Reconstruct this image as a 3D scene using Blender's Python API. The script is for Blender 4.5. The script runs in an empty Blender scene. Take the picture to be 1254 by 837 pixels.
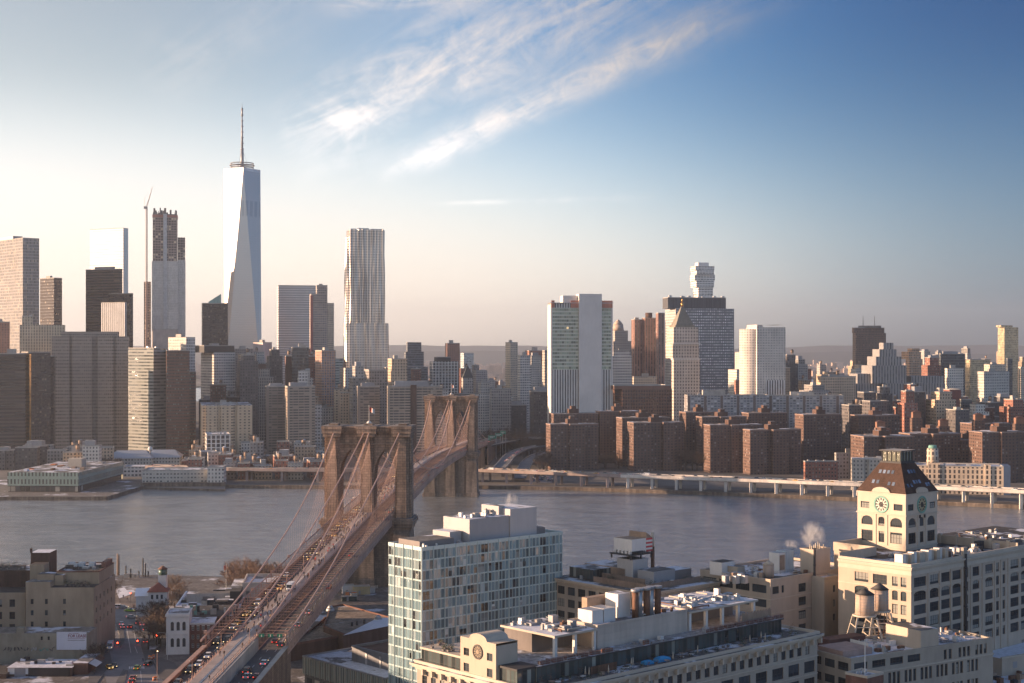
import bpy, math, random
from mathutils import Vector, Matrix
R = math.radians
random.seed(7)
sc = bpy.context.scene
col = sc.collection
# ------------------------------------------------------------------ camera
F, HX, HY, CAM = 1800.0, 627.0, 429.0, 122.0
cd = bpy.data.cameras.new('camera'); cam = bpy.data.objects.new('camera', cd); col.objects.link(cam)
cam.location = (0, 0, CAM); cam.rotation_euler = (R(90), 0, 0)
cd.sensor_width = 36; cd.lens = 36*F/1254; cd.shift_y = 10.5/1254
cd.clip_start = 1; cd.clip_end = 60000
sc.camera = cam
# ------------------------------------------------------------------ light
SUN_AZ, SUN_EL = R(-91), R(9.0)          # azimuth from +Y, negative = to the left
SUN = Vector((math.sin(SUN_AZ)*math.cos(SUN_EL), math.cos(SUN_AZ)*math.cos(SUN_EL), math.sin(SUN_EL)))
ld = bpy.data.lights.new('sun', 'SUN'); ld.energy = 5.0; ld.angle = R(0.5); ld.color = (1.0, 0.66, 0.43)
sun = bpy.data.objects.new('sun', ld); col.objects.link(sun)
sun.rotation_euler = SUN.to_track_quat('Z', 'Y').to_euler(); sun.location = (-200, 0, 300)
sc.view_settings.view_transform = 'Standard'; sc.view_settings.look = 'None'
sc.view_settings.gamma = 1; sc.view_settings.exposure = 1.48
cy = sc.cycles if hasattr(sc, 'cycles') else None
sc.render.engine = 'CYCLES'
sc.cycles.use_denoising = True
sc.cycles.max_bounces = 5; sc.cycles.diffuse_bounces = 2; sc.cycles.glossy_bounces = 3
sc.cycles.transmission_bounces = 2; sc.cycles.volume_bounces = 0; sc.cycles.transparent_max_bounces = 6
sc.cycles.caustics_reflective = False; sc.cycles.caustics_refractive = False
sc.cycles.volume_step_rate = 4.0
# ------------------------------------------------------------------ node helper
class NT:
    def __init__(s, tree): s.t = tree; tree.nodes.clear()
    def n(s, typ, **kw):
        nd = s.t.nodes.new(typ)
        for k, v in kw.items(): setattr(nd, k, v)
        return nd
    def put(s, inp, v):
        if v is None: return
        if hasattr(v, 'is_linked') or hasattr(v, 'links'): s.t.links.new(v, inp)
        else:
            if hasattr(inp.default_value, '__len__'):
                if not hasattr(v, '__len__'): v = (v,)*len(inp.default_value)
                elif len(inp.default_value) == 4 and len(v) == 3: v = tuple(v)+(1,)
            inp.default_value = v
    def m(s, op, a, b=None, c=None, clamp=False):
        nd = s.n('ShaderNodeMath', operation=op, use_clamp=clamp)
        s.put(nd.inputs[0], a); s.put(nd.inputs[1], b); s.put(nd.inputs[2], c); return nd.outputs[0]
    def vm(s, op, a, b=None):
        nd = s.n('ShaderNodeVectorMath', operation=op); s.put(nd.inputs[0], a); s.put(nd.inputs[1], b)
        return nd.outputs['Value'] if op in ('DOT_PRODUCT', 'LENGTH') else nd.outputs[0]
    def mix(s, f, a, b, blend='MIX'):
        nd = s.n('ShaderNodeMix', data_type='RGBA', blend_type=blend); s.put(nd.inputs[0], f); s.put(nd.inputs[6], a); s.put(nd.inputs[7], b); return nd.outputs[2]
    def xyz(s, v): nd = s.n('ShaderNodeSeparateXYZ'); s.put(nd.inputs[0], v); return nd.outputs
    def comb(s, x, y, z=0.0):
        nd = s.n('ShaderNodeCombineXYZ'); s.put(nd.inputs[0], x); s.put(nd.inputs[1], y); s.put(nd.inputs[2], z); return nd.outputs[0]
    def noise(s, vec, scale, detail=3, rough=.55, dist=0.0, lac=2.0):
        nd = s.n('ShaderNodeTexNoise'); s.put(nd.inputs['Vector'], vec); nd.inputs['Scale'].default_value = scale
        nd.inputs['Detail'].default_value = detail; nd.inputs['Roughness'].default_value = rough; nd.inputs['Distortion'].default_value = dist
        return nd.outputs[0]
    def wn(s, vec): nd = s.n('ShaderNodeTexWhiteNoise', noise_dimensions='3D'); s.put(nd.inputs[0], vec); return nd.outputs
    def mr(s, v, a, b, c=0.0, d=1.0, smooth=False):
        nd = s.n('ShaderNodeMapRange'); nd.clamp = True
        if smooth: nd.interpolation_type = 'SMOOTHSTEP'
        s.put(nd.inputs[0], v)
        for i, x in enumerate((a, b, c, d)): s.put(nd.inputs[i+1], x)
        return nd.outputs[0]
    def scale(s, vec, k): nd = s.n('ShaderNodeMapping'); s.put(nd.inputs[0], vec); nd.inputs['Scale'].default_value = k if hasattr(k, '__len__') else (k,)*3; return nd.outputs[0]
# ------------------------------------------------------------------ world
w = bpy.data.worlds.new('World'); sc.world = w; w.use_nodes = True
t = NT(w.node_tree)
sky = t.n('ShaderNodeTexSky', sky_type='NISHITA', sun_disc=False)
sky.sun_elevation = SUN_EL; sky.sun_rotation = SUN_AZ; sky.altitude = 100; sky.air_density = 1.0; sky.dust_density = 1.2; sky.ozone_density = 3.0
d = t.n('ShaderNodeTexCoord').outputs['Generated']
dx, dy, dz = t.xyz(t.vm('NORMALIZE', d))
az = t.m('ARCTAN2', dx, dy); el = t.m('ARCSINE', dz)
clouds = None
def streak(x0, y0, x1, y1, wpx, amt, nscale, seed, fib=9.0, taper=0.5, lo=.42, hi=.75):
    """a cirrus band between two directions (given through the angles they stand at)"""
    global clouds
    a0, e0, a1, e1 = [(x0-HX)/F, (HY-y0)/F, (x1-HX)/F, (HY-y1)/F]
    L = math.hypot(a1-a0, e1-e0); c, s_ = (a1-a0)/L, (e1-e0)/L
    pa = t.m('SUBTRACT', az, a0); pe = t.m('SUBTRACT', el, e0)
    u = t.m('ADD', t.m('MULTIPLY', pa, c), t.m('MULTIPLY', pe, s_))
    v = t.m('SUBTRACT', t.m('MULTIPLY', pe, c), t.m('MULTIPLY', pa, s_))
    wv = t.noise(t.comb(t.m('MULTIPLY', u, 14), t.m('MULTIPLY', v, 14), seed), 1.0, 4)
    v2 = t.m('ADD', v, t.m('MULTIPLY', t.m('SUBTRACT', wv, .5), wpx/F*1.2))
    un = t.m('DIVIDE', u, L)
    wid = t.mr(un, 0, 1, wpx/F*taper, wpx/F)
    g = t.m('POWER', 2.718, t.m('MULTIPLY', t.m('POWER', t.m('DIVIDE', v2, wid), 2.0), -1.0))
    ends = t.m('MULTIPLY', t.mr(un, -.05, .18, 0, 1, True), t.mr(un, .78, 1.08, 1, 0, True))
    f1 = t.noise(t.comb(t.m('MULTIPLY', u, nscale), t.m('MULTIPLY', v, nscale*fib), seed+3), 1.0, 9, .68, .8)
    f2 = t.noise(t.comb(t.m('MULTIPLY', u, nscale*3.1), t.m('MULTIPLY', v, nscale*3.0), seed+5), 1.0, 8, .7, 1.2)
    tex = t.mr(t.m('ADD', t.m('MULTIPLY', f1, .6), t.m('MULTIPLY', f2, .4)), lo, hi)
    k = t.m('MULTIPLY', t.m('MULTIPLY', g, ends), t.m('MULTIPLY', tex, amt))
    clouds = k if clouds is None else t.m('ADD', clouds, k)
streak(470, 215, 905, 18, 25, 1.15, 16, 1.0, 5, .45, .34, .66)
streak(340, 195, 830, -60, 72, 1.1, 9, 7.3, 5, .6, .44, .70)
streak(390, 20, 620, -4, 16, .9, 14, 3.3, 5, .6, .36, .7)
streak(380, 150, 640, 60, 45, .6, 9, 12.3, 6)
streak(180, 120, 460, -60, 60, .30, 9, 15.3, 6)
streak(520, 251, 800, 243, 4, .45, 10, 22.0, 3)
streak(560, 135, 1000, 0, 30, .25, 12, 31.0, 6)
clouds = t.m('MINIMUM', clouds, .85)
skyc = sky.outputs[0]
lum = t.vm('DOT_PRODUCT', skyc, (.3, .5, .2))
low = t.m('ADD', t.mr(el, .0, .24, .82, 0.0, True), t.m('MULTIPLY', t.mr(az, .25, -.36, 0.0, .55, True), t.mr(el, 0, .24, 0, 1)))                     # the sky pales to cream towards the horizon
skyc = t.mix(low, skyc, t.vm('MULTIPLY', t.comb(lum, lum, lum), (1.06, .985, .95)))
back = t.mr(dy, .25, -.5, 0.0, 1.0, True)                    # the eastern sky behind: bright, faintly pink
skyc = t.vm('MULTIPLY', skyc, t.mix(back, (1, 1, 1), (1.06, 1.08, 1.14)))
hi_ = t.m('MULTIPLY', t.mr(el, .02, .26, 0.0, 1.0, True), t.mr(az, -.34, .34, .12, 1.0, True))
hi_ = t.m('MULTIPLY', hi_, t.m('SUBTRACT', 1.0, back)); skyc = t.vm('MULTIPLY', skyc, t.mix(hi_, (1.0, 1.0, 1.02), (.42, .62, .86)))
rd = t.m('MULTIPLY', t.mr(az, -.1, .4, 0.0, 1.0, True), t.m('SUBTRACT', 1.0, back)); skyc = t.vm('MULTIPLY', skyc, t.mix(rd, (1, 1, 1), (.29, .44, .58))); tr = t.m('MULTIPLY', rd, t.mr(el, .06, .24, 0, 1, True)); skyc = t.vm('MULTIPLY', skyc, t.mix(tr, (1, 1, 1), (.42, .60, .62)))
gl = t.m('MULTIPLY', t.mr(az, .36, -.42, 0.0, 1.0, True), t.mr(el, .26, .02, .2, 1.0, True)); skyc = t.vm('MULTIPLY', skyc, t.mix(gl, (1, 1, 1), (1.95, 1.88, 1.78)))
hb_ = t.m('MULTIPLY', t.mr(el, .19, .0, 0, 1, True), t.mr(az, .42, -.05, 0, 1, True)); skyc = t.vm('MULTIPLY', skyc, t.mix(hb_, (1, 1, 1), (2.25, 2.08, 1.95)))
ul = t.m('MULTIPLY', t.mr(az, .1, -.3, 0, 1, True), t.mr(el, .08, .2, 0, 1, True)); skyc = t.vm('MULTIPLY', skyc, t.mix(ul, (1, 1, 1), (.86, .83, .76)))
lm0 = t.vm('DOT_PRODUCT', skyc, (.3, .5, .2)); sf = t.m('POWER', t.m('ADD', 1.0, t.m('POWER', t.m('DIVIDE', lm0, 4.0), 3.0)), -.3333)   # the glow rolls off instead of burning out
skyc = t.vm('MULTIPLY', skyc, t.comb(sf, sf, sf))
lum = t.vm('DOT_PRODUCT', skyc, (.33, .33, .33))
cc = t.vm('MULTIPLY', t.comb(lum, lum, lum), (2.05, 1.85, 1.75))
skyc = t.mix(clouds, skyc, cc)
bg = t.n('ShaderNodeBackground'); t.put(bg.inputs[0], skyc); bg.inputs[1].default_value = 0.108
t.t.links.new(bg.outputs[0], t.n('ShaderNodeOutputWorld').inputs[0])
# ------------------------------------------------------------------ pixel -> world
def uu(px): return (px-HX)/F
def at(px, py, z):                       # the point of the plane at height z seen at this place of the photo
    D = (CAM-z)*F/(py-HY); return Vector((uu(px)*D, D, z))
def atD(px, D): return Vector((uu(px)*D, D))
def zy(py, D): return CAM-(py-HY)*D/F    # height seen at row py at distance D
# ------------------------------------------------------------------ meshes
class MB:
    def __init__(s): s.v = []; s.f = []; s.m = []; s.uv = []; s.sm = []
    def face(s, idx, mat=0, uv=None, smooth=False): s.f.append(tuple(idx)); s.m.append(mat); s.uv.append(uv); s.sm.append(smooth)
    def vs(s, pts): n = len(s.v); s.v.extend([tuple(p) for p in pts]); return list(range(n, n+len(pts)))
    def poly(s, pts, mat=0, uv=None): s.face(s.vs(pts), mat, uv)
    def prism(s, pts, z0, z1, ms=0, mt=1, bottom=False, pts2=None, u0=0.0, vz=None):
        n = len(pts); A = s.vs([(p[0], p[1], z0) for p in pts]); q = pts2 or pts; B = s.vs([(p[0], p[1], z1) for p in q])
        u = u0; zb = z0 if vz is None else vz
        for i in range(n):
            j = (i+1) % n; L = math.hypot(pts[j][0]-pts[i][0], pts[j][1]-pts[i][1])
            s.face((A[i], A[j], B[j], B[i]), ms, ((u, z0-zb), (u+L, z0-zb), (u+L, z1-zb), (u, z1-zb))); u += L
        s.face(B, mt)
        if bottom: s.face(A[::-1], ms)
    def box(s, x0, y0, z0, x1, y1, z1, mat=0, mt=None): s.prism([(x0, y0), (x1, y0), (x1, y1), (x0, y1)], z0, z1, mat, mat if mt is None else mt, True)
    def obox(s, fr, a0, b0, z0, a1, b1, z1, mat=0, mt=None):
        s.prism([fr.p(a0, b0), fr.p(a1, b0), fr.p(a1, b1), fr.p(a0, b1)], z0, z1, mat, mat if mt is None else mt, True)
    def cyl(s, x, y, z0, z1, r0, r1=None, n=12, mat=0, mt=None, smooth=True):
        r1 = r0 if r1 is None else r1
        A = s.vs([(x+r0*math.cos(2*math.pi*i/n), y+r0*math.sin(2*math.pi*i/n), z0) for i in range(n)])
        if r1 < 1e-4:
            c = s.vs([(x, y, z1)])[0]
            for i in range(n): s.face((A[i], A[(i+1) % n], c), mat, None, smooth)
            return
        B = s.vs([(x+r1*math.cos(2*math.pi*i/n), y+r1*math.sin(2*math.pi*i/n), z1) for i in range(n)])
        for i in range(n):
            j = (i+1) % n; s.face((A[i], A[j], B[j], B[i]), mat, ((i*2*math.pi*r0/n, z0), ((i+1)*2*math.pi*r0/n, z0), ((i+1)*2*math.pi*r0/n, z1), (i*2*math.pi*r0/n, z1)), smooth)
        s.face(B, mat if mt is None else mt); s.face(A[::-1], mat)
    def path(s, pts, r, n=4, mat=0, r2=None):
        pts = [Vector(p) for p in pts]; N = len(pts); ring = []
        for k, p in enumerate(pts):
            d_ = (pts[min(k+1, N-1)]-pts[max(k-1, 0)]).normalized()
            a = d_.cross(Vector((0, 0, 1)));
            if a.length < 1e-3: a = Vector((1, 0, 0))
            a.normalize(); b = a.cross(d_); rr = r if r2 is None else r+(r2-r)*k/(N-1)
            ring.append(s.vs([p+(a*math.cos(2*math.pi*i/n)+b*math.sin(2*math.pi*i/n))*rr for i in range(n)]))
        for k in range(N-1):
            for i in range(n):
                j = (i+1) % n; s.face((ring[k][i], ring[k+1][i], ring[k+1][j], ring[k][j]), mat)
        s.face(ring[0], mat); s.face(ring[-1][::-1], mat)
    def ball(s, c, r, n=8, m=6, mat=0, sz=1.0):
        rings = []
        for k in range(1, m):
            ph = math.pi*k/m; rings.append(s.vs([(c[0]+r*math.sin(ph)*math.cos(2*math.pi*i/n), c[1]+r*math.sin(ph)*math.sin(2*math.pi*i/n), c[2]+r*sz*math.cos(ph)) for i in range(n)]))
        a = s.vs([(c[0], c[1], c[2]+r*sz)])[0]; b = s.vs([(c[0], c[1], c[2]-r*sz)])[0]
        for i in range(n):
            j = (i+1) % n; s.face((rings[0][i], rings[0][j], a), mat, None, True); s.face((rings[-1][j], rings[-1][i], b), mat, None, True)
            for k in range(m-2): s.face((rings[k+1][i], rings[k+1][j], rings[k][j], rings[k][i]), mat, None, True)
    def loft(s, prof, w, mat=0, inset=0.0):
        """side profile (x,z list) extruded over +-w in y"""
        A = s.vs([(x, -w, z) for x, z in prof]); B = s.vs([(x, w, z) for x, z in prof]); n = len(prof)
        for i in range(n): j = (i+1) % n; s.face((A[j], A[i], B[i], B[j]), mat)
        s.face(A, mat); s.face(B[::-1], mat)
    def mesh(s, name, mats, origin=(0, 0, 0)):
        me = bpy.data.meshes.new(name); ox, oy, oz = origin
        me.from_pydata([(x-ox, y-oy, z-oz) for x, y, z in s.v], [], s.f)
        for m_ in (mats if isinstance(mats, (list, tuple)) else [mats]): me.materials.append(m_)
        nm = len(me.materials); ul = me.uv_layers.new(name='UVMap').data; li = 0; ot = []
        for k, p in enumerate(me.polygons):
            p.material_index = min(s.m[k], nm-1); p.use_smooth = s.sm[k]; u = s.uv[k]
            if u is None:
                nrm = p.normal
                hx, hy = -nrm.y, nrm.x; h = math.hypot(hx, hy)
                if abs(nrm.z) < .75 and h > 1e-6: hx /= h; hy /= h; u = [((s.v[i][0])*hx+(s.v[i][1])*hy, s.v[i][2]) for i in s.f[k]]
                else: u = [(s.v[i][0], s.v[i][1]) for i in s.f[k]]
            for q in u: ul[li].uv = q; li += 1
        return me
    def build(s, name, mats, parent=None, origin=None, **props):
        if origin is None: origin = wloc(parent) if parent is not None else (0, 0, 0)
        me = s.mesh(name, mats, origin); o = bpy.data.objects.new(name, me); col.objects.link(o)
        if parent is not None: o.parent = parent
        else: o.location = origin
        for k, v in props.items(): o[k] = v
        return o
def wloc(o):
    v = Vector((0, 0, 0))
    while o is not None: v = v+o.location; o = o.parent
    return v
def thing(name, label, cat, loc, group=None):
    o = bpy.data.objects.new(name, None); col.objects.link(o); o.location = loc
    o.empty_display_size = 1; o['label'] = label; o['category'] = cat
    if group: o['group'] = group
    return o
def tag(o, label, cat, group=None):
    o['label'] = label; o['category'] = cat
    if group: o['group'] = group
    return o
def copy_tree(o, parent=None):
    c = o.copy(); col.objects.link(c)
    if parent is not None: c.parent = parent
    for ch in o.children: copy_tree(ch, c)
    return c
class Fr:                                 # a ground frame: a along the right-hand face, b along the left-hand face
    def __init__(s, C, th): s.C = Vector((C[0], C[1])); s.th = th; c, n = math.cos(R(th)), math.sin(R(th)); s.R = Vector((c, n)); s.L = Vector((-n, c))
    def p(s, a, b): v = s.C+s.R*a+s.L*b; return (v.x, v.y)
    def P(s, a, b, z): v = s.p(a, b); return Vector((v[0], v[1], z))
    def ta(s, px, b=0):                   # a of the point on line b seen in column px
        u = uu(px); q = s.C+s.L*b; return (u*q.y-q.x)/(s.R.x-u*s.R.y)
    def tb(s, px, a=0):
        u = uu(px); q = s.C+s.R*a; return (u*q.y-q.x)/(s.L.x-u*s.L.y)
# ------------------------------------------------------------------ materials
_mc = {}
def newmat(name):
    m = bpy.data.materials.new(name); m.use_nodes = True; t = NT(m.node_tree); return m, t
def out(t, sh): t.t.links.new(sh, t.n('ShaderNodeOutputMaterial').inputs[0])
def princ(t, colr, rough=.7, metal=0.0, spec=.5, normal=None):
    p = t.n('ShaderNodeBsdfPrincipled'); t.put(p.inputs['Base Color'], colr); t.put(p.inputs['Roughness'], rough); t.put(p.inputs['Metallic'], metal)
    t.put(p.inputs['Specular IOR Level'], spec)
    if normal is not None: t.put(p.inputs['Normal'], normal)
    return p
def uvs(t):
    o = t.xyz(t.n('ShaderNodeUVMap').outputs[0]); return o[0], o[1]
def obj_rand(t): return t.n('ShaderNodeObjectInfo').outputs['Random']
def pos(t): return t.n('ShaderNodeNewGeometry').outputs['Position']
def weather(t, c, amt=.25, s1=.05, s2=.6):
    p = pos(t); n1 = t.noise(p, s1, 4); n2 = t.noise(t.scale(p, (1, 1, .25)), s2, 4, .6)
    k = t.m('ADD', t.mr(n1, .3, .7, 1-amt, 1+amt*.6), t.mr(n2, .3, .7, -amt*.5, amt*.5))
    return t.vm('MULTIPLY', c, t.comb(k, k, k))
def plain(name, c, rough=.8, metal=0.0, amt=.25, s1=.05, s2=.6, spec=.5, bump=0.0, bscale=2.0):
    key = ('p', name)
    if key in _mc: return _mc[key]
    m, t = newmat(name); nrm = None
    if bump:
        b = t.n('ShaderNodeBump'); b.inputs['Distance'].default_value = bump; b.inputs['Strength'].default_value = .8
        t.put(b.inputs['Height'], t.noise(pos(t), bscale, 4)); nrm = b.outputs[0]
    out(t, princ(t, weather(t, tuple(c), amt, s1, s2), rough, metal, spec, nrm).outputs[0]); _mc[key] = m; return m
def emit(name, c, strength):
    m, t = newmat(name); e = t.n('ShaderNodeEmission'); t.put(e.inputs[0], c); e.inputs[1].default_value = strength; out(t, e.outputs[0]); return m
def facade(name, wall, glass=(.03, .035, .045), bay=3.2, fl=3.4, ww=.5, wh=.5, blind=.25, bcol=(.45, .42, .36), amt=.18, rough_w=.85, gr=.12, gspec=.8, off=0.0, tilt=.02,
           band=None, pier=None, lit=0.0, wmetal=0.0, colvar=.0, metg=0.0, sill=0.0, group=None, var=(.45, 1.7)):
    """wall with a grid of windows: bay x floor cells; each pane has its own blind, tint and tilt.
       band=(every n floors, colour) darker storey; pier=(every n bays, share, colour) wide pier"""
    key = ('f', name)
    if key in _mc: return _mc[key]
    m, t = newmat(name); u, v = uvs(t)
    uc = t.m('DIVIDE', t.m('ADD', u, off), bay); vc = t.m('DIVIDE', v, fl)
    fu = t.m('FRACT', uc); fv = t.m('FRACT', vc); iu = t.m('FLOOR', uc); iv = t.m('FLOOR', vc)
    mu = t.m('LESS_THAN', t.m('ABSOLUTE', t.m('SUBTRACT', fu, .5)), ww/2) if ww < 1 else 1.0
    mv = t.m('LESS_THAN', t.m('ABSOLUTE', t.m('SUBTRACT', fv, .52)), wh/2) if wh < 1 else 1.0
    mask = t.m('MULTIPLY', mu, mv)
    rnd = obj_rand(t); wnn = t.wn(t.comb(iu, iv, t.m('MULTIPLY', rnd, 77.0))); r1 = wnn[0]; rc = wnn[1]
    wallc = weather(t, tuple(wall), amt)
    if colvar:
        k = t.mr(rnd, 0, 1, 1-colvar, 1+colvar); wallc = t.vm('MULTIPLY', wallc, t.comb(k, k, k))
    if sill:                                   # pale sill line under each opening
        sl = t.m('MULTIPLY', mu, t.m('LESS_THAN', t.m('ABSOLUTE', t.m('SUBTRACT', fv, .52-wh/2-.03)), .03)); wallc = t.mix(t.m('MULTIPLY', sl, sill), wallc, (.6, .57, .52))
    if band:
        bm = t.m('LESS_THAN', t.m('FRACT', t.m('DIVIDE', t.m('ADD', iv, .5), band[0])), 1.0/band[0]); wallc = t.mix(bm, wallc, band[1])
        if len(band) > 2: mask = t.m('MULTIPLY', mask, t.m('SUBTRACT', 1.0, bm))
    if pier:
        pm = t.m('LESS_THAN', t.m('FRACT', t.m('DIVIDE', t.m('ADD', u, off), bay*pier[0])), pier[1]); mask = t.m('MULTIPLY', mask, t.m('SUBTRACT', 1.0, pm))
        if len(pier) > 2: wallc = t.mix(pm, wallc, pier[2])
    shade = t.mr(r1, 0, 1, *var)
    gc = t.vm('MULTIPLY', tuple(glass), t.comb(shade, shade, shade))
    r2 = t.xyz(rc)[1]
    kb = t.mr(r1, 0, 1, .5, 1.1); gc = t.mix(t.m('LESS_THAN', r2, blind), gc, t.vm('MULTIPLY', tuple(bcol), t.comb(kb, kb, kb)))
    geo = t.n('ShaderNodeNewGeometry').outputs['Normal']
    nn = t.vm('NORMALIZE', t.vm('ADD', geo, t.vm('MULTIPLY', t.vm('SUBTRACT', rc, (.5, .5, .5)), (tilt*2, tilt*2, tilt*2))))
    pw = princ(t, wallc, rough_w, wmetal, .4); pg = princ(t, gc, gr, metg, gspec, nn)
    ms = t.n('ShaderNodeMixShader'); t.put(ms.inputs[0], mask); t.t.links.new(pw.outputs[0], ms.inputs[1]); t.t.links.new(pg.outputs[0], ms.inputs[2]); sh = ms.outputs[0]
    if lit:
        e = t.n('ShaderNodeEmission'); e.inputs[0].default_value = (1, .72, .38, 1); e.inputs[1].default_value = .3
        m2 = t.n('ShaderNodeMixShader'); t.put(m2.inputs[0], t.m('MULTIPLY', mask, t.m('GREATER_THAN', r1, 1-lit))); t.t.links.new(sh, m2.inputs[1]); t.t.links.new(e.outputs[0], m2.inputs[2]); sh = m2.outputs[0]
    out(t, sh); _mc[key] = m; return m
def roofmat(name, c, snow=.35, sc1=.09):
    key = ('r', name)
    if key in _mc: return _mc[key]
    m, t = newmat(name); p = t.vm('ADD', pos(t), t.comb(t.m('MULTIPLY', obj_rand(t), 500), 0.0, 0.0))
    n = t.noise(p, sc1, 5, .6); k = t.mr(n, .62-snow*.4, .68-snow*.4)
    base = weather(t, tuple(c), .35, .15, 1.2)
    vo = t.n('ShaderNodeTexVoronoi', distance='CHEBYCHEV'); t.put(vo.inputs['Vector'], t.scale(p, (.16, .16, 0))); cl = t.mr(t.xyz(vo.outputs['Color'])[0], 0, 1, .72, 1.3); sm = t.mr(t.noise(p, .5, 5, .7), .35, .65, .8, 1.15); cl = t.m('MULTIPLY', cl, sm); base = t.vm('MULTIPLY', base, t.comb(cl, cl, cl))
    out(t, princ(t, t.mix(k, base, t.vm('MULTIPLY', (.62, .64, .70), t.comb(sm, sm, sm))), .85).outputs[0]); _mc[key] = m; return m
def glassmat(name, c, rough=.06, var=.5, tilt=.015, metal=0.0, spec=1.0, light=0.0):
    key = ('g', name)
    if key in _mc: return _mc[key]
    m, t = newmat(name); r = obj_rand(t); wnn = t.wn(t.comb(r, t.m('FLOOR', t.m('MULTIPLY', pos_z(t), .31)), r))
    k = t.mr(wnn[0], 0, 1, 1-var, 1+var*1.5)
    cc_ = t.vm('MULTIPLY', tuple(c), t.comb(k, k, k))
    if light: cc_ = t.mix(t.m('LESS_THAN', t.xyz(wnn[1])[0], light), cc_, (.26, .26, .24))
    geo = t.n('ShaderNodeNewGeometry').outputs['Normal']
    wob = t.noise(pos(t), .8, 2)
    nn = t.vm('NORMALIZE', t.vm('ADD', geo, t.vm('ADD', t.vm('MULTIPLY', t.vm('SUBTRACT', wnn[1], (.5, .5, .5)), (tilt*2,)*3), t.vm('MULTIPLY', t.comb(t.m('SUBTRACT', wob, .5), t.m('SUBTRACT', wob, .5), 0.0), (.03,)*3))))
    out(t, princ(t, cc_, rough, metal, spec, nn).outputs[0]); _mc[key] = m; return m
def pos_z(t): return t.xyz(pos(t))[2]
def masonry(name, c1, c2, bw, bh, mortar=(.2, .18, .16), msize=.03, amt=.25, streaks=.35, rough=.9):
    key = ('m', name)
    if key in _mc: return _mc[key]
    m, t = newmat(name); u, v = uvs(t)
    b = t.n('ShaderNodeTexBrick'); t.put(b.inputs['Vector'], t.comb(u, v)); t.put(b.inputs['Color1'], c1); t.put(b.inputs['Color2'], c2); t.put(b.inputs['Mortar'], mortar)
    b.inputs['Scale'].default_value = 1; b.inputs['Mortar Size'].default_value = msize; b.inputs['Brick Width'].default_value = bw; b.inputs['Row Height'].default_value = bh; b.inputs['Bias'].default_value = 0
    p = pos(t); st = t.noise(t.scale(p, (.35, .35, .03)), 1.0, 4, .6); k = t.mr(st, .35, .7, 1-streaks, 1.1)
    cc_ = t.vm('MULTIPLY', b.outputs[0], t.comb(k, k, k))
    cc_ = weather(t, cc_, amt, .06, .5)
    bp = t.n('ShaderNodeBump'); bp.inputs['Distance'].default_value = .12; bp.inputs['Strength'].default_value = .6; t.put(bp.inputs['Height'], t.m('SUBTRACT', t.noise(p, 1.5, 4), t.m('MULTIPLY', b.outputs[1], .6)))
    out(t, princ(t, cc_, rough, 0, .3, bp.outputs[0]).outputs[0]); _mc[key] = m; return m

M = {}
M['granite'] = masonry('granite', (.50, .345, .245), (.32, .225, .165), 2.6, 1.3, (.17, .125, .10), .09, .30, .5)
M['granite_low'] = masonry('granite_low', (.36, .28, .22), (.25, .20, .16), 1.9, .95, (.14, .11, .09), .05, .28, .5)
M['bridge_steel'] = plain('bridge_steel', (.40, .25, .19), .6, 0, .3, .05, .8)
M['bridge_dark'] = plain('bridge_dark', (.25, .165, .13), .7, 0, .3)
M['cable'] = plain('cable', (.50, .33, .26), .55, 0, .15)
M['asphalt'] = plain('asphalt', (.060, .062, .068), .85, 0, .35, .08, .5)
M['asphalt2'] = plain('asphalt2', (.095, .095, .10), .85, 0, .3, .05, .4)
M['road_light'] = plain('road_light', (.18, .18, .19), .85, 0, .25, .04, .3)
M['planks'] = plain('planks', (.37, .31, .285), .8, 0, .25, .2, 2)
M['paint'] = plain('paint', (.75, .74, .70), .7, 0, .15)
M['concrete'] = plain('concrete', (.38, .36, .33), .85, 0, .25, .08, .6, bump=.03)
M['concrete_dark'] = plain('concrete_dark', (.20, .18, .165), .9, 0, .35, .08, .4)
M['cream'] = plain('cream', (.44, .365, .29), .85, 0, .14, .06, .5)
M['cream2'] = plain('cream2', (.37, .32, .262), .85, 0, .16, .06, .5)
M['trim'] = plain('trim', (.47, .41, .335), .8, 0, .12)
M['white'] = plain('white', (.64, .62, .59), .7, 0, .12)
M['dark'] = plain('dark', (.035, .035, .038), .7, 0, .3)
M['steel_grey'] = plain('steel_grey', (.30, .30, .31), .5, .3, .2)
M['galv'] = plain('galv', (.46, .46, .46), .45, .5, .2, .3, 2)
M['wood'] = plain('wood', (.33, .235, .17), .85, 0, .25, .3, 2.5)
M['wood_tank'] = masonry('wood_tank', (.62, .47, .37), (.52, .40, .31), .16, 40, (.2, .15, .12), .012, .15, .2)
M['rust'] = plain('rust', (.17, .085, .052), .85, 0, .4, .3, 2)
M['brown_roof'] = plain('brown_roof', (.105, .052, .036), .6, 0, .25, .15, 1.2)
M['copper'] = plain('copper', (.16, .34, .28), .7, 0, .25, .5, 3)
M['brick'] = masonry('brick', (.22, .095, .07), (.17, .075, .058), .5, .18, (.24, .18, .15), .02, .25, .3)
M['brick_dark'] = masonry('brick_dark', (.15, .085, .065), (.115, .065, .05), .5, .18, (.12, .09, .08), .02, .3, .3)
M['roof'] = roofmat('roof', (.13, .125, .12), .30)
M['roof_snow'] = roofmat('roof_snow', (.15, .15, .155), .52)
M['roof_dark'] = roofmat('roof_dark', (.045, .043, .043), .18)
M['roof_tan'] = roofmat('roof_tan', (.24, .21, .18), .22)
M['bark'] = plain('bark', (.085, .065, .052), .9, 0, .3)
M['twig'] = plain('twig', (.125, .085, .062), .9, 0, .3, .3, 2)
M['twig_red'] = plain('twig_red', (.145, .09, .065), .9, 0, .3, .3, 2)
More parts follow.
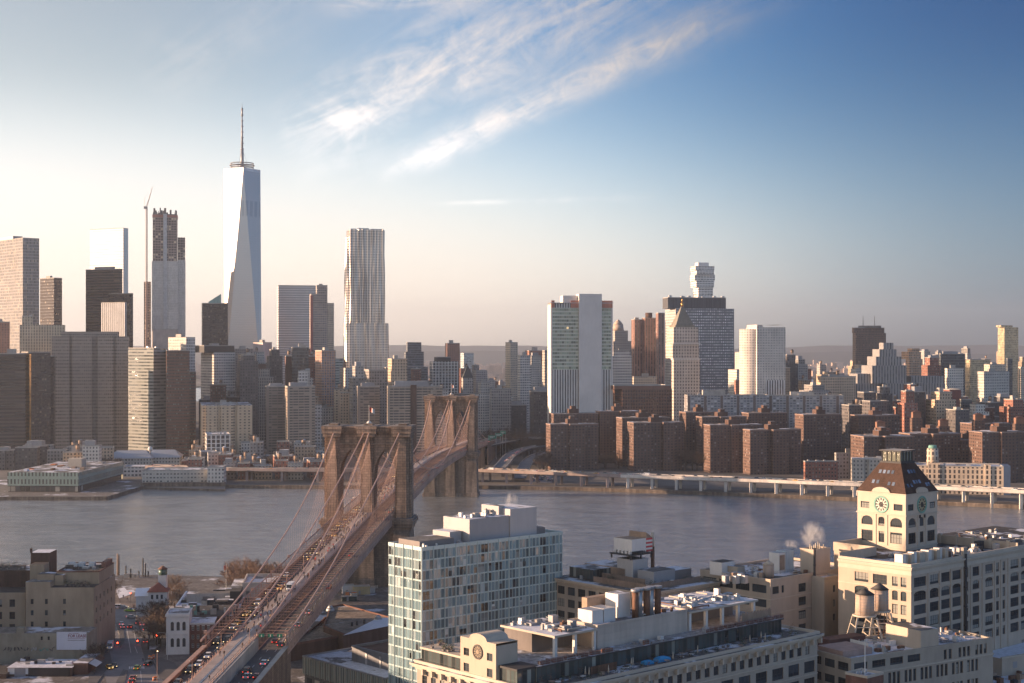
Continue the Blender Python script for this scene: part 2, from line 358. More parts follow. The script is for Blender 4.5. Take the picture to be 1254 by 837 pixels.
M['evergreen'] = plain('evergreen', (.045, .07, .03), .8, 0, .4, .5, 3)
M['rubber'] = plain('rubber', (.02, .02, .02), .8, 0, .2)
M['carglass'] = plain('carglass', (.02, .025, .03), .08, 0, .1, spec=.9)
M['red_brick_paint'] = plain('red_paint', (.45, .06, .04), .6, 0, .2)
M['orange'] = plain('orange', (.70, .20, .05), .7, 0, .2)
M['blue_tarp'] = plain('blue_tarp', (.03, .28, .55), .6, 0, .2)
M['yellow'] = plain('yellow', (.80, .48, .03), .4, 0, .1)
M['green_sign'] = plain('green_sign', (.01, .22, .12), .5, 0, .1)
M['snow'] = plain('snow', (.75, .77, .82), .8, 0, .12)
M['sand'] = roofmat('sand', (.25, .205, .165), .06, .05)
M['lot'] = roofmat('lot', (.13, .12, .115), .12, .05)
M['headlight'] = emit('headlight', (1, .68, .34), 1.1)
M['taillight'] = emit('taillight', (1, .06, .04), 1.3)
M['lampglow'] = emit('lampglow', (1, .62, .30), 4.0)
M['signal_red'] = emit('signal_red', (1, .05, .02), 7.0)
M['signal_green'] = emit('signal_green', (.1, 1, .55), 4.0)
# ------------------------------------------------------------------ setting
def struct(name, mb, mats, kind='structure'): o = mb.build(name, mats); o['kind'] = kind; return o
def watermat():
    m, t = newmat('water'); p = pos(t)
    a = t.noise(t.scale(p, (.5, 1.1, 1)), .55, 5, .6, .3); b = t.noise(t.scale(p, (.6, 1, 1)), .09, 5, .6, .8); c = t.noise(t.scale(p, (1, 1.6, 1)), .013, 4, .55, 1.2)
    h = t.m('ADD', t.m('MULTIPLY', a, .8), t.m('ADD', t.m('MULTIPLY', b, 1.6), t.m('MULTIPLY', c, .6)))
    bp = t.n('ShaderNodeBump'); bp.inputs['Distance'].default_value = 1.2; t.put(bp.inputs['Strength'], t.mr(c, .3, .7, .35, 1.0)); t.put(bp.inputs['Height'], h)
    out(t, princ(t, t.mix(t.mr(b, .3, .7), (.22, .255, .275), (.40, .43, .45)), t.mr(c, .3, .7, .10, .26), .42, 1.0, bp.outputs[0]).outputs[0]); return m
wb = MB(); wb.poly([(-9000, -60, 0), (9000, -60, 0), (9000, 9000, 0), (-9000, 9000, 0)]); struct('water', wb, watermat())
def land(name, pts, z0, z1, mats): b = MB(); b.prism(pts, z0, z1, 1, 0); return struct(name, b, mats)
shore = [atD(x, y) for x, y in [(-700, 1330), (-60, 1330), (60, 1330), (190, 1316), (275, 1299), (400, 1292), (520, 1292), (590, 1292), (700, 1277), (850, 1240), (1000, 1200), (1254, 1128), (1700, 1010)]]
M['seawall'] = masonry('seawall', (.25, .20, .16), (.18, .145, .115), 2.5, 1.0, (.1, .08, .07), .06, .3, .6)
def citymat():
    m, t = newmat('city_ground'); p = pos(t); n = t.noise(p, .02, 5, .6); k = t.mr(n, .35, .65)
    out(t, princ(t, t.mix(k, (.07, .068, .066), (.16, .15, .14)), .9).outputs[0]); return m
land('manhattan_ground', [tuple(p) for p in shore]+[(5200, 1500), (5200, 6200), (2500, 5600), (-300, 3600), (-1900, 2900), (-2600, 2500)], -3, 3, [citymat(), M['seawall']])
def njmat():
    m, t = newmat('far_shore_ground'); p = pos(t); k = t.mr(t.noise(p, .0021, 6, .6), .4, .6); k2 = t.wn(t.vm('FLOOR', t.scale(p, (.012, .012, 0))))[0]
    out(t, princ(t, t.mix(t.m('MULTIPLY', k, t.mr(k2, 0, 1, .2, 1)), (.05, .055, .05), (.26, .22, .19)), .95).outputs[0]); return m
land('far_shore_ground', [(-3800, 3600), (-1500, 4500), (800, 5900), (3500, 7400), (9000, 8400), (9000, 15800), (-9000, 15800), (-9000, 3600)], -3, 4, [njmat(), M['seawall']])
bk = [atD(-500, 700), atD(0, 772), atD(110, 775), atD(200, 778), atD(300, 770), atD(405, 752), atD(520, 742), atD(560, 722), atD(700, 700), atD(1254, 640), atD(2200, 560)]
land('brooklyn_ground', [tuple(p) for p in bk[::-1]][::-1]+[(900, -50), (-900, -50)], -3, 3, [M['lot'], M['seawall']])
# ridge of hills beyond the far shore
hb = MB(); n = 150; prev = None
for layer, (D, base, amp, sd) in enumerate(((11800, 100, 20, 3), (14600, 152, 30, 9))):
    rr = random.Random(sd); ph = [rr.uniform(0, 6.3) for _ in range(8)]
    fr_, mid, bk_ = [], [], []
    for i in range(n+1):
        X = -8200+16400*i/n
        h = base+amp*(.55*math.sin(X*.00062+ph[0])+.3*math.sin(X*.0016+ph[1])+.2*math.sin(X*.0041+ph[2])+.1*math.sin(X*.011+ph[3]))
        if layer == 1: h += 26*max(0, min(1, (X-1500)/2500))
        fr_.append((X, D-900, 3.5)); mid.append((X, D, h)); bk_.append((X, D+900, 3.5))
    A, B, C_ = hb.vs(fr_), hb.vs(mid), hb.vs(bk_)
    for i in range(n): hb.face((A[i], A[i+1], B[i+1], B[i]), 0, None, True); hb.face((B[i], B[i+1], C_[i+1], C_[i]), 0, None, True)
struct('hills', hb, [plain('hill_wood', (.045, .058, .066), .95, 0, .3, .002, .01)])
# the air
hz = MB(); hz.box(-8900, -55, -4, 8900, 15900, 560)
hm, t = newmat('haze_air'); pv = t.n('ShaderNodeVolumePrincipled'); pv.inputs['Color'].default_value = (.80, .88, 1.0, 1); pv.inputs['Density'].default_value = 5.4e-5; pv.inputs['Anisotropy'].default_value = .45
t.t.links.new(pv.outputs[0], t.n('ShaderNodeOutputMaterial').inputs['Volume'])
struct('haze', hz, [hm], 'stuff')
# ------------------------------------------------------------------ the suspension bridge
BP1 = Vector((-72.7, 748.0)); BT = Vector((.045, 1)).normalized(); BN = Vector((BT.y, -BT.x))
def bp(s, l, z=0): v = BP1+BT*s+BN*l; return Vector((v.x, v.y, z))
def sY(Y): return (Y-748)/BT.y
_dz = [(-700, 10), (-460, 19.5), (-290, 25.6), (0, 36.3), (243, 41.2), (486, 36.3), (760, 26.5), (1010, 15), (1300, 6), (1700, 6)]
def roadz(s):
    for i in range(len(_dz)-1):
        (a, za), (b, zb) = _dz[i], _dz[i+1]
        if a <= s <= b:
            m0 = (zb-_dz[max(i-1, 0)][1])/(b-_dz[max(i-1, 0)][0]); j = min(i+2, len(_dz)-1); m1 = (_dz[j][1]-za)/(_dz[j][0]-a)
            x = (s-a)/(b-a); h = b-a
            return (2*x**3-3*x*x+1)*za+(x**3-2*x*x+x)*h*m0+(-2*x**3+3*x*x)*zb+(x**3-x*x)*h*m1
    return _dz[0][1]
def cablez(s):
    if s < 0: return 83.2+.300*s+.000397*s*s if s > -284 else 30
    if s <= 486: return 44.6+(83.2-44.6)*((s-243)/243)**2
    q = -(s-486); return 83.2+.300*q+.000397*q*q
def cablel(s, kind, sg):
    d_ = abs(s) if s < 243 else abs(s-486); k = min(1, d_/150)
    k = 1-(1-k)**1.6
    return sg*(17.0+(13.0-17.0)*k) if kind else sg*(1.1+(3.6-1.1)*k)
bridge = thing('suspension_bridge', 'long stone and steel suspension bridge with web of cables crossing the river', 'bridge', (*BP1, 0))
GR = [M['granite'], M['granite_low'], M['concrete_dark']]
def tower(s0, idx):
    e = bpy.data.objects.new('bridge_tower', None); col.objects.link(e); e.parent = bridge; e.location = bp(s0, 0)-Vector((*BP1, 0))
    e['label'] = ['nearer granite bridge tower with two pointed arches', 'farther granite bridge tower on the opposite shore'][idx]
    def B(mb, l0, k0, z0, l1, k1, z1, m=0, mt=2, tp=0.0):
        q = [bp(s0+k, l) for l, k in ((l0, k0), (l1, k0), (l1, k1), (l0, k1))]; lm, km = (l0+l1)/2, (k0+k1)/2
        q2 = [bp(s0+(k-(tp if k > km else -tp)), l-(tp if l > lm else -tp)) for l, k in ((l0, k0), (l1, k0), (l1, k1), (l0, k1))]
        mb.prism([(p.x, p.y) for p in q], z0, z1, m, mt, False, [(p.x, p.y) for p in q2] if tp else None, u0=l0)
    # lower pier
    b = MB(); B(b, -21.6, -8.0, 0, 21.6, 8.0, 33.4, 1)
    b.build('pier', GR, e)
    for l in (-17.6, 0, 17.6):
        b = MB(); w_ = 4.6 if l else 4.0
        B(b, l-w_, -10.6, 3.5, l+w_, 10.6, 31.5, 1, 2, .5); B(b, l-w_-.3, -11.2, -1, l+w_+.3, 11.2, 3.5, 1)
        b.build('buttress', GR, e)
    b = MB(); B(b, -23.4, -9.6, -1.5, 23.4, 9.6, 2.6, 1); b.build('plinth', GR, e)
    for l in (-17.9, 17.9):
        b = MB()
        for k, (ex, z0, z1) in enumerate(((0.2, 31.5, 33), (1.0, 33, 34.6), (1.9, 34.6, 36.4), (1.0, 36.4, 37.4))): B(b, l-4.4-ex*.8, -9.4-ex, z0, l+4.4+ex*.8, 9.4+ex, z1, 0)
        b.build('corbel', GR, e)
    # three shafts
    for l in (-17.6, 0, 17.6):
        b = MB(); hw = 3.5 if l else 3.2
        B(b, l-hw, -6.6, 33.4, l+hw, 6.6, 80.2, 0, 2, .15)
        B(b, l-hw+.9, -9.4, 33.6, l+hw-.9, 9.4, 44, 0, 2, .15); B(b, l-hw+1.05, -8.8, 44, l+hw-1.05, 8.8, 78.4, 0, 2, .35)
        if l: 
            sg = 1 if l > 0 else -1; B(b, min(l+sg*hw, l+sg*(hw+1.1)), -4.4, 36, max(l+sg*hw, l+sg*(hw+1.1)), 4.4, 78.4, 0, 2, .1)
        b.build('shaft', GR, e)
    # spandrel walls over the two pointed arches
    for c_ in (-8.75, 8.75):
        b = MB(); hw = 5.45; zs, za, zt = 58.5, 71.6, 80.2; N = 16; curve = []
        for i in range(N+1):
            x = -hw+2*hw*i/N; rr = 2*hw*1.18; cx_ = rr-hw
            y = math.sqrt(max(0, rr*rr-(abs(x)+cx_)**2)); curve.append((x, zs+y*(za-zs)/math.sqrt(rr*rr-cx_**2)))
        for k0, dirn in ((-5.6, 1), (5.6, -1)):
            for i in range(N):
                (x0, z0), (x1, z1) = curve[i], curve[i+1]; q = [bp(s0+k0, c_+x0, z0), bp(s0+k0, c_+x1, z1), bp(s0+k0, c_+x1, zt), bp(s0+k0, c_+x0, zt)]
                uv = [(c_+x0, z0), (c_+x1, z1), (c_+x1, zt), (c_+x0, zt)]
                b.poly(q if dirn > 0 else q[::-1], 0, uv if dirn > 0 else uv[::-1])
                if dirn > 0: b.poly([bp(s0-5.6, c_+x0, z0), bp(s0+5.6, c_+x0, z0), bp(s0+5.6, c_+x1, z1), bp(s0-5.6, c_+x1, z1)], 0)
        # moulded arch ring standing a little proud
        for k0 in (-5.95, 5.6):
            for i in range(N):
                (x0, z0), (x1, z1) = curve[i], curve[i+1]; f1 = 1.13
                o = [(x0, z0), (x1, z1), (x1*f1, z1+.9), (x0*f1, z0+.9)]
                B8 = [bp(s0+k0, c_+x, z) for x, z in o]+[bp(s0+k0+.35, c_+x, z) for x, z in o]
                v = b.vs(B8)
                for f in ((0, 1, 2, 3), (7, 6, 5, 4), (0, 4, 5, 1), (3, 2, 6, 7)): b.face([v[j] for j in f], 0)
        b.build('arch_wall', GR, e)
    b = MB()
    B(b, -21.3, -6.9, 74.2, 21.3, 6.9, 74.9, 0); B(b, -21.5, -7.0, 80.2, 21.5, 7.0, 81.3, 0)
    B(b, -22.3, -7.9, 81.3, 22.3, 7.9, 82.6, 0); B(b, -22.9, -8.6, 82.6, 22.9, 8.6, 83.6, 0)
    for i in range(30):
        l = -21.8+i*43.6/29; B(b, l-.4, -8.1, 80.9, l+.4, 8.1, 81.8, 0)
    b.build('cornice', GR, e)
    for l in (-17.6, 0, 17.6):
        b = MB(); B(b, l-4.4, -9.9, 78.4, l+4.4, 9.9, 80.0, 0); B(b, l-4.9, -10.4, 80.0, l+4.9, 10.4, 82.2, 0); B(b, l-5.2, -10.8, 82.2, l+5.2, 10.8, 83.8, 0); B(b, l-2.2, -4, 83.8, l+2.2, 4, 84.8, 0)
        b.build('capital', GR, e)
    # saddle-house and flagpole
    c = bp(s0, 0); b = MB(); b.cyl(c.x, c.y, 84.8, 85.9, 1.4, .6, 10); b.cyl(c.x, c.y, 85.9, 93.5, .16, .08, 6); b.ball((c.x, c.y, 93.7), .25); b.build('flagpole', M['white'], e)
    fl = MB(); N = 8; top = []; bot = []
    for i in range(N+1):
        x = c.x+.1+3.4*i/N*.75; y = c.y+.5*math.sin(i*.9); top.append((x, y, 93.2-.18*i)); bot.append((x, y, 91.1-.22*i))
    A, Bq = fl.vs(bot), fl.vs(top)
    for i in range(N): fl.face((A[i], A[i+1], Bq[i+1], Bq[i]), 1 if i < 4 else 0)
    flag = bpy.data.objects['flagpole' if idx == 0 else e.children[-1].name]
    o = fl.build('flag', [M['white'], M['red_brick_paint']], flag); return e
def lastchild(e, nm): return [c for c in e.children if c.name.startswith(nm)][-1]
tw1 = tower(0, 0); tw2 = tower(486, 1)
# deck: two carriageways and a raised promenade
def strip(b, l0, l1, s0, s1, dz, step=12.0, mat=0, thick=0.0, zf=roadz):
    n_ = max(1, int(abs(s1-s0)/step)); prev = None
    for i in range(n_+1):
        s = s0+(s1-s0)*i/n_; z = zf(s)+dz; cur = [bp(s, l0, z), bp(s, l1, z)]
        if thick: cur += [bp(s, l1, z-thick), bp(s, l0, z-thick)]
        cur = b.vs(cur)
        if prev:
            uv = [(l0, s-step), (l1, s-step), (l1, s), (l0, s)]
            b.face((prev[0], prev[1], cur[1], cur[0]), mat, uv)
            if thick: b.face((prev[1], prev[2], cur[2], cur[1]), mat); b.face((prev[2], prev[3], cur[3], cur[2]), mat); b.face((prev[3], prev[0], cur[0], cur[3]), mat)
        prev = cur
SA, SB = sY(470), 770.0
for l0, l1 in ((-12.6, -4.2), (4.2, 12.6)):
    b = MB(); strip(b, l0, l1, -520, SB+420, 0, 10, 0, .8)
    o = b.build('roadway', M['asphalt2'] if l0 > 0 else M['asphalt'], bridge)
    b = MB()
    for lm in (l0+2.8, l0+5.6):
        s = -520
        while s < SB+300: strip(b, lm-.07, lm+.07, s, s+3.0, .012, 3); s += 10
    b.build('lane_marking', M['paint'], o, kind='stuff')
def promz(s): return roadz(s)+(4.3 if s > SA else 4.3-(SA-s)*0.0)
b = MB(); strip(b, -3.3, 3.3, -520, SB+60, 0, 10, 0, .35, promz)
pr = b.build('promenade', M['planks'], bridge)
b = MB(); strip(b, -.3, -.05, -520, 600, .012, 10, 0, 0, promz); b.build('centre_line', M['paint'], pr)
b = MB(); strip(b, -4.2, 4.2, SA, SB, -.9, 10, 0, 1.6); strip(b, -13.0, -4.2, SA, SB, -.9, 10, 0, .5); strip(b, 4.2, 13.0, SA, SB, -.9, 10, 0, .5)
i = 0; s = SA
while s < SB:
    p0, p1 = bp(s, -13.2, roadz(s)-1.0), bp(s, 13.2, roadz(s)-1.0); b.path([p0, p1], .45, 4); s += 4.6
b.build('floor_frame', M['bridge_dark'], bridge)
# stiffening trusses
def truss(l, z0, z1, s0, s1, name, pitch=4.6, big=.28):
    b = MB(); n_ = int((s1-s0)/pitch)
    pts = [s0+(s1-s0)*i/n_ for i in range(n_+1)]
    for zz, r_ in ((z0, big), (z1, big), ((z0*.45+z1*.55), big*.55)): b.path([bp(s, l, roadz(s)+zz) for s in pts], r_, 4)
    for i, s in enumerate(pts):
        b.path([bp(s, l, roadz(s)+z0), bp(s, l, roadz(s)+z1)], big*.38, 3)
        if i < n_ and big > .22: b.path([bp(s, l, roadz(s)+z0), bp(pts[i+1], l, roadz(pts[i+1])+z1)] if i % 2 else [bp(s, l, roadz(s)+z1), bp(pts[i+1], l, roadz(pts[i+1])+z0)], big*.28, 3)
    return b.build(name, M['bridge_steel'], bridge)
for l in (-13.0, 13.0):
    truss(l, -1.8, 5.2, SA, SB, 'outer_truss')
    b = MB(); strip(b, l-.05 if l > 0 else l-.12, l+.12 if l > 0 else l+.05, SA, SB, 1.3, 8, 0, 3.0); b.build('side_fascia', M['bridge_steel'], bridge)
    b = MB(); s = SA
    while s < 500:                                  # little posts on the top chord
        p = bp(s, l, roadz(s)+5.2); b.box(p.x-.45, p.y-.45, p.z, p.x+.45, p.y+.45, p.z+1.0); s += 34
    b.build('chord_post', M['bridge_steel'], bridge, kind='stuff')
for l in (-3.9, 3.9): truss(l, 0, 5.2, SA, SB, 'inner_truss', 4.6, .2)
# overhead struts across the carriageways, the nearest ones one by one
st = []; s = SA+1
while s < 486: st += [(s, -12.9, -4.0), (s, 4.0, 12.9)]; s += 4.6
st = [q for q in st if abs(q[0]) > 7]
for s, a, c in st[:100]:
    z = roadz(s)+5.15; b = MB(); b.path([bp(s, a, z), bp(s, c, z)], .085, 4); b.build('overhead_strut', M['bridge_steel'], bridge)
b = MB()
for s, a, c in st[100:]:
    z = roadz(s)+5.15; b.path([bp(s, a, z), bp(s, c, z)], .085, 4)
b.build('overhead_strut', M['bridge_steel'], bridge, kind='stuff')
# cables, suspenders and stays
for kind in (1, 0):
    for sg in (-1, 1):
        b = MB(); ss = [-284+i*6 for i in range(47)]+[-1.5, 0]+[i*6+1.5 for i in range(81)]+[486]+[490+i*6 for i in range(46)]
        b.path([bp(s, cablel(s, kind, sg), cablez(s)) for s in ss], .34, 6)
        cb = b.build('main_cable', M['cable'], bridge)
        b = MB()
        s = -210
        while s < 486+205:
            zt, zb = cablez(s), roadz(s)+(5.2)
            lb = sg*(13.0 if kind else 3.9)
            if zt > zb+.5 and abs(s) > 9 and abs(s-486) > 9: b.path([bp(s, cablel(s, kind, sg), zt), bp(s, lb, zb)], .018, 3)
            s += 4.6
        for T in (0, 486):
            for sd in (-1, 1):
                for k in range(2, 27, 2):
                    q = T+sd*4.6*k; b.path([bp(T+sd*3, cablel(T, kind, sg)*.985, 82.4-.22*k), bp(q, sg*(13.0 if kind else 3.9), roadz(q)+5.2)], .033, 3)
        b.build('suspender', M['cable'], cb, kind='stuff')
# near approach: masonry viaduct, parapets, ramp walls
M['viaduct'] = masonry('viaduct', (.34, .24, .18), (.27, .19, .145), 1.6, .7, (.18, .14, .11), .05, .25, .4)
def wallstrip(l0, l1, s0, s1, za, zb, name, mat, par=bridge, step=12, zf=roadz):
    b = MB(); n_ = max(1, int((s1-s0)/step)); prev = None
    for i in range(n_+1):
        s = s0+(s1-s0)*i/n_; A_ = za if za is None or not callable(za) else za(s); lo = 2.0 if za is None else zf(s)+A_; hi = zf(s)+zb
        cur = b.vs([bp(s, l0, lo), bp(s, l1, lo), bp(s, l1, hi), bp(s, l0, hi)])
        if prev:
            for j in range(4): k = (j+1) % 4; b.face((prev[j], prev[k], cur[k], cur[j]), 0)
        else: b.face(cur[::-1])
        prev = cur
    b.face(prev); return b.build(name, mat, par)
wallstrip(-13.6, -12.6, -520, SA, None, 1.2, 'approach_wall', M['viaduct'])
wallstrip(12.6, 13.6, -520, SA, None, 1.2, 'approach_wall', M['viaduct'])
wallstrip(-14.2, -13.6, -520, SA, -1.6, -.9, 'string_course', M['viaduct'])
wallstrip(-13.9, -12.3, -520, SA, 1.2, 1.5, 'coping', M['bridge_steel']); wallstrip(12.3, 13.9, -520, SA, 1.2, 1.5, 'coping', M['concrete'])
wallstrip(3.4, 4.2, -520, SA, -.3, 4.2, 'ramp_wall', M['concrete']); wallstrip(-4.2, -3.4, -520, SA, -.3, 4.2, 'ramp_wall', M['bridge_steel'])
for l in (-3.35, 3.35):
    b = MB(); s = -520; pts = []
    while s < SA+4: pts.append(s); s += 3
    for h in (.55, 1.25): b.path([bp(q, l, promz(q)+h) for q in pts], .09, 4)
    for q in pts: b.path([bp(q, l, promz(q)), bp(q, l, promz(q)+1.3)], .07, 4)
    b.build('promenade_railing', M['orange_rail'] if 'orange_rail' in M else M['bridge_steel'], bridge)
    b = MB(); s = SA+4; pts = []
    while s < 500: pts.append(s); s += 6
    b.path([bp(q, l, promz(q)+1.2) for q in pts], .10, 4); b.build('promenade_railing', M['bridge_steel'], bridge)
# anchorage block under the truss end and the pier columns of the landward span
b = MB()
q = [bp(s, l) for s, l in ((SA-40, -13.4), (SA-40, 13.4), (SA+6, 13.4), (SA+6, -13.4))]
b.prism([(p.x, p.y) for p in q], 2.5, 24.3, 0, 0); b.build('anchorage', M['viaduct'], bridge)
# sign gantry over the right carriageway with three green lane signs
g = bpy.data.objects.new('sign_gantry', None); col.objects.link(g); g.parent = bridge; g.location = bp(SA-.6, 8, roadz(SA))-Vector((*BP1, 0))
b = MB(); z = roadz(SA); b.path([bp(SA-.6, 3.9, z+4.9), bp(SA-.6, 13.1, z+4.9)], .22, 4); b.path([bp(SA-.6, 3.9, z), bp(SA-.6, 3.9, z+5.2)], .25, 4); b.path([bp(SA-.6, 13.1, z), bp(SA-.6, 13.1, z+5.4)], .3, 4); b.build('gantry_beam', M['bridge_steel'], g)
for l in (5.4, 8.3, 11.2):
    b = MB(); a, c = bp(SA-.95, l-.85, z+4.35), bp(SA-.85, l+.85, z+5.45); b.box(a.x, min(a.y, c.y), a.z, c.x, max(a.y, c.y)+.05, c.z); sg_ = b.build('lane_sign', M['green_sign'], g)
    b = MB(); p = bp(SA-1.05, l, z+4.5); b.path([(p.x, p.y, p.z), (p.x, p.y, p.z+.75)], .07, 4); b.path([(p.x-.22, p.y, p.z+.25), (p.x, p.y, p.z), (p.x+.22, p.y, p.z+.25)], .06, 4); b.build('arrow', M['white'], sg_)
# onward approach ramps on the far shore
b = MB(); q = [bp(s, l) for s, l in ((SB, -13), (SB, 13), (SB+6, 13), (SB+6, -13))]
wallstrip(-13.4, -12.7, SB, SB+420, None, 1.0, 'approach_wall', M['viaduct']); wallstrip(12.7, 13.4, SB, SB+420, None, 1.0, 'approach_wall', M['viaduct'])
for s in (540, 592, 644, 696, 748):
    for l in (-9, 9):
        b = MB(); p = bp(s, l); b.box(p.x-2.4, p.y-2.4, 2.5, p.x+2.4, p.y+2.4, roadz(s)-1.4); b.build('approach_pier', M['viaduct'], bridge)
for s in (-60, -110, -160, -210):
    pass
# ------------------------------------------------------------------ far-shore city
FOOT = []            # footprints already taken: (cx, cy, r)
NAMED = []           # (px, D, ytop, short name)
def note(fr, a, b): c = fr.p(a/2, b/2); FOOT.append((c[0], c[1], .5*math.hypot(a, b)*.86))
def frame_px(xl, xc, xr, D, th, dep=30.0):
    fr = Fr(atD(xc, D), th); a = fr.ta(xr) if xr-xc > .6 else dep; b = fr.tb(xl) if xc-xl > .6 else dep
    if not (2 < a < 400): a = dep
    if not (2 < b < 400): b = dep
    return fr, a, b
def roof_bits(e, fr, a0, b0, a1, b1, z, kind, rnd, mat=None):
    """what stands on a roof: bulkhead, tank, plant, parapet"""
    w, d_ = a1-a0, b1-b0; mat = mat or M['concrete']
    b = MB(); h = .9; tk = .5
    for q in ((a0, b0, a1, b0+tk), (a0, b1-tk, a1, b1), (a0, b0+tk, a0+tk, b1-tk), (a1-tk, b0+tk, a1, b1-tk)): b.obox(fr, q[0]-.12, q[1]-.12, z, q[2]+.12, q[3]+.12, z+h)
    b.build('parapet', mat, e)
    if 'b' in kind:
        x = a0+w*rnd.uniform(.2, .45); y = b0+d_*rnd.uniform(.3, .5); b = MB(); b.obox(fr, x, y, z, x+w*rnd.uniform(.22, .35), y+d_*.3, z+rnd.uniform(3, 6), 0, 1); b.build('bulkhead', [mat, M['roof']], e)
    if 'p' in kind:
        b = MB(); x = a0+w*rnd.uniform(.1, .2); b.obox(fr, x, b0+d_*.2, z, x+w*.6, b0+d_*.75, z+rnd.uniform(3.5, 6), 0, 1); b.build('plant_room', [M['steel_grey'], M['roof']], e)
    if 'u' in kind:
        for k in range(3):
            x = a0+w*rnd.uniform(.08, .8); y = b0+d_*rnd.uniform(.1, .6); b = MB(); b.obox(fr, x, y, z, x+rnd.uniform(1.5, 4), y+rnd.uniform(1.5, 3), z+rnd.uniform(1, 2.5)); b.build('cooling_unit', M['galv'], e)
    if 't' in kind:
        x, y = fr.p(a0+w*rnd.uniform(.3, .7), b0+d_*rnd.uniform(.2, .5)); b = MB()
        for q in ((-1, -1), (1, -1), (1, 1), (-1, 1)): b.path([(x+q[0], y+q[1], z), (x+q[0], y+q[1], z+3)], .18, 4)
        b.cyl(x, y, z+3, z+6.8, 2.0, 2.0, 10, 0); b.cyl(x, y, z+6.8, z+8.2, 2.2, 0, 10, 1); b.build('water_tank', [M['wood'], M['roof_dark']], e)
def bld(name, label, xl, xc, xr, yt, D, th, mat, roof='roof', kind='b', dep=30, z0=2.6, tiers=(), segs=None, group=None, cat='building', short=None, pm=None, ybot=None, mats=None):
    fr, a, b = frame_px(xl, xc, xr, D, th, dep); z1 = zy(yt, D); rnd = random.Random(int(xc*7+yt))
    e = thing(name, label, cat, (*fr.p(0, 0), z0), group); note(fr, a, b)
    mb = MB()
    if segs:
        pts = []
        for f0, f1, bf in segs: pts += [fr.p(a*f0, bf), fr.p(a*f1, bf)]
        pts += [fr.p(a, b), fr.p(0, b)]
        mb.prism(pts, z0, z1)
    else: mb.prism([fr.p(0, 0), fr.p(a, 0), fr.p(a, b), fr.p(0, b)], z0, z1)
    mb.build('wall', mats or [mat, M[roof]], e)
    zt = z1; A0, B0, A1, B1 = 0, 0, a, b
    for tr in tiers:                      # (px left, px right, front setback, back, y top[, material])
        a0, a1 = fr.ta(tr[0], tr[2]), fr.ta(tr[1], tr[2]); zz = zy(tr[4], D+tr[2]); mb = MB(); bb = tr[3] if tr[3] else b-2
        mb.prism([fr.p(a0, tr[2]), fr.p(a1, tr[2]), fr.p(a1, bb), fr.p(a0, bb)], zt, zz)
        mb.build('upper_storeys', [tr[5] if len(tr) > 5 else mat, M[roof]], e); zt = zz; A0, B0, A1, B1 = a0, tr[2], a1, bb
    if kind is not None and not segs: roof_bits(e, fr, A0, B0, A1, B1, zt, kind, rnd, pm)
    elif segs: roof_bits(e, fr, a*.3, b*.3, a*.75, b*.8, zt, kind or '', rnd, pm)
    NAMED.append(((xl+xr)/2, D, yt, short or label))
    return e, fr, a, b, z1
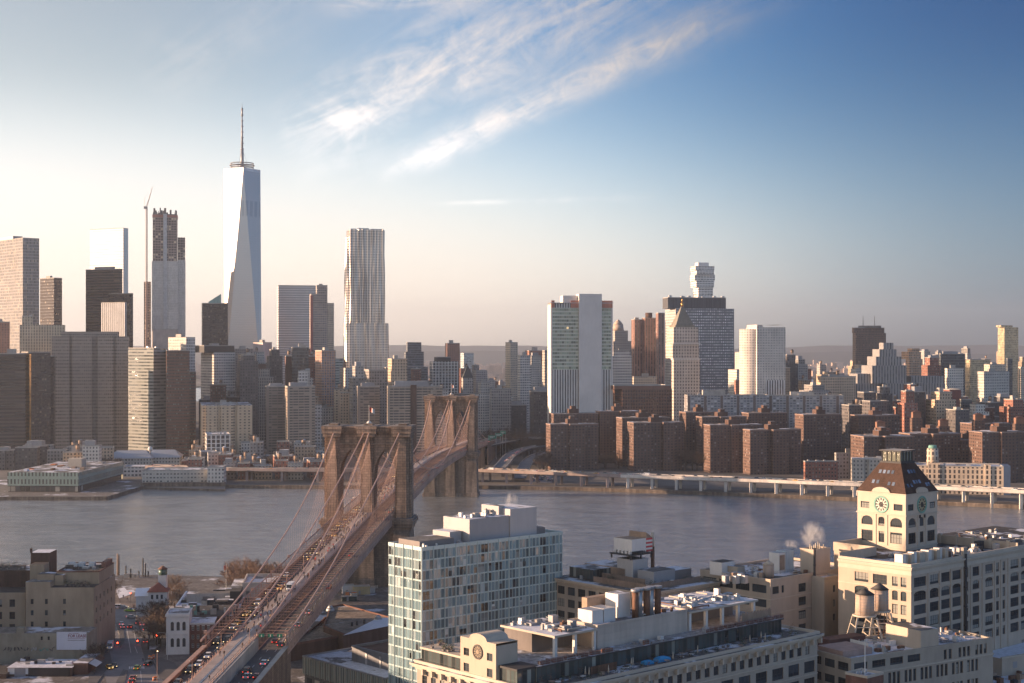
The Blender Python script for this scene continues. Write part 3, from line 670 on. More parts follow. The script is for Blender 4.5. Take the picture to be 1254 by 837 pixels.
# --- facades
fc = facade
G = dict(
 lib=fc('grid_silver', (.30, .29, .29), (.10, .09, .08), 1.9, 4.0, .6, .75, .15, (.42, .34, .24), gr=.08),
 lib2=fc('band_bronze', (.23, .20, .18), (.30, .25, .18), 9, 4.0, .94, .62, .25, (.55, .45, .30), gr=.1, tilt=.015),
 black=fc('dark_grid', (.055, .045, .045), (.025, .022, .024), 2.6, 3.9, .65, .55, .06, (.3, .24, .18), gr=.15),
 brownband=fc('dark_band', (.080, .062, .058), (.028, .024, .024), 20, 3.9, 1, .5, .03, (.20, .15, .12), gr=.15),
 whitefin=fc('white_fins', (.72, .70, .68), (.05, .05, .055), 3.2, 3.8, .48, 1, .0, gr=.15),
 seaport=fc('beige_bands', (.30, .25, .215), (.07, .06, .055), 2.1, 3.9, .62, .42, .22, (.22, .19, .16), gr=.25, amt=.08),
 greyband=fc('grey_bands', (.30, .31, .29), (.075, .085, .08), 5.0, 3.7, .96, .48, .2, (.24, .25, .22), gr=.06, amt=.1),
 paleband=fc('pale_bands', (.42, .46, .43), (.08, .11, .11), 5.0, 3.7, .9, .42, .2, (.3, .34, .32), gr=.1, amt=.1),
 rust=fc('red_brown_bands', (.155, .075, .055), (.05, .05, .045), 1.7, 3.4, .7, .45, .16, (.22, .30, .26), gr=.15),
 white=fc('white_office', (.62, .58, .53), (.07, .07, .07), 3.4, 3.6, .62, .45, .2, (.3, .28, .25), gr=.2),
 tan=fc('tan_apartment', (.52, .42, .30), (.05, .045, .04), 4.6, 3.1, .42, .42, .2, (.35, .28, .2), gr=.2, amt=.1),
 tanstrip=fc('tan_vertical', (.50, .43, .32), (.07, .07, .06), 3.0, 3.5, .42, .62, .2, (.3, .27, .2)),
 gothic=fc('gothic_stone', (.44, .38, .32), (.07, .06, .055), 2.6, 3.6, .46, .66, .15, (.25, .2, .16)),
 slab=fc('balcony_bands', (.36, .30, .24), (.035, .03, .028), 6.0, 2.85, .90, .50, .12, (.28, .22, .16), gr=.4, amt=.1, pier=(4, .10)),
 slabd=fc('balcony_bands_dark', (.23, .20, .175), (.03, .027, .025), 6.0, 2.85, .90, .5, .12, (.22, .18, .14), gr=.4, amt=.1, pier=(4, .12)),
 glassd=fc('dark_glass', (.10, .11, .115), (.035, .045, .055), 1.8, 3.8, .84, .7, .12, (.16, .16, .15), gr=.05),
 greyslab=fc('grey_tower', (.27, .24, .22), (.05, .05, .055), 3.0, 3.1, .44, .45, .2, (.26, .25, .23)),
 copper=fc('copper_tower', (.46, .28, .20), (.10, .12, .15), 3.2, 3.1, .5, .6, .3, (.20, .25, .32)),
 wtc7=fc('pale_glass_lines', (.60, .57, .55), (.42, .40, .40), 30, 4.2, 1, .62, .0, var=(.93, 1.05), gr=.12, metg=.3, tilt=.01),
 wtc4=fc('mirror_glass', (.24, .25, .25), (.62, .63, .63), 3, 4.2, .95, .86, .0, var=(.96, 1.03), gr=.2, metg=.55, tilt=.002),
 wtc3=fc('pale_vertical_glass', (.60, .57, .54), (.42, .41, .40), 1.7, 4.2, .6, .94, .0, var=(.8, 1.2), gr=.1, metg=.3),
 conc=fc('raw_concrete_frame', (.36, .28, .245), (.05, .035, .03), 4.2, 4.2, .74, .60, .20, (.75, .60, .38), gr=.6, amt=.2),
 barclay=fc('glass_stone', (.40, .34, .30), (.10, .11, .12), 2.8, 3.4, .6, .55, .2, (.3, .27, .25)),
 gstone=fc('grey_stone_grid', (.42, .38, .34), (.06, .06, .065), 2.9, 3.6, .5, .52, .2, (.3, .28, .25)),
 bluegrey=fc('blue_grey_bands', (.16, .175, .19), (.06, .07, .08), 1.6, 3.8, .8, .55, .15, (.2, .2, .21)),
 whitegrid=fc('white_wide_grid', (.66, .64, .60), (.05, .055, .06), 4.6, 4.2, .72, .8, .08, (.2, .2, .2)),
 brownred=fc('brown_red_tower', (.36, .185, .14), (.06, .055, .055), 3.2, 3.1, .42, .46, .2, (.3, .24, .2)),
 paleglass=fc('pale_aqua_glass', (.52, .58, .58), (.34, .40, .41), 3, 3.4, .8, .7, .1, (.5, .5, .48), gr=.1, metg=.3),
 beige=fc('beige_grid', (.58, .49, .38), (.07, .065, .06), 3.1, 3.2, .45, .45, .2, (.4, .34, .26)),
 verglass=fc('green_glass_floors', (.55, .56, .48), (.20, .24, .18), 2.6, 4.0, .92, .62, .35, (.40, .42, .30), gr=.12, lit=.008),
 verstrip=fc('stone_fin_strips', (.66, .63, .59), (.07, .065, .065), 2.9, 4.4, .50, 1, 0, gr=.25, amt=.08),
 verstone=plain('pale_limestone', (.66, .62, .58), .85, 0, .09),
 jav=fc('javits_dots', (.175, .18, .195), (.62, .62, .62), 2.7, 3.9, .46, .46, .0, gr=.35, amt=.08, metg=.2),
 jav2=fc('javits_side', (.44, .42, .40), (.12, .12, .12), 2.7, 3.9, .55, .5, .2, (.3, .3, .3), amt=.08),
 court=fc('court_stone', (.58, .50, .43), (.07, .06, .06), 3.4, 3.8, .40, .50, .15, (.3, .26, .22)),
 policeb=fc('brown_deep_grid', (.175, .095, .07), (.035, .025, .022), 3.0, 3.6, .5, .55, .05, (.12, .08, .06)),
 roundb=fc('brown_strip_tower', (.30, .165, .13), (.09, .07, .07), 4.4, 3.1, .45, .9, .2, (.26, .2, .18)),
 conf=fc('cream_tower', (.66, .60, .53), (.12, .115, .11), 3.3, 3.0, .42, .42, .25, (.4, .38, .34)),
 proj=fc('brown_brick_housing', (.138, .085, .068), (.05, .046, .045), 3.4, 2.8, .46, .50, .12, (.34, .31, .29), amt=.12, gr=.25),
 projd=fc('dark_brick_housing', (.13, .078, .06), (.045, .042, .042), 3.3, 2.9, .46, .50, .14, (.34, .31, .29), amt=.12, gr=.25),
 green=fc('balcony_slab_pale', (.36, .36, .37), (.10, .11, .13), 3.6, 2.75, .74, .56, .28, (.55, .55, .56), gr=.3, amt=.12, pier=(5, .16, (.17, .135, .12))),
 ziggy=fc('grey_limestone_strips', (.36, .345, .33), (.09, .09, .10), 3.6, 4.0, .40, 1, .0, gr=.3, amt=.12),
 aoa=fc('brown_art_deco', (.19, .115, .085), (.05, .045, .045), 2.7, 3.6, .42, .6, .1, (.3, .2, .15)),
 gold=fc('gold_glass', (.46, .38, .26), (.42, .33, .20), 3.0, 3.4, .82, .72, .2, (.6, .46, .26), gr=.08, metg=.5),
 post=fc('postal_stone', (.58, .47, .36), (.06, .05, .045), 3.6, 4.2, .45, .70, .1, (.3, .25, .2)),
 brickm=fc('brick_midrise', (.25, .105, .075), (.06, .055, .05), 3.0, 3.3, .42, .5, .25, (.4, .36, .3), colvar=.25, sill=.6),
 darkm=fc('dark_midrise', (.11, .10, .10), (.05, .055, .06), 3.0, 3.4, .5, .5, .2, (.25, .24, .22), colvar=.35),
 greym=fc('grey_midrise', (.33, .31, .29), (.06, .06, .06), 3.1, 3.4, .46, .5, .2, (.3, .28, .25), colvar=.35),
 palem=fc('pale_midrise', (.58, .54, .48), (.08, .08, .08), 3.0, 3.4, .45, .48, .2, (.3, .28, .25), colvar=.2),
 tanm=fc('tan_midrise', (.46, .35, .25), (.06, .055, .05), 3.1, 3.3, .45, .5, .2, (.35, .28, .2), colvar=.3),
)
# --- financial district, left
bld('office_tower', 'silver grey office slab with bronze banded left face, cut by the left photo edge', -40, 28, 48, 292, 1950, 42, G['lib'], kind='p', mats=[G['lib'], M['roof']], short='the tall silver slab at the left edge')
bld('office_tower', 'black slim tower with lit golden right side, between silver slab and tan twin spires', 49, 66, 76, 341, 1900, 50, G['black'], kind='b')
bld('office_tower', 'brown low tower with dark windows at the far left edge of the skyline', -30, -12, 12, 395, 1800, 20, G['brownred'], kind='b')
e, fr, a, b, z1 = bld('apartment_building', 'tan stepped apartment building with vertical window strips and small corner turrets', 18, 24, 80, 398, 1740, 18, G['tanstrip'], kind='u', tiers=[(27, 40, 3, 20, 388)], short='the tan stepped apartment building')
bld('glass_tower', 'pale mirror glass tower that almost melts into the sky', 110, 151, 157, 280, 2350, 62, G['wtc4'], roof='roof', kind='', short='the pale mirror glass tower')
bld('office_tower', 'dark brown banded office tower in front of the pale mirror glass tower', 105, 147, 150, 330, 2050, 66, G['brownband'], kind='p', short='the dark brown banded tower')
bld('office_tower', 'grey brown block behind the white finned building, warm light on its right edge', 133, 160, 163, 360, 2000, 62, G['black'], kind='')
bld('office_building', 'white building of thin vertical fins in front of the dark brown banded tower', 124, 153, 155, 371, 1860, 66, G['whitefin'], kind='', short='the white finned building')
e, fr, a, b, z1 = bld('office_tower', 'very dark brown office block at the left waterfront edge', -20, -6, 31, 434, 1560, 14, G['brownband'], roof='roof_dark', kind='b', short='the dark waterfront block')
bld('office_tower', 'dark tower with mirror gold corner strip beside the dark waterfront block', 26, 36, 62, 432, 1580, 30, G['black'], roof='roof_dark', kind='', mats=[G['black'], M['roof_dark']])
ms = M['gold_mirror'] = plain('gold_mirror', (.9, .62, .32), .22, 1.0, .5, .3, .8)
mb = MB(); fr2 = Fr(atD(36, 1577), 62); mb.obox(fr2, 0, 0, 2.6, 2.5, 8.5, zy(434, 1577)); fr2_e = mb.build('mirror_bay', ms, e)
bld('office_tower', 'low dark block with blue roof sign box beside the wide beige office building', 44, 47, 66, 437, 1620, 14, G['black'], roof='roof_dark', kind='u')
# wide beige office block with recessed shafts
e, fr, a, b, z1 = bld('office_building', 'wide beige grey office block with full height dark recesses, largest on the left waterfront', 62, 63, 157, 412, 1690, 13, G['seaport'], kind='p', dep=45,
    segs=[(0, .23, 2.5), (.23, .27, 5.5), (.27, .525, 0), (.525, .60, 5.5), (.60, .80, 0), (.80, .84, 5.5), (.84, 1, 3)], short='the wide beige office block')
mb = MB(); mb.obox(fr, a*.12, 8, z1, a*.86, 40, z1+5.5, 0, 1); mb.build('upper_storeys', [G['seaport'], M['roof']], e)
bld('office_building', 'grey banded office building with pale right wing and golden reflection, right of the beige block', 157, 188, 203, 427, 1650, 55, G['greyband'], kind='u', mats=[G['greyband'], M['roof_snow']], short='the grey banded building')
bld('office_building', 'red brown banded office building between the grey banded building and the tan apartments', 202, 204, 232, 430, 1620, 14, G['rust'], kind='', short='the red brown building')
bld('office_building', 'lower red brown annexe stepping down beside the red brown office building', 231, 232, 240, 456, 1640, 14, G['rust'], kind='')
bld('office_building', 'white office block with red capped roof behind the red brown building', 206, 228, 239, 414, 1780, 50, G['white'], kind='b')
bld('office_building', 'blank tan block below the unfinished tower with crane', 186, 187, 219, 404, 2000, 14, plain('tan_blank', (.46, .39, .35), .9), kind='')
# unfinished tower with crane
e, fr, a, b, z1 = bld('unfinished_tower', 'half glazed concrete tower under construction with red netting near its top', 184, 186, 218, 320, 2400, 12, G['wtc3'], kind=None, dep=45, short='the unfinished tower')
for nm, x0, x1, b0, b1, y0, y1, mt in (('concrete_core', 187, 217, 1, 42, 320, 262, G['conc']), ('wing', 217.6, 227, 8, 40, 470, 318, G['wtc3']), ('wing', 217.6, 226.5, 9, 38, 318, 290, G['conc']), ('wing', 176, 184, 8, 34, 470, 345, G['conc']),
    ('hoist_shaft', 200, 204.5, -2.2, -.1, 430, 262, M['galv'])):
    mb = MB(); mb.prism([fr.p(fr.ta(x0), b0), fr.p(fr.ta(x1), b0), fr.p(fr.ta(x1), b1), fr.p(fr.ta(x0), b1)], zy(y0, 2400), zy(y1, 2400)); mb.build(nm, [mt, M['concrete_dark']], e)
mb = MB(); mb.obox(fr, fr.ta(186.5), .2, zy(266, 2400), fr.ta(217.5), 42, zy(263, 2400)); mb.build('netting', plain('red_net', (.42, .18, .14), .9), e)
rr = random.Random(4); mb = MB()
for k in range(26):
    x = rr.uniform(187, 216); a0 = fr.ta(x); b0 = rr.uniform(1, 40); hh = rr.uniform(3, 12); mb.obox(fr, a0, b0, zy(263, 2400), a0+rr.uniform(.5, 4), b0+rr.uniform(.5, 4), zy(263, 2400)+hh)
mb.build('formwork', M['concrete_dark'], e, kind='stuff')
c = thing('tower_crane', 'slim luffing crane climbing beside the unfinished tower', 'crane', (*fr.p(fr.ta(179), -1), 3))
p = Vector(fr.p(fr.ta(179.5), -1)); mb = MB()
for q in ((-1, -1), (1, -1), (1, 1), (-1, 1)): mb.path([(p.x+q[0], p.y+q[1], 3), (p.x+q[0], p.y+q[1], zy(254, 2400))], .42, 4)
zz = 60
while zz < zy(254, 2400)-4: mb.path([(p.x-1, p.y-1, zz), (p.x+1, p.y-1, zz+4)], .15, 3); mb.path([(p.x+1, p.y-1, zz), (p.x-1, p.y-1, zz+4)], .15, 3); zz += 4
mb.build('mast', M['cable'], c)
zt = zy(254, 2400); tip = Vector((uu(187.5)*2400, p.y, zy(229, 2400))); mb = MB()
mb.path([(p.x-.6, p.y, zt), tip], .5, 4, 0, .25); mb.path([(p.x+1.2, p.y, zt+1), tip], .35, 4, 0, .2); mb.build('jib', M['cable'], c)
mb = MB(); mb.box(p.x-4, p.y-2, zt-3, p.x+1, p.y+2, zt+1); mb.path([(p.x-3, p.y, zt), (p.x-3.5, p.y, zt+14)], .4, 4); mb.path([(p.x-3.5, p.y, zt+14), tip], .1, 3); mb.build('cab', M['steel_grey'], c)
# tallest tower: square base twisting to a rotated square top
D = 2455; e = thing('skyscraper', 'tallest pale glass tower with tapering triangular faces and a long spire', 'skyscraper', (*atD(296.5, D), 3)); NAMED.append((296, D, 207, 'the tallest glass tower'))
def wtcm():
    m, t = newmat('pale_sky_glass'); z = pos_z(t); fl = t.m('LESS_THAN', t.m('FRACT', t.m('DIVIDE', z, 4.0)), .22)
    mech = t.m('MULTIPLY', t.m('GREATER_THAN', z, 346), t.m('LESS_THAN', z, 372)); p = pos(t)
    stv = t.m('GREATER_THAN', t.m('FRACT', t.m('MULTIPLY', t.xyz(p)[0], .17)), .35)
    c = t.mix(t.m('MULTIPLY', fl, .35), (.62, .585, .545), (.49, .465, .43)); c = t.mix(t.m('MULTIPLY', mech, t.m('MULTIPLY', stv, .45)), c, (.30, .31, .32))
    wnn = t.wn(t.vm('FLOOR', t.vm('MULTIPLY', p, (.4, .4, .25))))[1]; g_ = t.n('ShaderNodeNewGeometry').outputs['Normal']
    nn = t.vm('NORMALIZE', t.vm('ADD', g_, t.vm('MULTIPLY', t.vm('SUBTRACT', wnn, (.5, .5, .5)), (.006,)*3)))
    out(t, princ(t, c, .28, .62, .6, nn).outputs[0]); return m
c0 = atD(296.5, D+28); yaw = R(14); hb_ = 30.5; zb, ztop = 57, zy(209, D)
bs = [(c0.x+math.cos(yaw+R(45+90*k))*hb_*1.414, c0.y+math.sin(yaw+R(45+90*k))*hb_*1.414, zb) for k in range(4)]
tp = [(c0.x+math.cos(yaw+R(90*k))*hb_, c0.y+math.sin(yaw+R(90*k))*hb_, ztop) for k in range(4)]
mb = MB()
A = mb.vs(bs); B_ = mb.vs(tp)
for k in range(4): mb.face((A[k], A[(k+1) % 4], B_[(k+1) % 4])); mb.face((A[k], B_[(k+1) % 4], B_[k]))
mb.face(B_)
mb.build('glass_shaft', wtcm(), e)
mb = MB(); mb.prism([(x, y) for x, y, z in bs], 3, zb); mb.build('podium', M['concrete'], e)
mb = MB(); mb.prism([(c0.x+(x-c0.x)*1.0, c0.y+(y-c0.y)*1.0) for x, y, z in tp], ztop, ztop+5); mb.build('parapet', plain('bright_parapet', (.8, .8, .8), .4, .2), e)
zr = ztop+5
for k, (r_, dz_) in enumerate(((19, 2.5), (20.5, 6.5), (19, 10))):
    mb = MB(); n = 28; pts = [(c0.x+r_*math.cos(2*math.pi*i/n), c0.y+r_*math.sin(2*math.pi*i/n), zr+dz_) for i in range(n+1)]; mb.path(pts, .8, 4); mb.build('antenna_ring', M['steel_grey'], e)
mb = MB()
for i in range(12): q = 2*math.pi*i/12; mb.path([(c0.x+19*math.cos(q), c0.y+19*math.sin(q), zr), (c0.x+19.5*math.cos(q), c0.y+19.5*math.sin(q), zr+10.5)], .3, 4); mb.path([(c0.x, c0.y, zr+7), (c0.x+19.5*math.cos(q), c0.y+19.5*math.sin(q), zr+7)], .25, 3)
mb.build('ring_frame', M['steel_grey'], e, kind='stuff')
zs = zy(123.5, D); mb = MB(); mb.cyl(c0.x, c0.y, zr, zr+34, 3.2, 2.4, 8); mb.cyl(c0.x, c0.y, zr+34, zs-22, 1.9, 1.0, 8); mb.cyl(c0.x, c0.y, zs-22, zs-8, 1.5, 1.5, 8); mb.cyl(c0.x, c0.y, zs-8, zs, .5, .2, 6)
for k in range(8): mb.cyl(c0.x, c0.y, zr+34+k*9.5, zr+35.6+k*9.5, 2.9-.15*k, 2.9-.15*k, 8)
for q in range(3):
    an = 2.1*q; mb.path([(c0.x+12*math.cos(an), c0.y+12*math.sin(an), zr), (c0.x, c0.y, zr+36)], .22, 3)
mb.build('spire', M['steel_grey'], e)
# dark tower with the little glass peak
e, fr, a, b, z1 = bld('office_tower', 'dark grid tower with a sloping green glass peak, left of the tallest tower', 247, 248, 279, 372, 2050, 14, G['black'], kind='', short='the dark tower with the glass peak')
mb = MB(); a0, a1 = fr.ta(256), fr.ta(271); q = [fr.P(a0, 4, z1), fr.P(a1, 4, z1), fr.P(a1, 20, z1), fr.P(a0, 20, z1), fr.P(a1, 4, z1+14), fr.P(a1, 20, z1+14), fr.P(a0, 4, z1+3), fr.P(a0, 20, z1+3)]
v = mb.vs(q)
for f in ((0, 1, 4, 6), (1, 2, 5, 4), (2, 3, 7, 5), (3, 0, 6, 7), (6, 4, 5, 7)): mb.face([v[i] for i in f])
mb.build('glass_peak', plain('green_peak', (.22, .36, .34), .25, .3), e)
bld('office_building', 'white ornate office block with heavy dark topped cornice', 246, 262, 288, 432, 1900, 40, G['white'], kind='b', tiers=[(250, 287, 2, 0, 424, M['dark'])], short='the white corniced office block')
bld('glass_tower', 'pale ribbed glass tower with horizontal lines and a flat top', 339, 341, 398, 350, 2600, 13, G['wtc7'], kind='', dep=40, short='the pale ribbed glass tower')
e, fr, a, b, z1 = bld('apartment_tower', 'slim stone and glass tower with a red hoist strip down its left edge', 379, 381, 401, 360, 2150, 12, G['barclay'], kind='b', tiers=[(388, 401, 2, 20, 350)], short='the slim tower with the red strip')
mb = MB(); mb.obox(fr, fr.ta(380), -1.5, 40, fr.ta(383), -.1, zy(362, 2150)); mb.build('hoist_strip', plain('hoist_red', (.40, .13, .12), .8), e)
bld('apartment_tower', 'pale stepped stone tower joined to the slim red striped tower', 391, 393, 409, 372, 2250, 12, G['beige'], kind='')
bld('office_building', 'pale pink blank walled tower between the tallest tower and the ribbed glass tower', 310, 322, 333, 420, 2200, 45, plain('pink_blank', (.62, .52, .50), .85), kind='b')
bld('apartment_tower', 'dark grey tower standing in front of the tallest glass tower foot', 286, 288, 310, 428, 2050, 14, G['greyslab'], kind='b')
bld('office_building', 'gothic stone building with crenellated dark cupola', 305, 307, 335, 462, 1760, 14, G['gothic'], kind=None, tiers=[(311, 330, 2, 22, 452), (316, 326, 5, 16, 446, M['brown_roof'])], short='the gothic stone building')
bld('office_building', 'dark glass office block with a brick core on its left', 357, 358, 378, 426, 1800, 14, G['glassd'], kind='b', short='the dark glass block')
bld('brick_tower', 'narrow brown brick tower with rounded top beside the dark glass block', 349, 350, 357.5, 437, 1820, 14, plain('brown_blank', (.20, .11, .09), .9), kind='t')
e, fr, a, b, z1 = bld('apartment_tower', 'narrow tower half grey and half copper coloured, below the slim red striped tower', 386, 394, 411, 430, 1750, 30, G['copper'], kind='b', short='the copper coloured tower')
bld('apartment_tower', 'grey brown slab just left of the copper coloured tower', 386.5, 387.5, 394, 434, 1790, 14, G['greyslab'], kind='')
bld('brick_building', 'small ochre brick block with dark bulkhead between the copper tower and the rippled tower', 409, 410, 426, 478, 1700, 14, G['tan'], kind='t')
bld('office_building', 'small white horizontal banded building right of the copper coloured tower', 410, 411, 424, 440, 2050, 14, G['paleband'], kind='')
# rippled steel tower
D = 1850; xs = (425, 471, 475.5); e = thing('skyscraper', 'tall rippled stainless steel apartment tower rising behind the bridge', 'skyscraper', (*atD(450, D), 3)); NAMED.append((450, D, 281, 'the rippled steel tower'))
m_r = fc('rippled_steel', (.62, .55, .49), (.07, .075, .085), 3.2, 3.25, .48, .46, .22, (.38, .33, .28), rough_w=.34, wmetal=.7, gr=.1, amt=.1)
def ripple(nm, x0, x1, yb, yt, bd, seed, amp=1.5, fo=0.0):
    fr = Fr(atD(x0, D), 12); a1 = fr.ta(x1, fo); a0 = fr.ta(x0, fo); z0, z1 = zy(yb, D), zy(yt, D); rr = random.Random(seed)
    per = []; n1 = 44; n2 = 26
    for i in range(n1): per.append((a0+(a1-a0)*i/n1, fo, 0, -1))
    for i in range(n2): per.append((a1, fo+(bd-fo)*i/n2, 1, 0))
    for i in range(10): per.append((a1-(a1-a0)*i/10, bd, 0, 1))
    for i in range(n2): per.append((a0, bd-(bd-fo)*i/n2, -1, 0))
    waves = [(rr.uniform(.4, 1.5), rr.uniform(0, 6.3), rr.uniform(.010, .03), rr.uniform(0, 6.3), rr.uniform(.3, 1)) for _ in range(6)]
    mb = MB(); rows = []; nz = 34; N = len(per); L = [0]
    for i in range(N): q, r2 = per[i], per[(i+1) % N]; L.append(L[-1]+math.hypot(q[0]-r2[0], q[1]-r2[1]))
    for k in range(nz+1):
        z = z0+(z1-z0)*k/nz; row = []
        for i, (pa, pb, na, nb) in enumerate(per):
            u = L[i]; o = 0
            for f_, ph, g_, p2, am in waves: o += am*math.sin(f_*u+ph+2.2*math.sin(g_*z+p2))
            env = .45+.6*max(0, math.sin((z-60)*.009+L[i]*.045+seed))
            o = max(-.5, o)*amp*.8*env
            row.append(fr.P(pa+na*o, pb+nb*o, z))
        rows.append(mb.vs(row))
    for k in range(nz):
        for i in range(N):
            j = (i+1) % N; za, zb = k*(z1-z0)/nz, (k+1)*(z1-z0)/nz
            mb.face((rows[k][i], rows[k][j], rows[k+1][j], rows[k+1][i]), 0, ((L[i], za), (L[i+1], za), (L[i+1], zb), (L[i], zb)))
    mb.face(rows[-1], 1); mb.build(nm, [m_r, M['roof']], e)
ripple('tower_shaft', 428.5, 470.5, 560, 281, 26, 2, 2.0); ripple('shoulder', 425.5, 432, 560, 290, 24, 5, 1.2, 2.5); ripple('lower_tier', 424.5, 475.5, 560, 396, 34, 9, 1.8, -2.5); ripple('lower_tier', 446, 475, 560, 474, 38, 11, 1.2, -6)
fr = Fr(atD(428.5, D), 12)
for x0, x1, yy in ((430, 436, 279), (438, 452, 278.3), (454, 469.5, 279)):
    mb = MB(); mb.obox(fr, fr.ta(x0), 1, zy(281, D), fr.ta(x1), 5, zy(yy, D)-1); mb.build('crown_fin', M['galv'], e)
# residential slabs behind the near bridge tower
bld('apartment_tower', 'dark banded slab tower, left one of the paired balcony slabs', 325, 326, 351, 474, 1590, 14, G['slabd'], kind='pu', short='the left balcony slab')
bld('apartment_tower', 'tan banded slab tower with continuous balconies, front right one of the pair', 349, 352, 386, 474, 1560, 22, G['slab'], kind='pb', short='the tan balcony slab')
bld('office_building', 'small white block peeping over the tan balcony slab', 365, 366, 377, 455, 1700, 14, G['white'], kind='')
bld('apartment_tower', 'grey balcony slab tower directly above the near bridge tower flag', 437, 438, 465, 474, 1560, 12, G['slabd'], kind='pb', short='the balcony slab above the flag')
e, fr, a, b, z1 = bld('apartment_tower', 'wide balcony slab block with dark vertical core between the two bridge towers', 474, 475, 542, 474, 1540, 8, G['slab'], kind='pbu', short='the wide balcony slab')
for x0, x1 in ((474.5, 502), (527, 541.5)):
    mb = MB(); mb.obox(fr, fr.ta(x0), -2.6, 2.6, fr.ta(x1), -.02, z1-3); mb.build('balcony_bay', [G['slab'], M['roof']], e)
mb = MB(); mb.obox(fr, fr.ta(503), -1.2, 2.6, fr.ta(510), -.02, z1+2); mb.build('stair_core', M['brick_dark'], e)
bld('office_building', 'small white stepped block right of the tan balcony slab', 384, 385, 394, 497, 1600, 14, G['white'], kind='')
bld('apartment_building', 'broad tan apartment block with rows of small windows near the waterfront', 245, 247, 309, 497, 1560, 13, G['tan'], kind='bu', segs=[(0, .08, 2.5), (.08, .30, 0), (.30, .38, 2.5), (.38, .62, 0), (.62, .70, 2.5), (.70, 1, 0)], short='the broad tan apartment block')
bld('office_building', 'low cream office with big windows in front of the broad tan apartments', 251, 253, 282, 533, 1480, 14, G['whitegrid'], roof='roof_snow', kind='u')
# centre
bld('office_tower', 'blue grey banded tower with stepped lower wings over the far bridge tower', 495, 497, 519, 431, 2300, 12, G['bluegrey'], kind='', tiers=[(499, 516, 2, 0, 420)], short='the blue grey banded tower')
bld('office_building', 'wide blue grey base of stepped office floors below the banded tower', 494, 497, 524, 450, 2240, 12, G['bluegrey'], kind='')
bld('office_building', 'dark building with a black roof box left of the blue grey tower', 476, 477, 496, 446, 2150, 12, G['darkm'], kind='b')
bld('office_building', 'white wide gridded office block with dark plant room', 526, 530, 561, 443, 2150, 14, G['whitegrid'], kind='', tiers=[(535, 552, 3, 0, 438, M['dark'])], short='the white gridded block')
bld('apartment_tower', 'red brown tower with pale side strips and small dark cupola', 545, 548, 563, 421, 2400, 14, G['brownred'], kind='b', short='the red brown tower with cupola')
bld('glass_tower', 'pale aqua tower with a curved top on the hazy horizon', 564, 568, 580, 433, 2900, 14, G['paleglass'], kind='')
e, fr, a, b, z1 = bld('office_building', 'narrow stone block crowned by a dark green pointed spire roof', 565, 567, 579, 463, 1950, 14, G['gstone'], kind=None, short='the pointed roof block')
mb = MB(); q = [fr.p(-.5, -.5), fr.p(a+.5, -.5), fr.p(a+.5, b*.5), fr.p(-.5, b*.5)]; c = fr.p(a/2, b*.25); mb.prism(q, z1, z1+16, 0, 0, False, [(c[0]+(x-c[0])*.12, c[1]+(y-c[1])*.12) for x, y in q]); mb.build('spire_roof', plain('dark_spire', (.05, .06, .06), .7), e)
bld('office_building', 'grey stone block with wide windows left of the cream tower', 600, 602, 626, 477, 1850, 14, G['gstone'], kind='bu', short='the grey stone block')
bld('apartment_tower', 'cream tower lit golden on its left side, tallest left of the white clad telephone block', 619, 625, 634, 420, 2100, 35, G['beige'], kind='b', short='the cream golden tower')
bld('apartment_tower', 'white grey tower just right of the cream golden tower', 634, 637, 650, 436, 2050, 25, G['white'], kind='b')
bld('apartment_tower', 'brown orange slab behind the white grey tower', 643, 648, 664, 430, 2250, 25, G['brownred'], kind='b')
bld('apartment_tower', 'pale narrow tower touching the white clad telephone block on its left', 664, 667, 674, 430, 1900, 20, G['gstone'], kind='')
bld('office_building', 'low white grey office building below the cream golden tower', 584, 586, 628, 486, 2000, 12, G['palem'], roof='roof_snow', kind='b')
# telephone block
D = 1620; e, fr, a, b, z1 = bld('office_tower', 'massive white block with central slab, green glass upper floors and striped base', 671, 675, 750, 380, D, 9, G['verstrip'], kind=None, dep=42, short='the white telephone building', mats=[G['verstrip'], M['roof']])
zt = zy(367, D); z5 = zy(453, D)
def pan(nm, x0, x1, y0, y1, pr, mt, dep2=None):
    mb = MB(); mb.obox(fr, fr.ta(x0), -pr, y0, fr.ta(x1), dep2 if dep2 else -.03, y1, 0); return mb.build(nm, mt, e)
mb = MB(); mb.obox(fr, .4, .4, z1, a-.4, b-.4, zt-4, 0, 1); mb.build('upper_storeys', [G['verstrip'], M['roof']], e)
pan('solid_slab', 708.5, 736.5, 2.6, zy(360, D), 2.6, G['verstone'], 14)
pan('corner_pier', 674.8, 676.4, 2.6, zt-6, .5, G['verstone']); pan('corner_pier', 748.6, 750.3, 2.6, zt-6, .5, G['verstone'])
pan('curtain_wall', 676.6, 708.3, z5, zt-9, .35, G['verglass']); pan('curtain_wall', 736.7, 748.4, z5, zt-9, .35, G['verglass'])
mb = MB(); mb.obox(fr, -.5, .2, 2.6, -.03, b-.2, zt-6); mb.build('side_wall', G['verstone'], e)
net = plain('orange_net', (.55, .22, .15), .9)
for x0, x1 in ((675, 679), (699, 708.3), (736.7, 750)): pan('netting', x0, x1, zt-9, zt-1, .9, net)
mb = MB(); mb.obox(fr, -1, -1.2, zt-4, a+1, b+1, zt-3.4); mb.build('scaffold_deck', M['galv'], e)
mb = MB(); mb.obox(fr, fr.ta(690), 3, zt-4, fr.ta(708), 20, zy(362, D), 0, 1); mb.build('plant_room', [G['verstone'], M['roof']], e)
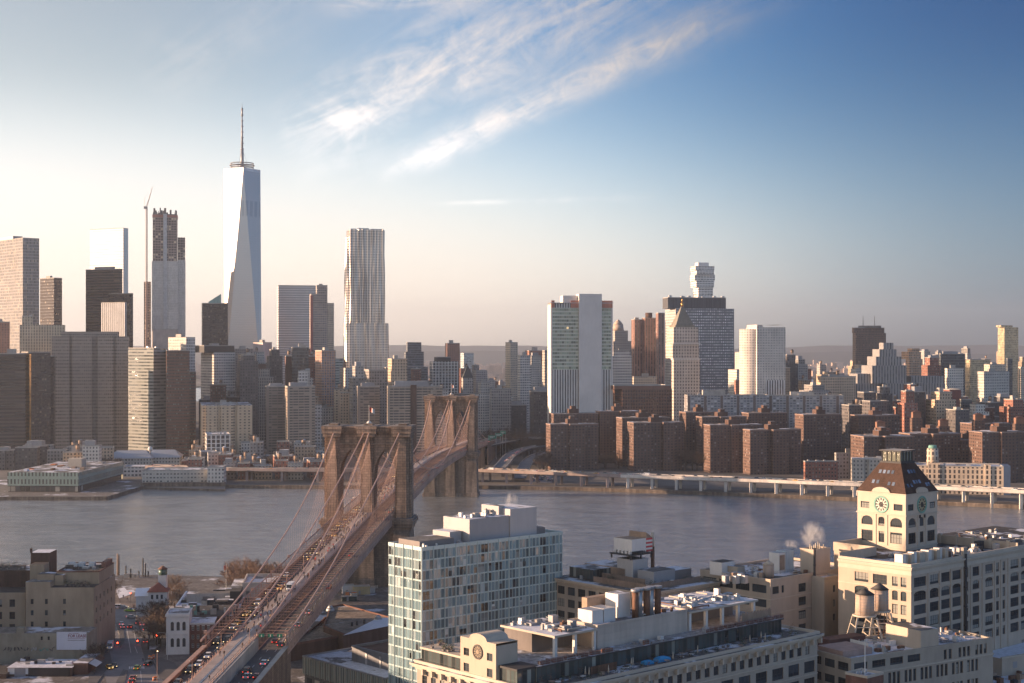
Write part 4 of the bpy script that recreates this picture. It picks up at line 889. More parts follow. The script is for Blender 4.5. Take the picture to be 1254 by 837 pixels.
# civic centre
e, fr, a, b, z1 = bld('office_tower', 'white stone tower with rounded copper dome behind the white telephone building', 748, 750, 775, 440, 2200, 12, G['whitegrid'], kind=None, tiers=[(751, 773, 2, 26, 418, G['gstone']), (753, 769, 4, 22, 405, G['gstone'])], short='the domed white tower')
c = fr.p(fr.ta(760), 13); zz = zy(405, 2204); mb = MB(); mb.cyl(c[0], c[1], zz, zz+9, 8.5, 7.5, 14); mb.cyl(c[0], c[1], zz+9, zz+14, 7.5, 4, 14); mb.cyl(c[0], c[1], zz+14, zz+17, 4, .2, 12); mb.build('dome', plain('dome_stone', (.46, .36, .29), .7), e)
bld('court_building', 'white colonnaded courthouse block between telephone building and brown towers', 748, 750, 774, 436, 1900, 12, G['white'], kind='b', tiers=[(751, 772, 1.5, 0, 430)], short='the colonnaded courthouse')
for x0, x1, yt_, lb in ((773, 790, 392, 'left half of the brown ribbed twin towers, striped with vertical bays'), (786, 803, 390, 'right half of the brown ribbed twin towers with a round drum on top')):
    e, fr, a, b, z1 = bld('apartment_tower', lb, x0, x0+4, x1, yt_, 2100, 25, G['roundb'], kind='b', short='the brown ribbed towers')
c = fr.p(a/2, b/2); mb = MB(); mb.cyl(c[0], c[1], z1, z1+8, 5, 5, 14); mb.build('drum', M['brick_dark'], e)
bld('apartment_tower', 'narrow purple brown tower wedged against the dotted federal block', 803, 806, 814, 384, 2000, 20, G['roundb'], kind='')
bld('office_building', 'low beige stepped building at the foot of the brown ribbed towers', 774, 776, 804, 462, 1850, 14, G['beige'], kind='b')
e, fr, a, b, z1 = bld('office_tower', 'broad dark grey office slab dotted with small pale windows, pale left face', 815, 828, 899, 378, 2050, 10, G['jav'], kind='', dep=38, short='the dotted federal slab', mats=[G['jav'], M['roof']], tiers=[(818, 889, 3, 30, 365, fc('mech_louvres', (.10, .10, .11), (.045, .045, .05), 2.2, 30, .5, 1, 0, gr=.5))])
mb = MB(); mb.obox(fr, -.6, 0, 2.6, -.02, b, z1); mb.build('side_wall', [G['jav2'], M['roof']], e)
rr = random.Random(3); zz = zy(365, 2053)
for k in range(7): mb = MB(); x = rr.uniform(820, 886); mb.obox(fr, fr.ta(x, 3), 8, zz, fr.ta(x+3, 3), 14, zz+rr.uniform(2, 4)); mb.build('cooling_unit', M['galv'], e)
# jumbled white tower
D = 2400; e = thing('apartment_tower', 'white tower of shifted stacked boxes poking up over the dotted federal slab', 'building', (*atD(863, D), 3)); fr = Fr(atD(853, D), 12); rr = random.Random(12); z = zy(470, D); NAMED.append((863, D, 322, 'the white stacked box tower'))
mat_j = fc('white_terraces', (.74, .71, .67), (.12, .12, .12), 5, 3.9, .8, .45, .5, (.35, .33, .3), amt=.08)
zz = 3; k = 0; ztop = zy(326, D)
while zz < ztop:
    h = rr.uniform(6, 15) if zz > 150 else 60; big = zz > ztop-75
    o0, o1 = (rr.uniform(-1.3, 1.3), rr.uniform(-1.6, 1.6)) if big else (0, 0)
    x0, x1 = (852+o0, 875+o1*.7) if zz > ztop-48 else (855+o0*.6, 873+o1*.7)
    mb = MB(); mb.prism([fr.p(fr.ta(x0), o1), fr.p(fr.ta(x1), o1), fr.p(fr.ta(x1), 26+o0), fr.p(fr.ta(x0), 26+o0)], zz, min(zz+h, ztop), 0, 1); mb.build('stacked_box', [mat_j, M['white']], e); zz += h
mb = MB(); mb.prism([fr.p(fr.ta(856), 4), fr.p(fr.ta(869), 4), fr.p(fr.ta(869), 20), fr.p(fr.ta(856), 20)], ztop, ztop+6); mb.build('penthouse', M['white'], e)
# courthouse tower with gilded pyramid
D = 1750; e, fr, a, b, z1 = bld('courthouse_tower', 'slender stone courthouse tower with a grey pyramid roof and gilded tip', 822.5, 825, 857, 439, D, 10, G['court'], kind=None, dep=32, tiers=[(823.8, 856, .8, 31, 420), (825, 855, 1.6, 30, 401)], short='the pyramid topped courthouse')
zz = zy(401, D); a0, a1 = fr.ta(827, 3), fr.ta(851, 3); q = [fr.p(a0, 3), fr.p(a1, 3), fr.p(a1, 28), fr.p(a0, 28)]; c = ((q[0][0]+q[2][0])/2, (q[0][1]+q[2][1])/2)
mb = MB(); mb.prism(q, zz, zz+2.5, 0, 0); qq = [(c[0]+(x-c[0])*.9, c[1]+(y-c[1])*.9) for x, y in q]; mb.prism(qq, zz+2.5, zz+25, 0, 0, False, [(c[0]+(x-c[0])*.10, c[1]+(y-c[1])*.10) for x, y in q]); mb.build('pyramid_roof', plain('lead_pyramid', (.23, .205, .16), .6, .1), e)
mb = MB(); mb.cyl(c[0], c[1], zz+25, zz+30, 1.6, 1.3, 8); mb.cyl(c[0], c[1], zz+30, zz+36, 1.2, .1, 8); mb.build('gilded_tip', plain('gilding', (.85, .48, .15), .3, .9), e)
for yy in (421, 440): mb = MB(); z_ = zy(yy, D); mb.obox(fr, -.8, -.8, z_-.8, a+.8, b+.8, z_+.6); mb.build('cornice', G['verstone'], e)
bld('police_building', 'wide dark brown brick cube with deep square windows', 750, 762, 823, 477, 1620, 12, G['policeb'], roof='roof', kind='', dep=50, tiers=[(752, 822, .4, 0, 473, plain('brown_brick_band', (.21, .115, .085), .9))], short='the brown brick cube')
e, fr, a, b, z1 = bld('apartment_tower', 'tall cream tower with a glowing curved left flank and notched top', 914, 927, 962, 401, 1700, 14, G['conf'], kind=None, dep=34, tiers=[(927, 934, .3, 30, 398), (948, 961, .3, 30, 398)], short='the tall cream tower')
mb = MB(); c = fr.p(2, 14); mb.cyl(*fr.p(0, b*.55), 2.6, z1-2, b*.44, b*.44, 20, 0); mb.build('curved_flank', [G['conf'], M['roof']], e)
mb = MB(); mb.obox(fr, fr.ta(938), -.8, 2.6, fr.ta(961), -.05, zy(466, 1700)); mb.build('lower_front', G['whitefin'], e)
bld('apartment_building', 'long pale balcony slab stretching behind the brown housing towers', 838, 842, 942, 485, 1570, 7, G['green'], kind='bu', dep=16, short='the long pale balcony slab')
bld('apartment_building', 'right half of the long balcony slab, bending slightly away', 942, 942.3, 1033, 485, 1585, 0, G['green'], kind='bu', dep=16)
bld('apartment_building', 'red brown brick block right of the dotted federal slab', 899, 901, 915, 466, 1850, 12, G['brownred'], kind='u')
bld('office_building', 'bright white end wall tower glowing behind the red brown brick block', 900, 907, 914, 432, 2300, 35, G['conf'], kind='')
bld('office_tower', 'broad shouldered brown art deco tower with two masts under construction on top', 1044, 1048, 1085, 408, 2500, 14, G['aoa'], kind='u', tiers=[(1046, 1083, 2, 0, 402)], short='the brown art deco tower')
e2 = bpy.data.objects[[o.name for o in sc.objects if o.get('label', '').startswith('broad shouldered')][0]]
for px_ in (1057, 1071):
    mb = MB(); q = atD(px_, 2512); mb.path([(q.x, q.y, zy(402, 2500)), (q.x, q.y, zy(387, 2500))], .9, 4, 0, .4); mb.build('antenna_mast', M['steel_grey'], e2)
mb = MB(); mb.prism([atD(1051, 2506), atD(1079, 2506), atD(1079, 2530), atD(1051, 2530)], zy(402, 2500), zy(399, 2500)); mb.build('roof_platform', M['concrete_dark'], e2)
# grey ziggurat court complex
D = 1800; e, fr, a, b, z1 = bld('court_complex', 'massive grey limestone ziggurat with vertical strips and a stepped central tower', 1043, 1049, 1160, 470, D, 6, G['ziggy'], kind=None, dep=45, short='the grey stepped court complex',
    segs=[(0, .26, 6), (.26, .33, 14), (.33, .62, 0), (.62, .70, 14), (.70, 1, 6)])
for x0, x1, b0, b1, y0, y1 in ((1050, 1075, 8, 40, 470, 458), (1068, 1110, 2, 40, 470, 448), (1073, 1104, 6, 38, 448, 437), (1077, 1098, 9, 34, 437, 428), (1082, 1094, 12, 28, 428, 420), (1116, 1156, 9, 40, 470, 461)):
    mb = MB(); mb.prism([fr.p(fr.ta(x0, b0), b0), fr.p(fr.ta(x1, b0), b0), fr.p(fr.ta(x1, b0), b1), fr.p(fr.ta(x0, b0), b1)], zy(y0, D+b0), zy(y1, D+b0)); mb.build('setback_tier', [G['ziggy'], M['roof']], e)
bld('office_building', 'tan blocky building left of the grey stepped court complex', 1001, 1005, 1048, 462, 1780, 14, G['tanm'], kind='bt', short='the tan blocky building')
bld('apartment_tower', 'orange lit stepped tower with rounded crown right of the court complex', 1109, 1114, 1130, 440, 2100, 25, fc('orange_stone', (.60, .36, .22), (.09, .07, .06), 3, 3.5, .45, .5), kind=None, tiers=[(1113, 1128, 2, 18, 431), (1117, 1126, 4, 14, 427)], short='the orange stepped tower')
bld('office_building', 'dark glassy office block behind the orange stepped tower', 1150, 1152, 1182, 434, 2000, 12, G['glassd'], kind='p', short='the dark glassy block')
bld('office_building', 'pale gabled narrow block in front of the dark glassy block', 1157, 1160, 1180, 452, 1850, 14, G['palem'], kind='b')
bld('office_building', 'wide gold lit office block on the right horizon', 1180, 1188, 1212, 441, 2400, 25, G['gold'], kind='u', short='the gold lit block')
bld('office_building', 'cream block with dark penthouse left of the gold glass tower', 1205, 1212, 1232, 447, 2200, 25, G['beige'], kind='b')
bld('glass_tower', 'tall gold glass hotel tower near the right edge', 1222, 1230, 1247, 401, 2900, 25, G['gold'], kind='', tiers=[(1226, 1240, 2, 0, 399)], short='the gold glass tower')
bld('glass_tower', 'dark narrow tower in front of the gold glass tower', 1232, 1234, 1240, 440, 2300, 14, G['glassd'], kind='')
bld('apartment_building', 'white faced block with blank gable below the gold lit block', 1197, 1205, 1236, 456, 1750, 30, G['palem'], kind='b', short='the white faced block')
bld('office_building', 'tall golden block cut by the right photo edge', 1247, 1250, 1275, 450, 2200, 20, G['beige'], kind='')
bld('apartment_tower', 'red brick blank sided tower with dark glass front in the right middle distance', 1162, 1163, 1177, 478, 1600, 12, plain('red_blank', (.23, .085, .065), .9), kind='', short='the red blank tower')
bld('office_building', 'black glass block with white frame beside the red blank tower', 1175.5, 1177, 1190, 490, 1580, 12, G['glassd'], kind='')
bld('apartment_building', 'dark brown block with grid windows right of the red blank tower', 1190, 1192, 1218, 500, 1600, 12, G['projd'], kind='b')
bld('brick_building', 'dark brick tower block between court complex and red blank tower', 1127, 1130, 1150, 490, 1620, 12, G['darkm'], kind='b')
# ------------------------------------------------------------------ brown brick housing towers by the water
def house(label, xl, xr, yt, D, th, segs, mat='proj', dep=22, kind='b', hut=True, short=None):
    fr, a, b = frame_px(xl, xl, xr, D, th, dep); z1 = zy(yt, D); e = thing('housing_tower', label, 'apartment block', (*fr.p(0, 0), 2.6), 'brown brick housing towers'); note(fr, a, b)
    pts = []
    for f0, f1, bf in segs: pts += [fr.p(a*f0, bf), fr.p(a*f1, bf)]
    pts += [fr.p(a, b), fr.p(a*.66, b), fr.p(a*.66, b+7), fr.p(a*.33, b+7), fr.p(a*.33, b), fr.p(0, b)]
    mb = MB(); mb.prism(pts, 2.6, z1); mb.build('wall', [G[mat], M['roof']], e)
    c = fr.p(a/2, b/2); mb = MB(); mb.prism([(c[0]+(x-c[0])*1.012, c[1]+(y-c[1])*1.012) for x, y in pts], z1, z1+.9, 0, 1); mb.build('coping', [plain('pink_coping', (.27, .19, .16), .85), M['roof']], e)
    if hut:
        mb = MB(); mb.obox(fr, a*.36, b*.25, z1+.9, a*.58, b*.7, z1+5.5, 0, 1); mb.build('bulkhead', [M['brick_dark'], M['roof']], e)
        mb = MB(); mb.obox(fr, a*.42, b*.3, z1+5.5, a*.52, b*.6, z1+8.5, 0, 1); mb.build('tank_house', [M['brick_dark'], M['roof']], e)
    NAMED.append(((xl+xr)/2, D, yt, short or label)); return e, fr, a, b, z1
S3 = [(0, .38, 3), (.38, .70, 0), (.70, 1, 6)]; S4 = [(0, .34, 0), (.34, .57, 5), (.57, .80, 0), (.80, 1, 7)]; S2 = [(0, .5, 0), (.5, 1, 5)]
house('brown housing tower standing right against the foot of the white telephone block, half hidden', 678, 734, 508, 1530, 12, S2)
house('brown housing tower nearest the ramps, first of the front row from the left', 675, 735, 521, 1450, 12, S3, short='the first brown housing tower')
house('brown housing tower with a sunlit left edge behind the gap in the front row', 736, 784, 505, 1540, 12, [(0, .5, 4), (.5, 1, 0)])
house('brown housing tower in shade right behind the second tower of the front row', 762, 822, 513, 1500, 12, [(0, .5, 0), (.5, 1, 4)])
house('brown housing tower with four stepped bays, second of the front row', 776, 840, 519, 1440, 12, S4, short='the second brown housing tower')
house('brown housing tower below the left end of the pale balcony slab', 840, 880, 506, 1540, 12, S2)
house('brown housing tower overlapped by the third tower of the front row', 861, 917, 512, 1500, 12, S3)
house('brown housing tower with two bright left edges, third of the front row', 871, 936, 522, 1420, 12, S3, short='the third brown housing tower')
house('brown housing tower below the middle of the pale balcony slab', 917, 966, 507, 1530, 12, S2)
house('brown housing tower fourth of the front row, closest to the water road', 920, 984, 528, 1400, 12, [(0, .32, 3), (.32, .42, 6), (.42, .72, 0), (.72, 1, 6)], short='the fourth brown housing tower')
house('brown housing tower standing alone right of the front row of four', 984, 1035, 509, 1470, 12, [(0, .36, 0), (.36, .7, 4), (.7, 1, 9)], short='the lone brown housing tower')
house('wide dark housing tower left of the low brick courts', 1053, 1105, 510, 1480, 12, S3, 'projd', short='the wide dark housing tower')
house('long dark brick courtyard block with small orange roof houses, above the clock tower roof', 1058, 1120, 536, 1330, 10, [(0, .3, 0), (.3, .42, 6), (.42, 1, 0)], 'projd', 30)
house('dark courtyard block behind the beige waterfront building', 1118, 1180, 533, 1350, 10, [(0, .4, 5), (.4, .55, 0), (.55, 1, 5)], 'projd', 30)
house('dark brick courtyard block filling the gap before the right edge tower', 1178, 1208, 540, 1360, 10, S2, 'projd', 24)
house('dark brick housing tower at the right photo edge', 1205, 1262, 531, 1310, 10, S3, 'projd', 28)
house('dark brick housing block behind the right edge tower', 1190, 1240, 520, 1450, 10, S2, 'projd', 24)
for k, (x, y) in enumerate(((1078, 517), (1085, 526), (1122, 505), (1155, 515), (1160, 528), (1198, 508), (1220, 520), (1248, 512))):
    D = 1395+12*(k % 3); q = atD(x, D); e = thing('tank_house', ['small stepped orange brick roof tower, %s' % s for s in ('leftmost of the row above the clock tower roof', 'second from the left, lowest of its row', 'tallest, over the dark courtyard block', 'fourth from the left in the row', 'in front of the fourth one', 'just right of the red blank tower', 'near the right edge, in front of grid block', 'cut close to the right photo edge')][k], 'roof tower', (q.x, q.y, zy(y+22, D)), 'orange brick roof towers')
    mb = MB(); z = zy(y+7, D); mb.box(q.x-5, q.y-4, 2.6, q.x+5, q.y+4, z, 0); mb.build('shaft', [G['projd']], e)
    mb = MB(); ob = plain('orange_brick', (.24, .13, .09), .9); mb.box(q.x-4, q.y-3.2, z, q.x+4, q.y+3.2, zy(y, D), 0); mb.build('upper_stage', [ob], e)
    mb = MB(); mb.prism([(q.x-4.4, q.y-3.6), (q.x+4.4, q.y-3.6), (q.x+4.4, q.y+3.6), (q.x-4.4, q.y+3.6)], zy(y, D), zy(y-2, D), 0, 0, False, [(q.x-1, q.y-1), (q.x+1, q.y-1), (q.x+1, q.y+1), (q.x-1, q.y+1)]); mb.build('roof', M['brown_roof'], e)
# --- beige waterfront building right of the clock tower
D = 1222; e, fr, a, b, z1 = bld('waterfront_building', 'long beige stone waterfront building with blue painted end wall', 1120, 1122, 1229, 571, D, -13, G['post'], roof='roof_snow', kind='u', dep=30, short='the beige waterfront building')
for x0, x1, y in ((1136, 1151, 567), (1206, 1213, 568)): mb = MB(); mb.obox(fr, fr.ta(x0), -1.2, 2.6, fr.ta(x1), 6, zy(y, D)); mb.build('pavilion', [G['post'], M['roof']], e)
mb = MB(); c = fr.p(fr.ta(1143), 12); mb.cyl(c[0], c[1], z1, zy(549, D+12), 5.2, 4.9, 8, 0); mb.cyl(c[0], c[1], zy(549, D+12), zy(545, D+12), 3.9, 3.2, 8, 1); mb.build('lantern_tower', [G['post'], M['copper']], e)
mb = MB(); mb.obox(fr, fr.ta(1229), 0, 2.6, fr.ta(1237.5), 24, zy(569, D), 0); mb.build('blue_end_wall', plain('navy_panel', (.05, .09, .17), .8), e)
bld('waterfront_building', 'white concrete waterfront block with three bays, left of the clock tower roof', 1042, 1044, 1092, 562, 1242, -8, G['palem'], roof='roof_snow', kind='u', segs=[(0, .3, 0), (.3, .42, 2), (.42, .7, 0), (.7, 1, 3)], short='the white waterfront block')
bld('office_building', 'low grey brown school building between housing towers and waterfront', 984, 986, 1026, 566, 1330, 8, G['brickm'], roof='roof_snow', kind='u')
bld('office_building', 'small grey cube with orange roof hut beside the low school building', 1022, 1024, 1052, 556, 1360, 8, G['greym'], kind='b')
# --- left waterfront: pavilion on the pier, market sheds
pier = land('pier_deck', [(*atD(-60, 1193),), (*atD(131, 1193),), (*atD(188, 1318),), (*atD(188, 1345),), (*atD(-60, 1345),)], -2, 3.1, [M['lot'], M['seawall']])
D = 1228; e, fr, a, b, z1 = bld('pier_pavilion', 'green grey framed pier pavilion on dark columns with unfinished rusty roof', 9, 96, 151, 579, D, 87.5, facade('pavilion_green', (.25, .33, .29), (.04, .045, .04), 3.0, 6.6, .45, .62, .15, (.2, .22, .2), gr=.2), roof='roof', kind=None, dep=60, z0=8.5, short='the green pier pavilion')
mb = MB(); mb.obox(fr, .6, .6, 3.1, a-.6, b-.6, 8.5, 0); mb.build('ground_floor', [facade('pavilion_base', (.07, .06, .055), (.03, .03, .03), 4.2, 5.2, .85, .8, .1, gr=.2, lit=.06)], e)
rr = random.Random(8)
for k in range(16):
    mb = MB(); x, y = rr.uniform(4, a-14), rr.uniform(4, b-10); mb.obox(fr, x, y, z1, x+rr.uniform(2, 9), y+rr.uniform(2, 6), z1+rr.uniform(.4, 2.0)); mb.build('roof_stack', [M['orange'], M['rust'], M['snow'], M['wood'], M['concrete']][k % 5], e)
mb = MB(); mb.obox(fr, a*.5, b*.3, z1, a*.6, b*.5, z1+7); mb.build('core', M['trim'], e)
bld('market_hall', 'white two storey market building with gabled front beside the pavilion', 150, 151, 187, 573, 1380, 10, G['white'], roof='roof_snow', kind='', ybot=586, short='the white market hall')
def hip(name, label, x0, x1, ye, yr, D, mat, th=8, dep=40, cat='shed', wall='palem'):
    fr, a, b = frame_px(x0, x0, x1, D, th, dep); ze, zr_ = zy(ye, D), zy(yr, D+dep/2); e = thing(name, label, cat, (*fr.p(0, 0), 2.6)); note(fr, a, b)
    mb = MB(); mb.prism([fr.p(0, 0), fr.p(a, 0), fr.p(a, b), fr.p(0, b)], 2.6, ze); mb.build('wall', [G[wall], M['roof']], e)
    mb = MB(); q = [fr.P(-1, -1, ze), fr.P(a+1, -1, ze), fr.P(a+1, b+1, ze), fr.P(-1, b+1, ze), fr.P(a*.18, b/2, zr_), fr.P(a*.82, b/2, zr_)]; v = mb.vs(q)
    for f in ((0, 1, 5, 4), (1, 2, 5), (2, 3, 4, 5), (3, 0, 4)): mb.face([v[i] for i in f])
    mb.build('roof', mat, e); return e
mt = plain('blue_grey_metal', (.36, .40, .46), .5, .2, .1)
hip('market_hall', 'broad shed with pale blue metal hipped roof behind the white market hall', 130, 186, 562, 552, 1480, mt, cat='market hall'); hip('market_hall', 'second pale metal roofed shed joined on the right, under the red brown building', 176, 220, 561, 551, 1500, mt, cat='market hall')
rt = thing('roof_tank', 'small round pale tank on top of the metal market roofs', 'tank', (*atD(184, 1490), zy(554, 1490))); mb = MB(); q = atD(184, 1490); mb.ball((q.x, q.y, zy(550, 1490)), 2.6); mb.build('vessel', M['white'], rt); mb = MB(); mb.cyl(q.x, q.y, zy(556, 1490), zy(551.5, 1490), .6, .6, 6); mb.build('stem', M['steel_grey'], rt)
bld('ferry_terminal', 'long white low pier shed with a streaked concrete base on the water', 172, 174, 272, 577, 1300, 4, fc('pier_shed', (.50, .47, .42), (.10, .10, .10), 3.0, 3.2, .6, .4, .2), roof='roof_snow', kind='u', z0=1, dep=30, short='the white pier shed')
bld('ferry_terminal', 'white two gabled pier head house at the right end of the white pier shed', 252, 254, 274, 573, 1297, 4, G['palem'], roof='roof_snow', kind='', z0=1, dep=18)
land('pier_deck', [tuple(atD(168, 1290)), tuple(atD(276, 1268)), tuple(atD(276, 1330)), tuple(atD(168, 1330))], -2, 1.8, [M['concrete_dark'], M['seawall']])
for fr_x in (174,):
    fr = Fr(atD(fr_x, 1294), 4); mb = MB(); mb.obox(fr, -1, -1.2, -1, fr.ta(276), 3, 5.2); o = mb.build('quay_wall', M['seawall']); o['kind'] = 'structure'
rw = random.Random(21)
# old low brick rows near the left waterfront, one by one
cols_ = [('red brick', 'brickm'), ('grey', 'greym'), ('tan', 'tanm'), ('pale', 'palem'), ('dark', 'darkm')]
roofs = ['roof', 'roof_snow', 'roof_dark', 'roof_tan']; roofn = ['speckled', 'snowy', 'black', 'tan']
used_labels = set()
def near_name(px, D, yt):
    best = None
    for q in NAMED[:NB]:
        if ' ' not in q[3] or len(q[3].split()) > 7: continue
        d_ = abs(q[0]-px)+abs(q[1]-D)*.05
        if best is None or d_ < best[0]: best = (d_, q)
    q = best[1]; nm = q[3]
    dx_ = px-q[0]
    if abs(dx_) < 6: rel = 'in front of' if D < q[1] else 'behind'
    else: rel = ('right of' if dx_ > 0 else 'left of') if abs(dx_) < 25 else ('farther right of' if dx_ > 0 else 'farther left of')
    return rel, nm
NB = len(NAMED)
def filler(zone, x0, x1, y0, y1, D0, D1, n, wmin, wmax, pal, seed, group, th=(8, 20), tries=14, ztop=None, noun='block'):
    rr = random.Random(seed); made = 0
    for k in range(n):
        for _ in range(tries):
            D = rr.uniform(D0, D1); wd = rr.uniform(wmin, wmax)*1800/D; x = rr.uniform(x0, x1); yt = rr.uniform(y0, y1)
            fr = Fr(atD(x, D), rr.uniform(*th)); a = wd*D/1800; b = rr.uniform(12, 26); c = fr.p(a/2, b/2); r_ = .5*math.hypot(a, b)*.8
            if all(math.hypot(c[0]-q[0], c[1]-q[1]) > r_+q[2] for q in FOOT): break
        else: continue
        z1 = zy(yt, D)
        if z1 < 9: z1 = rr.uniform(10, 18)
        FOOT.append((c[0], c[1], r_)); cn, key = cols_[rr.choice(pal)]; ri = rr.randrange(4)
        feats = rr.choice([('b', 'with a roof bulkhead'), ('t', 'with a water tank'), ('u', 'with rooftop units'), ('', 'with a plain flat top'), ('bt', 'with bulkhead and water tank'), ('p', 'with a long plant room')])
        size = 'narrow' if a < 16 else ('wide' if a > 28 else 'mid sized'); tall = 'low' if z1 < 22 else ('tall' if z1 > 60 else 'midrise')
        rel, nm = near_name(x+wd/2, D, yt); lab = f'{size} {tall} {cn} {noun} {feats[1]}, {rel} {nm}'
        if lab in used_labels: lab = f'{roofn[ri]} roofed {size} {tall} {cn} {noun} {feats[1]}, {rel} {nm}'
        if lab in used_labels: lab = f'{tall} {cn} {noun}, {roofn[ri]} roof, at {int(x/12.54)} percent across photo, {rel} {nm}'
        words_ = lab.split()
        if len(words_) > 16: lab = lab.replace(feats[1]+', ', ''); words_ = lab.split()
        used_labels.add(lab)
        e = thing('city_block', lab, 'building', (*fr.p(0, 0), 2.6), group); mb = MB()
        if rr.random() < .35: mb.prism([fr.p(0, 0), fr.p(a*.55, 0), fr.p(a*.55, 2.5), fr.p(a, 2.5), fr.p(a, b), fr.p(0, b)], 2.6, z1)
        else: mb.prism([fr.p(0, 0), fr.p(a, 0), fr.p(a, b), fr.p(0, b)], 2.6, z1)
        mb.build('wall', [G[key], M[roofs[ri]]], e)
        if z1 > 45 and rr.random() < .5:
            mb = MB(); dzz = rr.uniform(5, 14); mb.prism([fr.p(a*.2, 2), fr.p(a*.8, 2), fr.p(a*.8, b-2), fr.p(a*.2, b-2)], z1, z1+dzz); mb.build('upper_storeys', [G[key], M[roofs[ri]]], e); roof_bits(e, fr, a*.2, 2, a*.8, b-2, z1+dzz, feats[0][:1], rr)
        else: roof_bits(e, fr, 0, 0, a, b, z1, feats[0], rr, M['trim'] if key == 'brickm' and rr.random() < .5 else None)
        made += 1
    return made
filler('left', -10, 140, 546, 556, 1400, 1500, 12, 12, 30, [1, 2, 3, 4], 30, 'low blocks behind the green pier pavilion', (4, 16))
# left waterfront low rows
filler('seaport', 222, 398, 556, 574, 1345, 1440, 34, 9, 20, [0, 0, 0, 1, 2, 3], 31, 'low old houses along the left waterfront', (4, 16), noun='house')
filler('seaport2', 225, 400, 538, 562, 1450, 1560, 26, 10, 22, [0, 1, 2, 3, 4], 32, 'houses behind the waterfront rows', (4, 16), noun='house')
filler('fidi', 150, 480, 432, 500, 1620, 2100, 46, 14, 30, [0, 1, 1, 2, 3, 4, 4], 33, 'midrise blocks among the downtown towers')
filler('mid', 470, 680, 446, 480, 1950, 2900, 34, 12, 26, [1, 1, 2, 3, 0], 34, 'blocks beyond the far bridge tower')
filler('cityhall', 470, 672, 478, 500, 1800, 2000, 10, 14, 30, [1, 3, 4], 35, 'blocks beyond the far bridge tower')
filler('civic', 745, 1010, 455, 486, 1850, 3000, 20, 12, 28, [0, 1, 2, 4], 36, 'blocks beyond the civic towers')
filler('les1', 985, 1254, 478, 520, 1520, 1800, 34, 12, 30, [0, 0, 1, 2, 3, 4, 4], 37, 'blocks of the right hand district')
filler('les2', 900, 1254, 440, 476, 1850, 3300, 60, 10, 26, [0, 1, 2, 2, 3, 4], 38, 'blocks of the right hand district')
filler('rightfar', 1120, 1254, 430, 450, 2600, 4200, 16, 8, 18, [1, 2, 3], 39, 'blocks of the right hand district')
# the far city beyond the second river: too many to count
ft = fc('far_city', (.55, .42, .33), (.10, .09, .09), 5, 5, .5, .5, .2, colvar=.2)
b_ = MB(); rr = random.Random(77)
for k in range(2600):
    D = 5900+4800*rr.random()**1.3; x = rr.uniform(-40, 1290); q = atD(x, D)
    if q.y < 4500+ (q.x+1500)*.62+300: continue
    w_, d_, h = rr.uniform(14, 60), rr.uniform(14, 40), rr.choice([9, 12, 14, 18, 22, 30, 48]) * rr.uniform(.7, 1.2)
    b_.prism([(q.x-w_/2, q.y-d_/2), (q.x+w_/2, q.y-d_/2), (q.x+w_/2, q.y+d_/2), (q.x-w_/2, q.y+d_/2)], 3.5, 3.5+h)
o = b_.build('distant_city', [plain('far_walls', (.50, .38, .30), .9, 0, .5, .004, .02), M['roof_snow']]); o['kind'] = 'stuff'
# --- elevated waterfront highway
M['viaduct_white'] = plain('viaduct_white', (.62, .57, .52), .7, 0, .25, .04, .3); M['viaduct_pink'] = plain('viaduct_pink', (.34, .27, .25), .8, 0, .3, .04, .3)  # one highway in two tones: sunlight painted into the pale, shade into the dark
def viaduct(label, P, z, wid, mat, colgap, colmat, railing=True):
    e = thing('elevated_highway', label, 'highway', (P[0].x, P[0].y, 2.6)); n = len(P); nr = []
    for i in range(n):
        d_ = (P[min(i+1, n-1)]-P[max(i-1, 0)]).normalized(); nr.append(Vector((-d_.y, d_.x)))
    def sheet(o0, o1, za, zb, mt, nm):
        mb = MB(); prev = None
        for p, q in zip(P, nr):
            cur = mb.vs([(*(p+q*o0), za), (*(p+q*o1), za), (*(p+q*o1), zb), (*(p+q*o0), zb)])
            if prev:
                for j in range(4): k = (j+1) % 4; mb.face((prev[j], prev[k], cur[k], cur[j]))
            else: mb.face(cur[::-1])
            prev = cur
        mb.face(prev); return mb.build(nm, mt, e)
    sheet(0, wid, z-1.0, z, M['road_light'], 'deck'); sheet(-.5, -.05, z-1.7, z+.9, mat, 'edge_beam'); sheet(wid+.05, wid+.5, z-1.5, z+.9, mat, 'edge_beam'); sheet(1.5, 2.7, z-2.4, z-1.05, mat, 'girder')
    sheet(wid/2-.2, wid/2+.2, z+.01, z+.8, M['concrete'], 'median')
    tot = 0; nxt = 6
    for i in range(n-1):
        L = (P[i+1]-P[i]).length
        while nxt < tot+L:
            p = P[i]+(P[i+1]-P[i])*((nxt-tot)/L); q = nr[i]
            for o in (1.6, wid-2): mb = MB(); c_ = p+q*o; mb.box(c_.x-1.1, c_.y-.9, -1, c_.x+1.1, c_.y+.9, z-1.8); mb.build('column', colmat, e)
            nxt += colgap
        tot += L
    return e
PR = [atD(x, D) for x, D in ((583, 1325), (600, 1318), (640, 1305), (700, 1285), (760, 1268), (820, 1252), (880, 1235), (940, 1219), (1000, 1200), (1060, 1184), (1120, 1165), (1180, 1148), (1254, 1126), (1330, 1104))]
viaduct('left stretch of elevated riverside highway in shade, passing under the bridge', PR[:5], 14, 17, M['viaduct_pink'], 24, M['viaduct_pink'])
viaduct('white painted elevated riverside highway lit by the sun, right of the bridge', PR[4:], 13.8, 17, M['viaduct_white'], 21.5, M['viaduct_white'])
PL = [atD(x, D) for x, D in ((178, 1368), (230, 1352), (280, 1338), (340, 1332), (400, 1328), (470, 1328), (530, 1328), (583, 1325))]
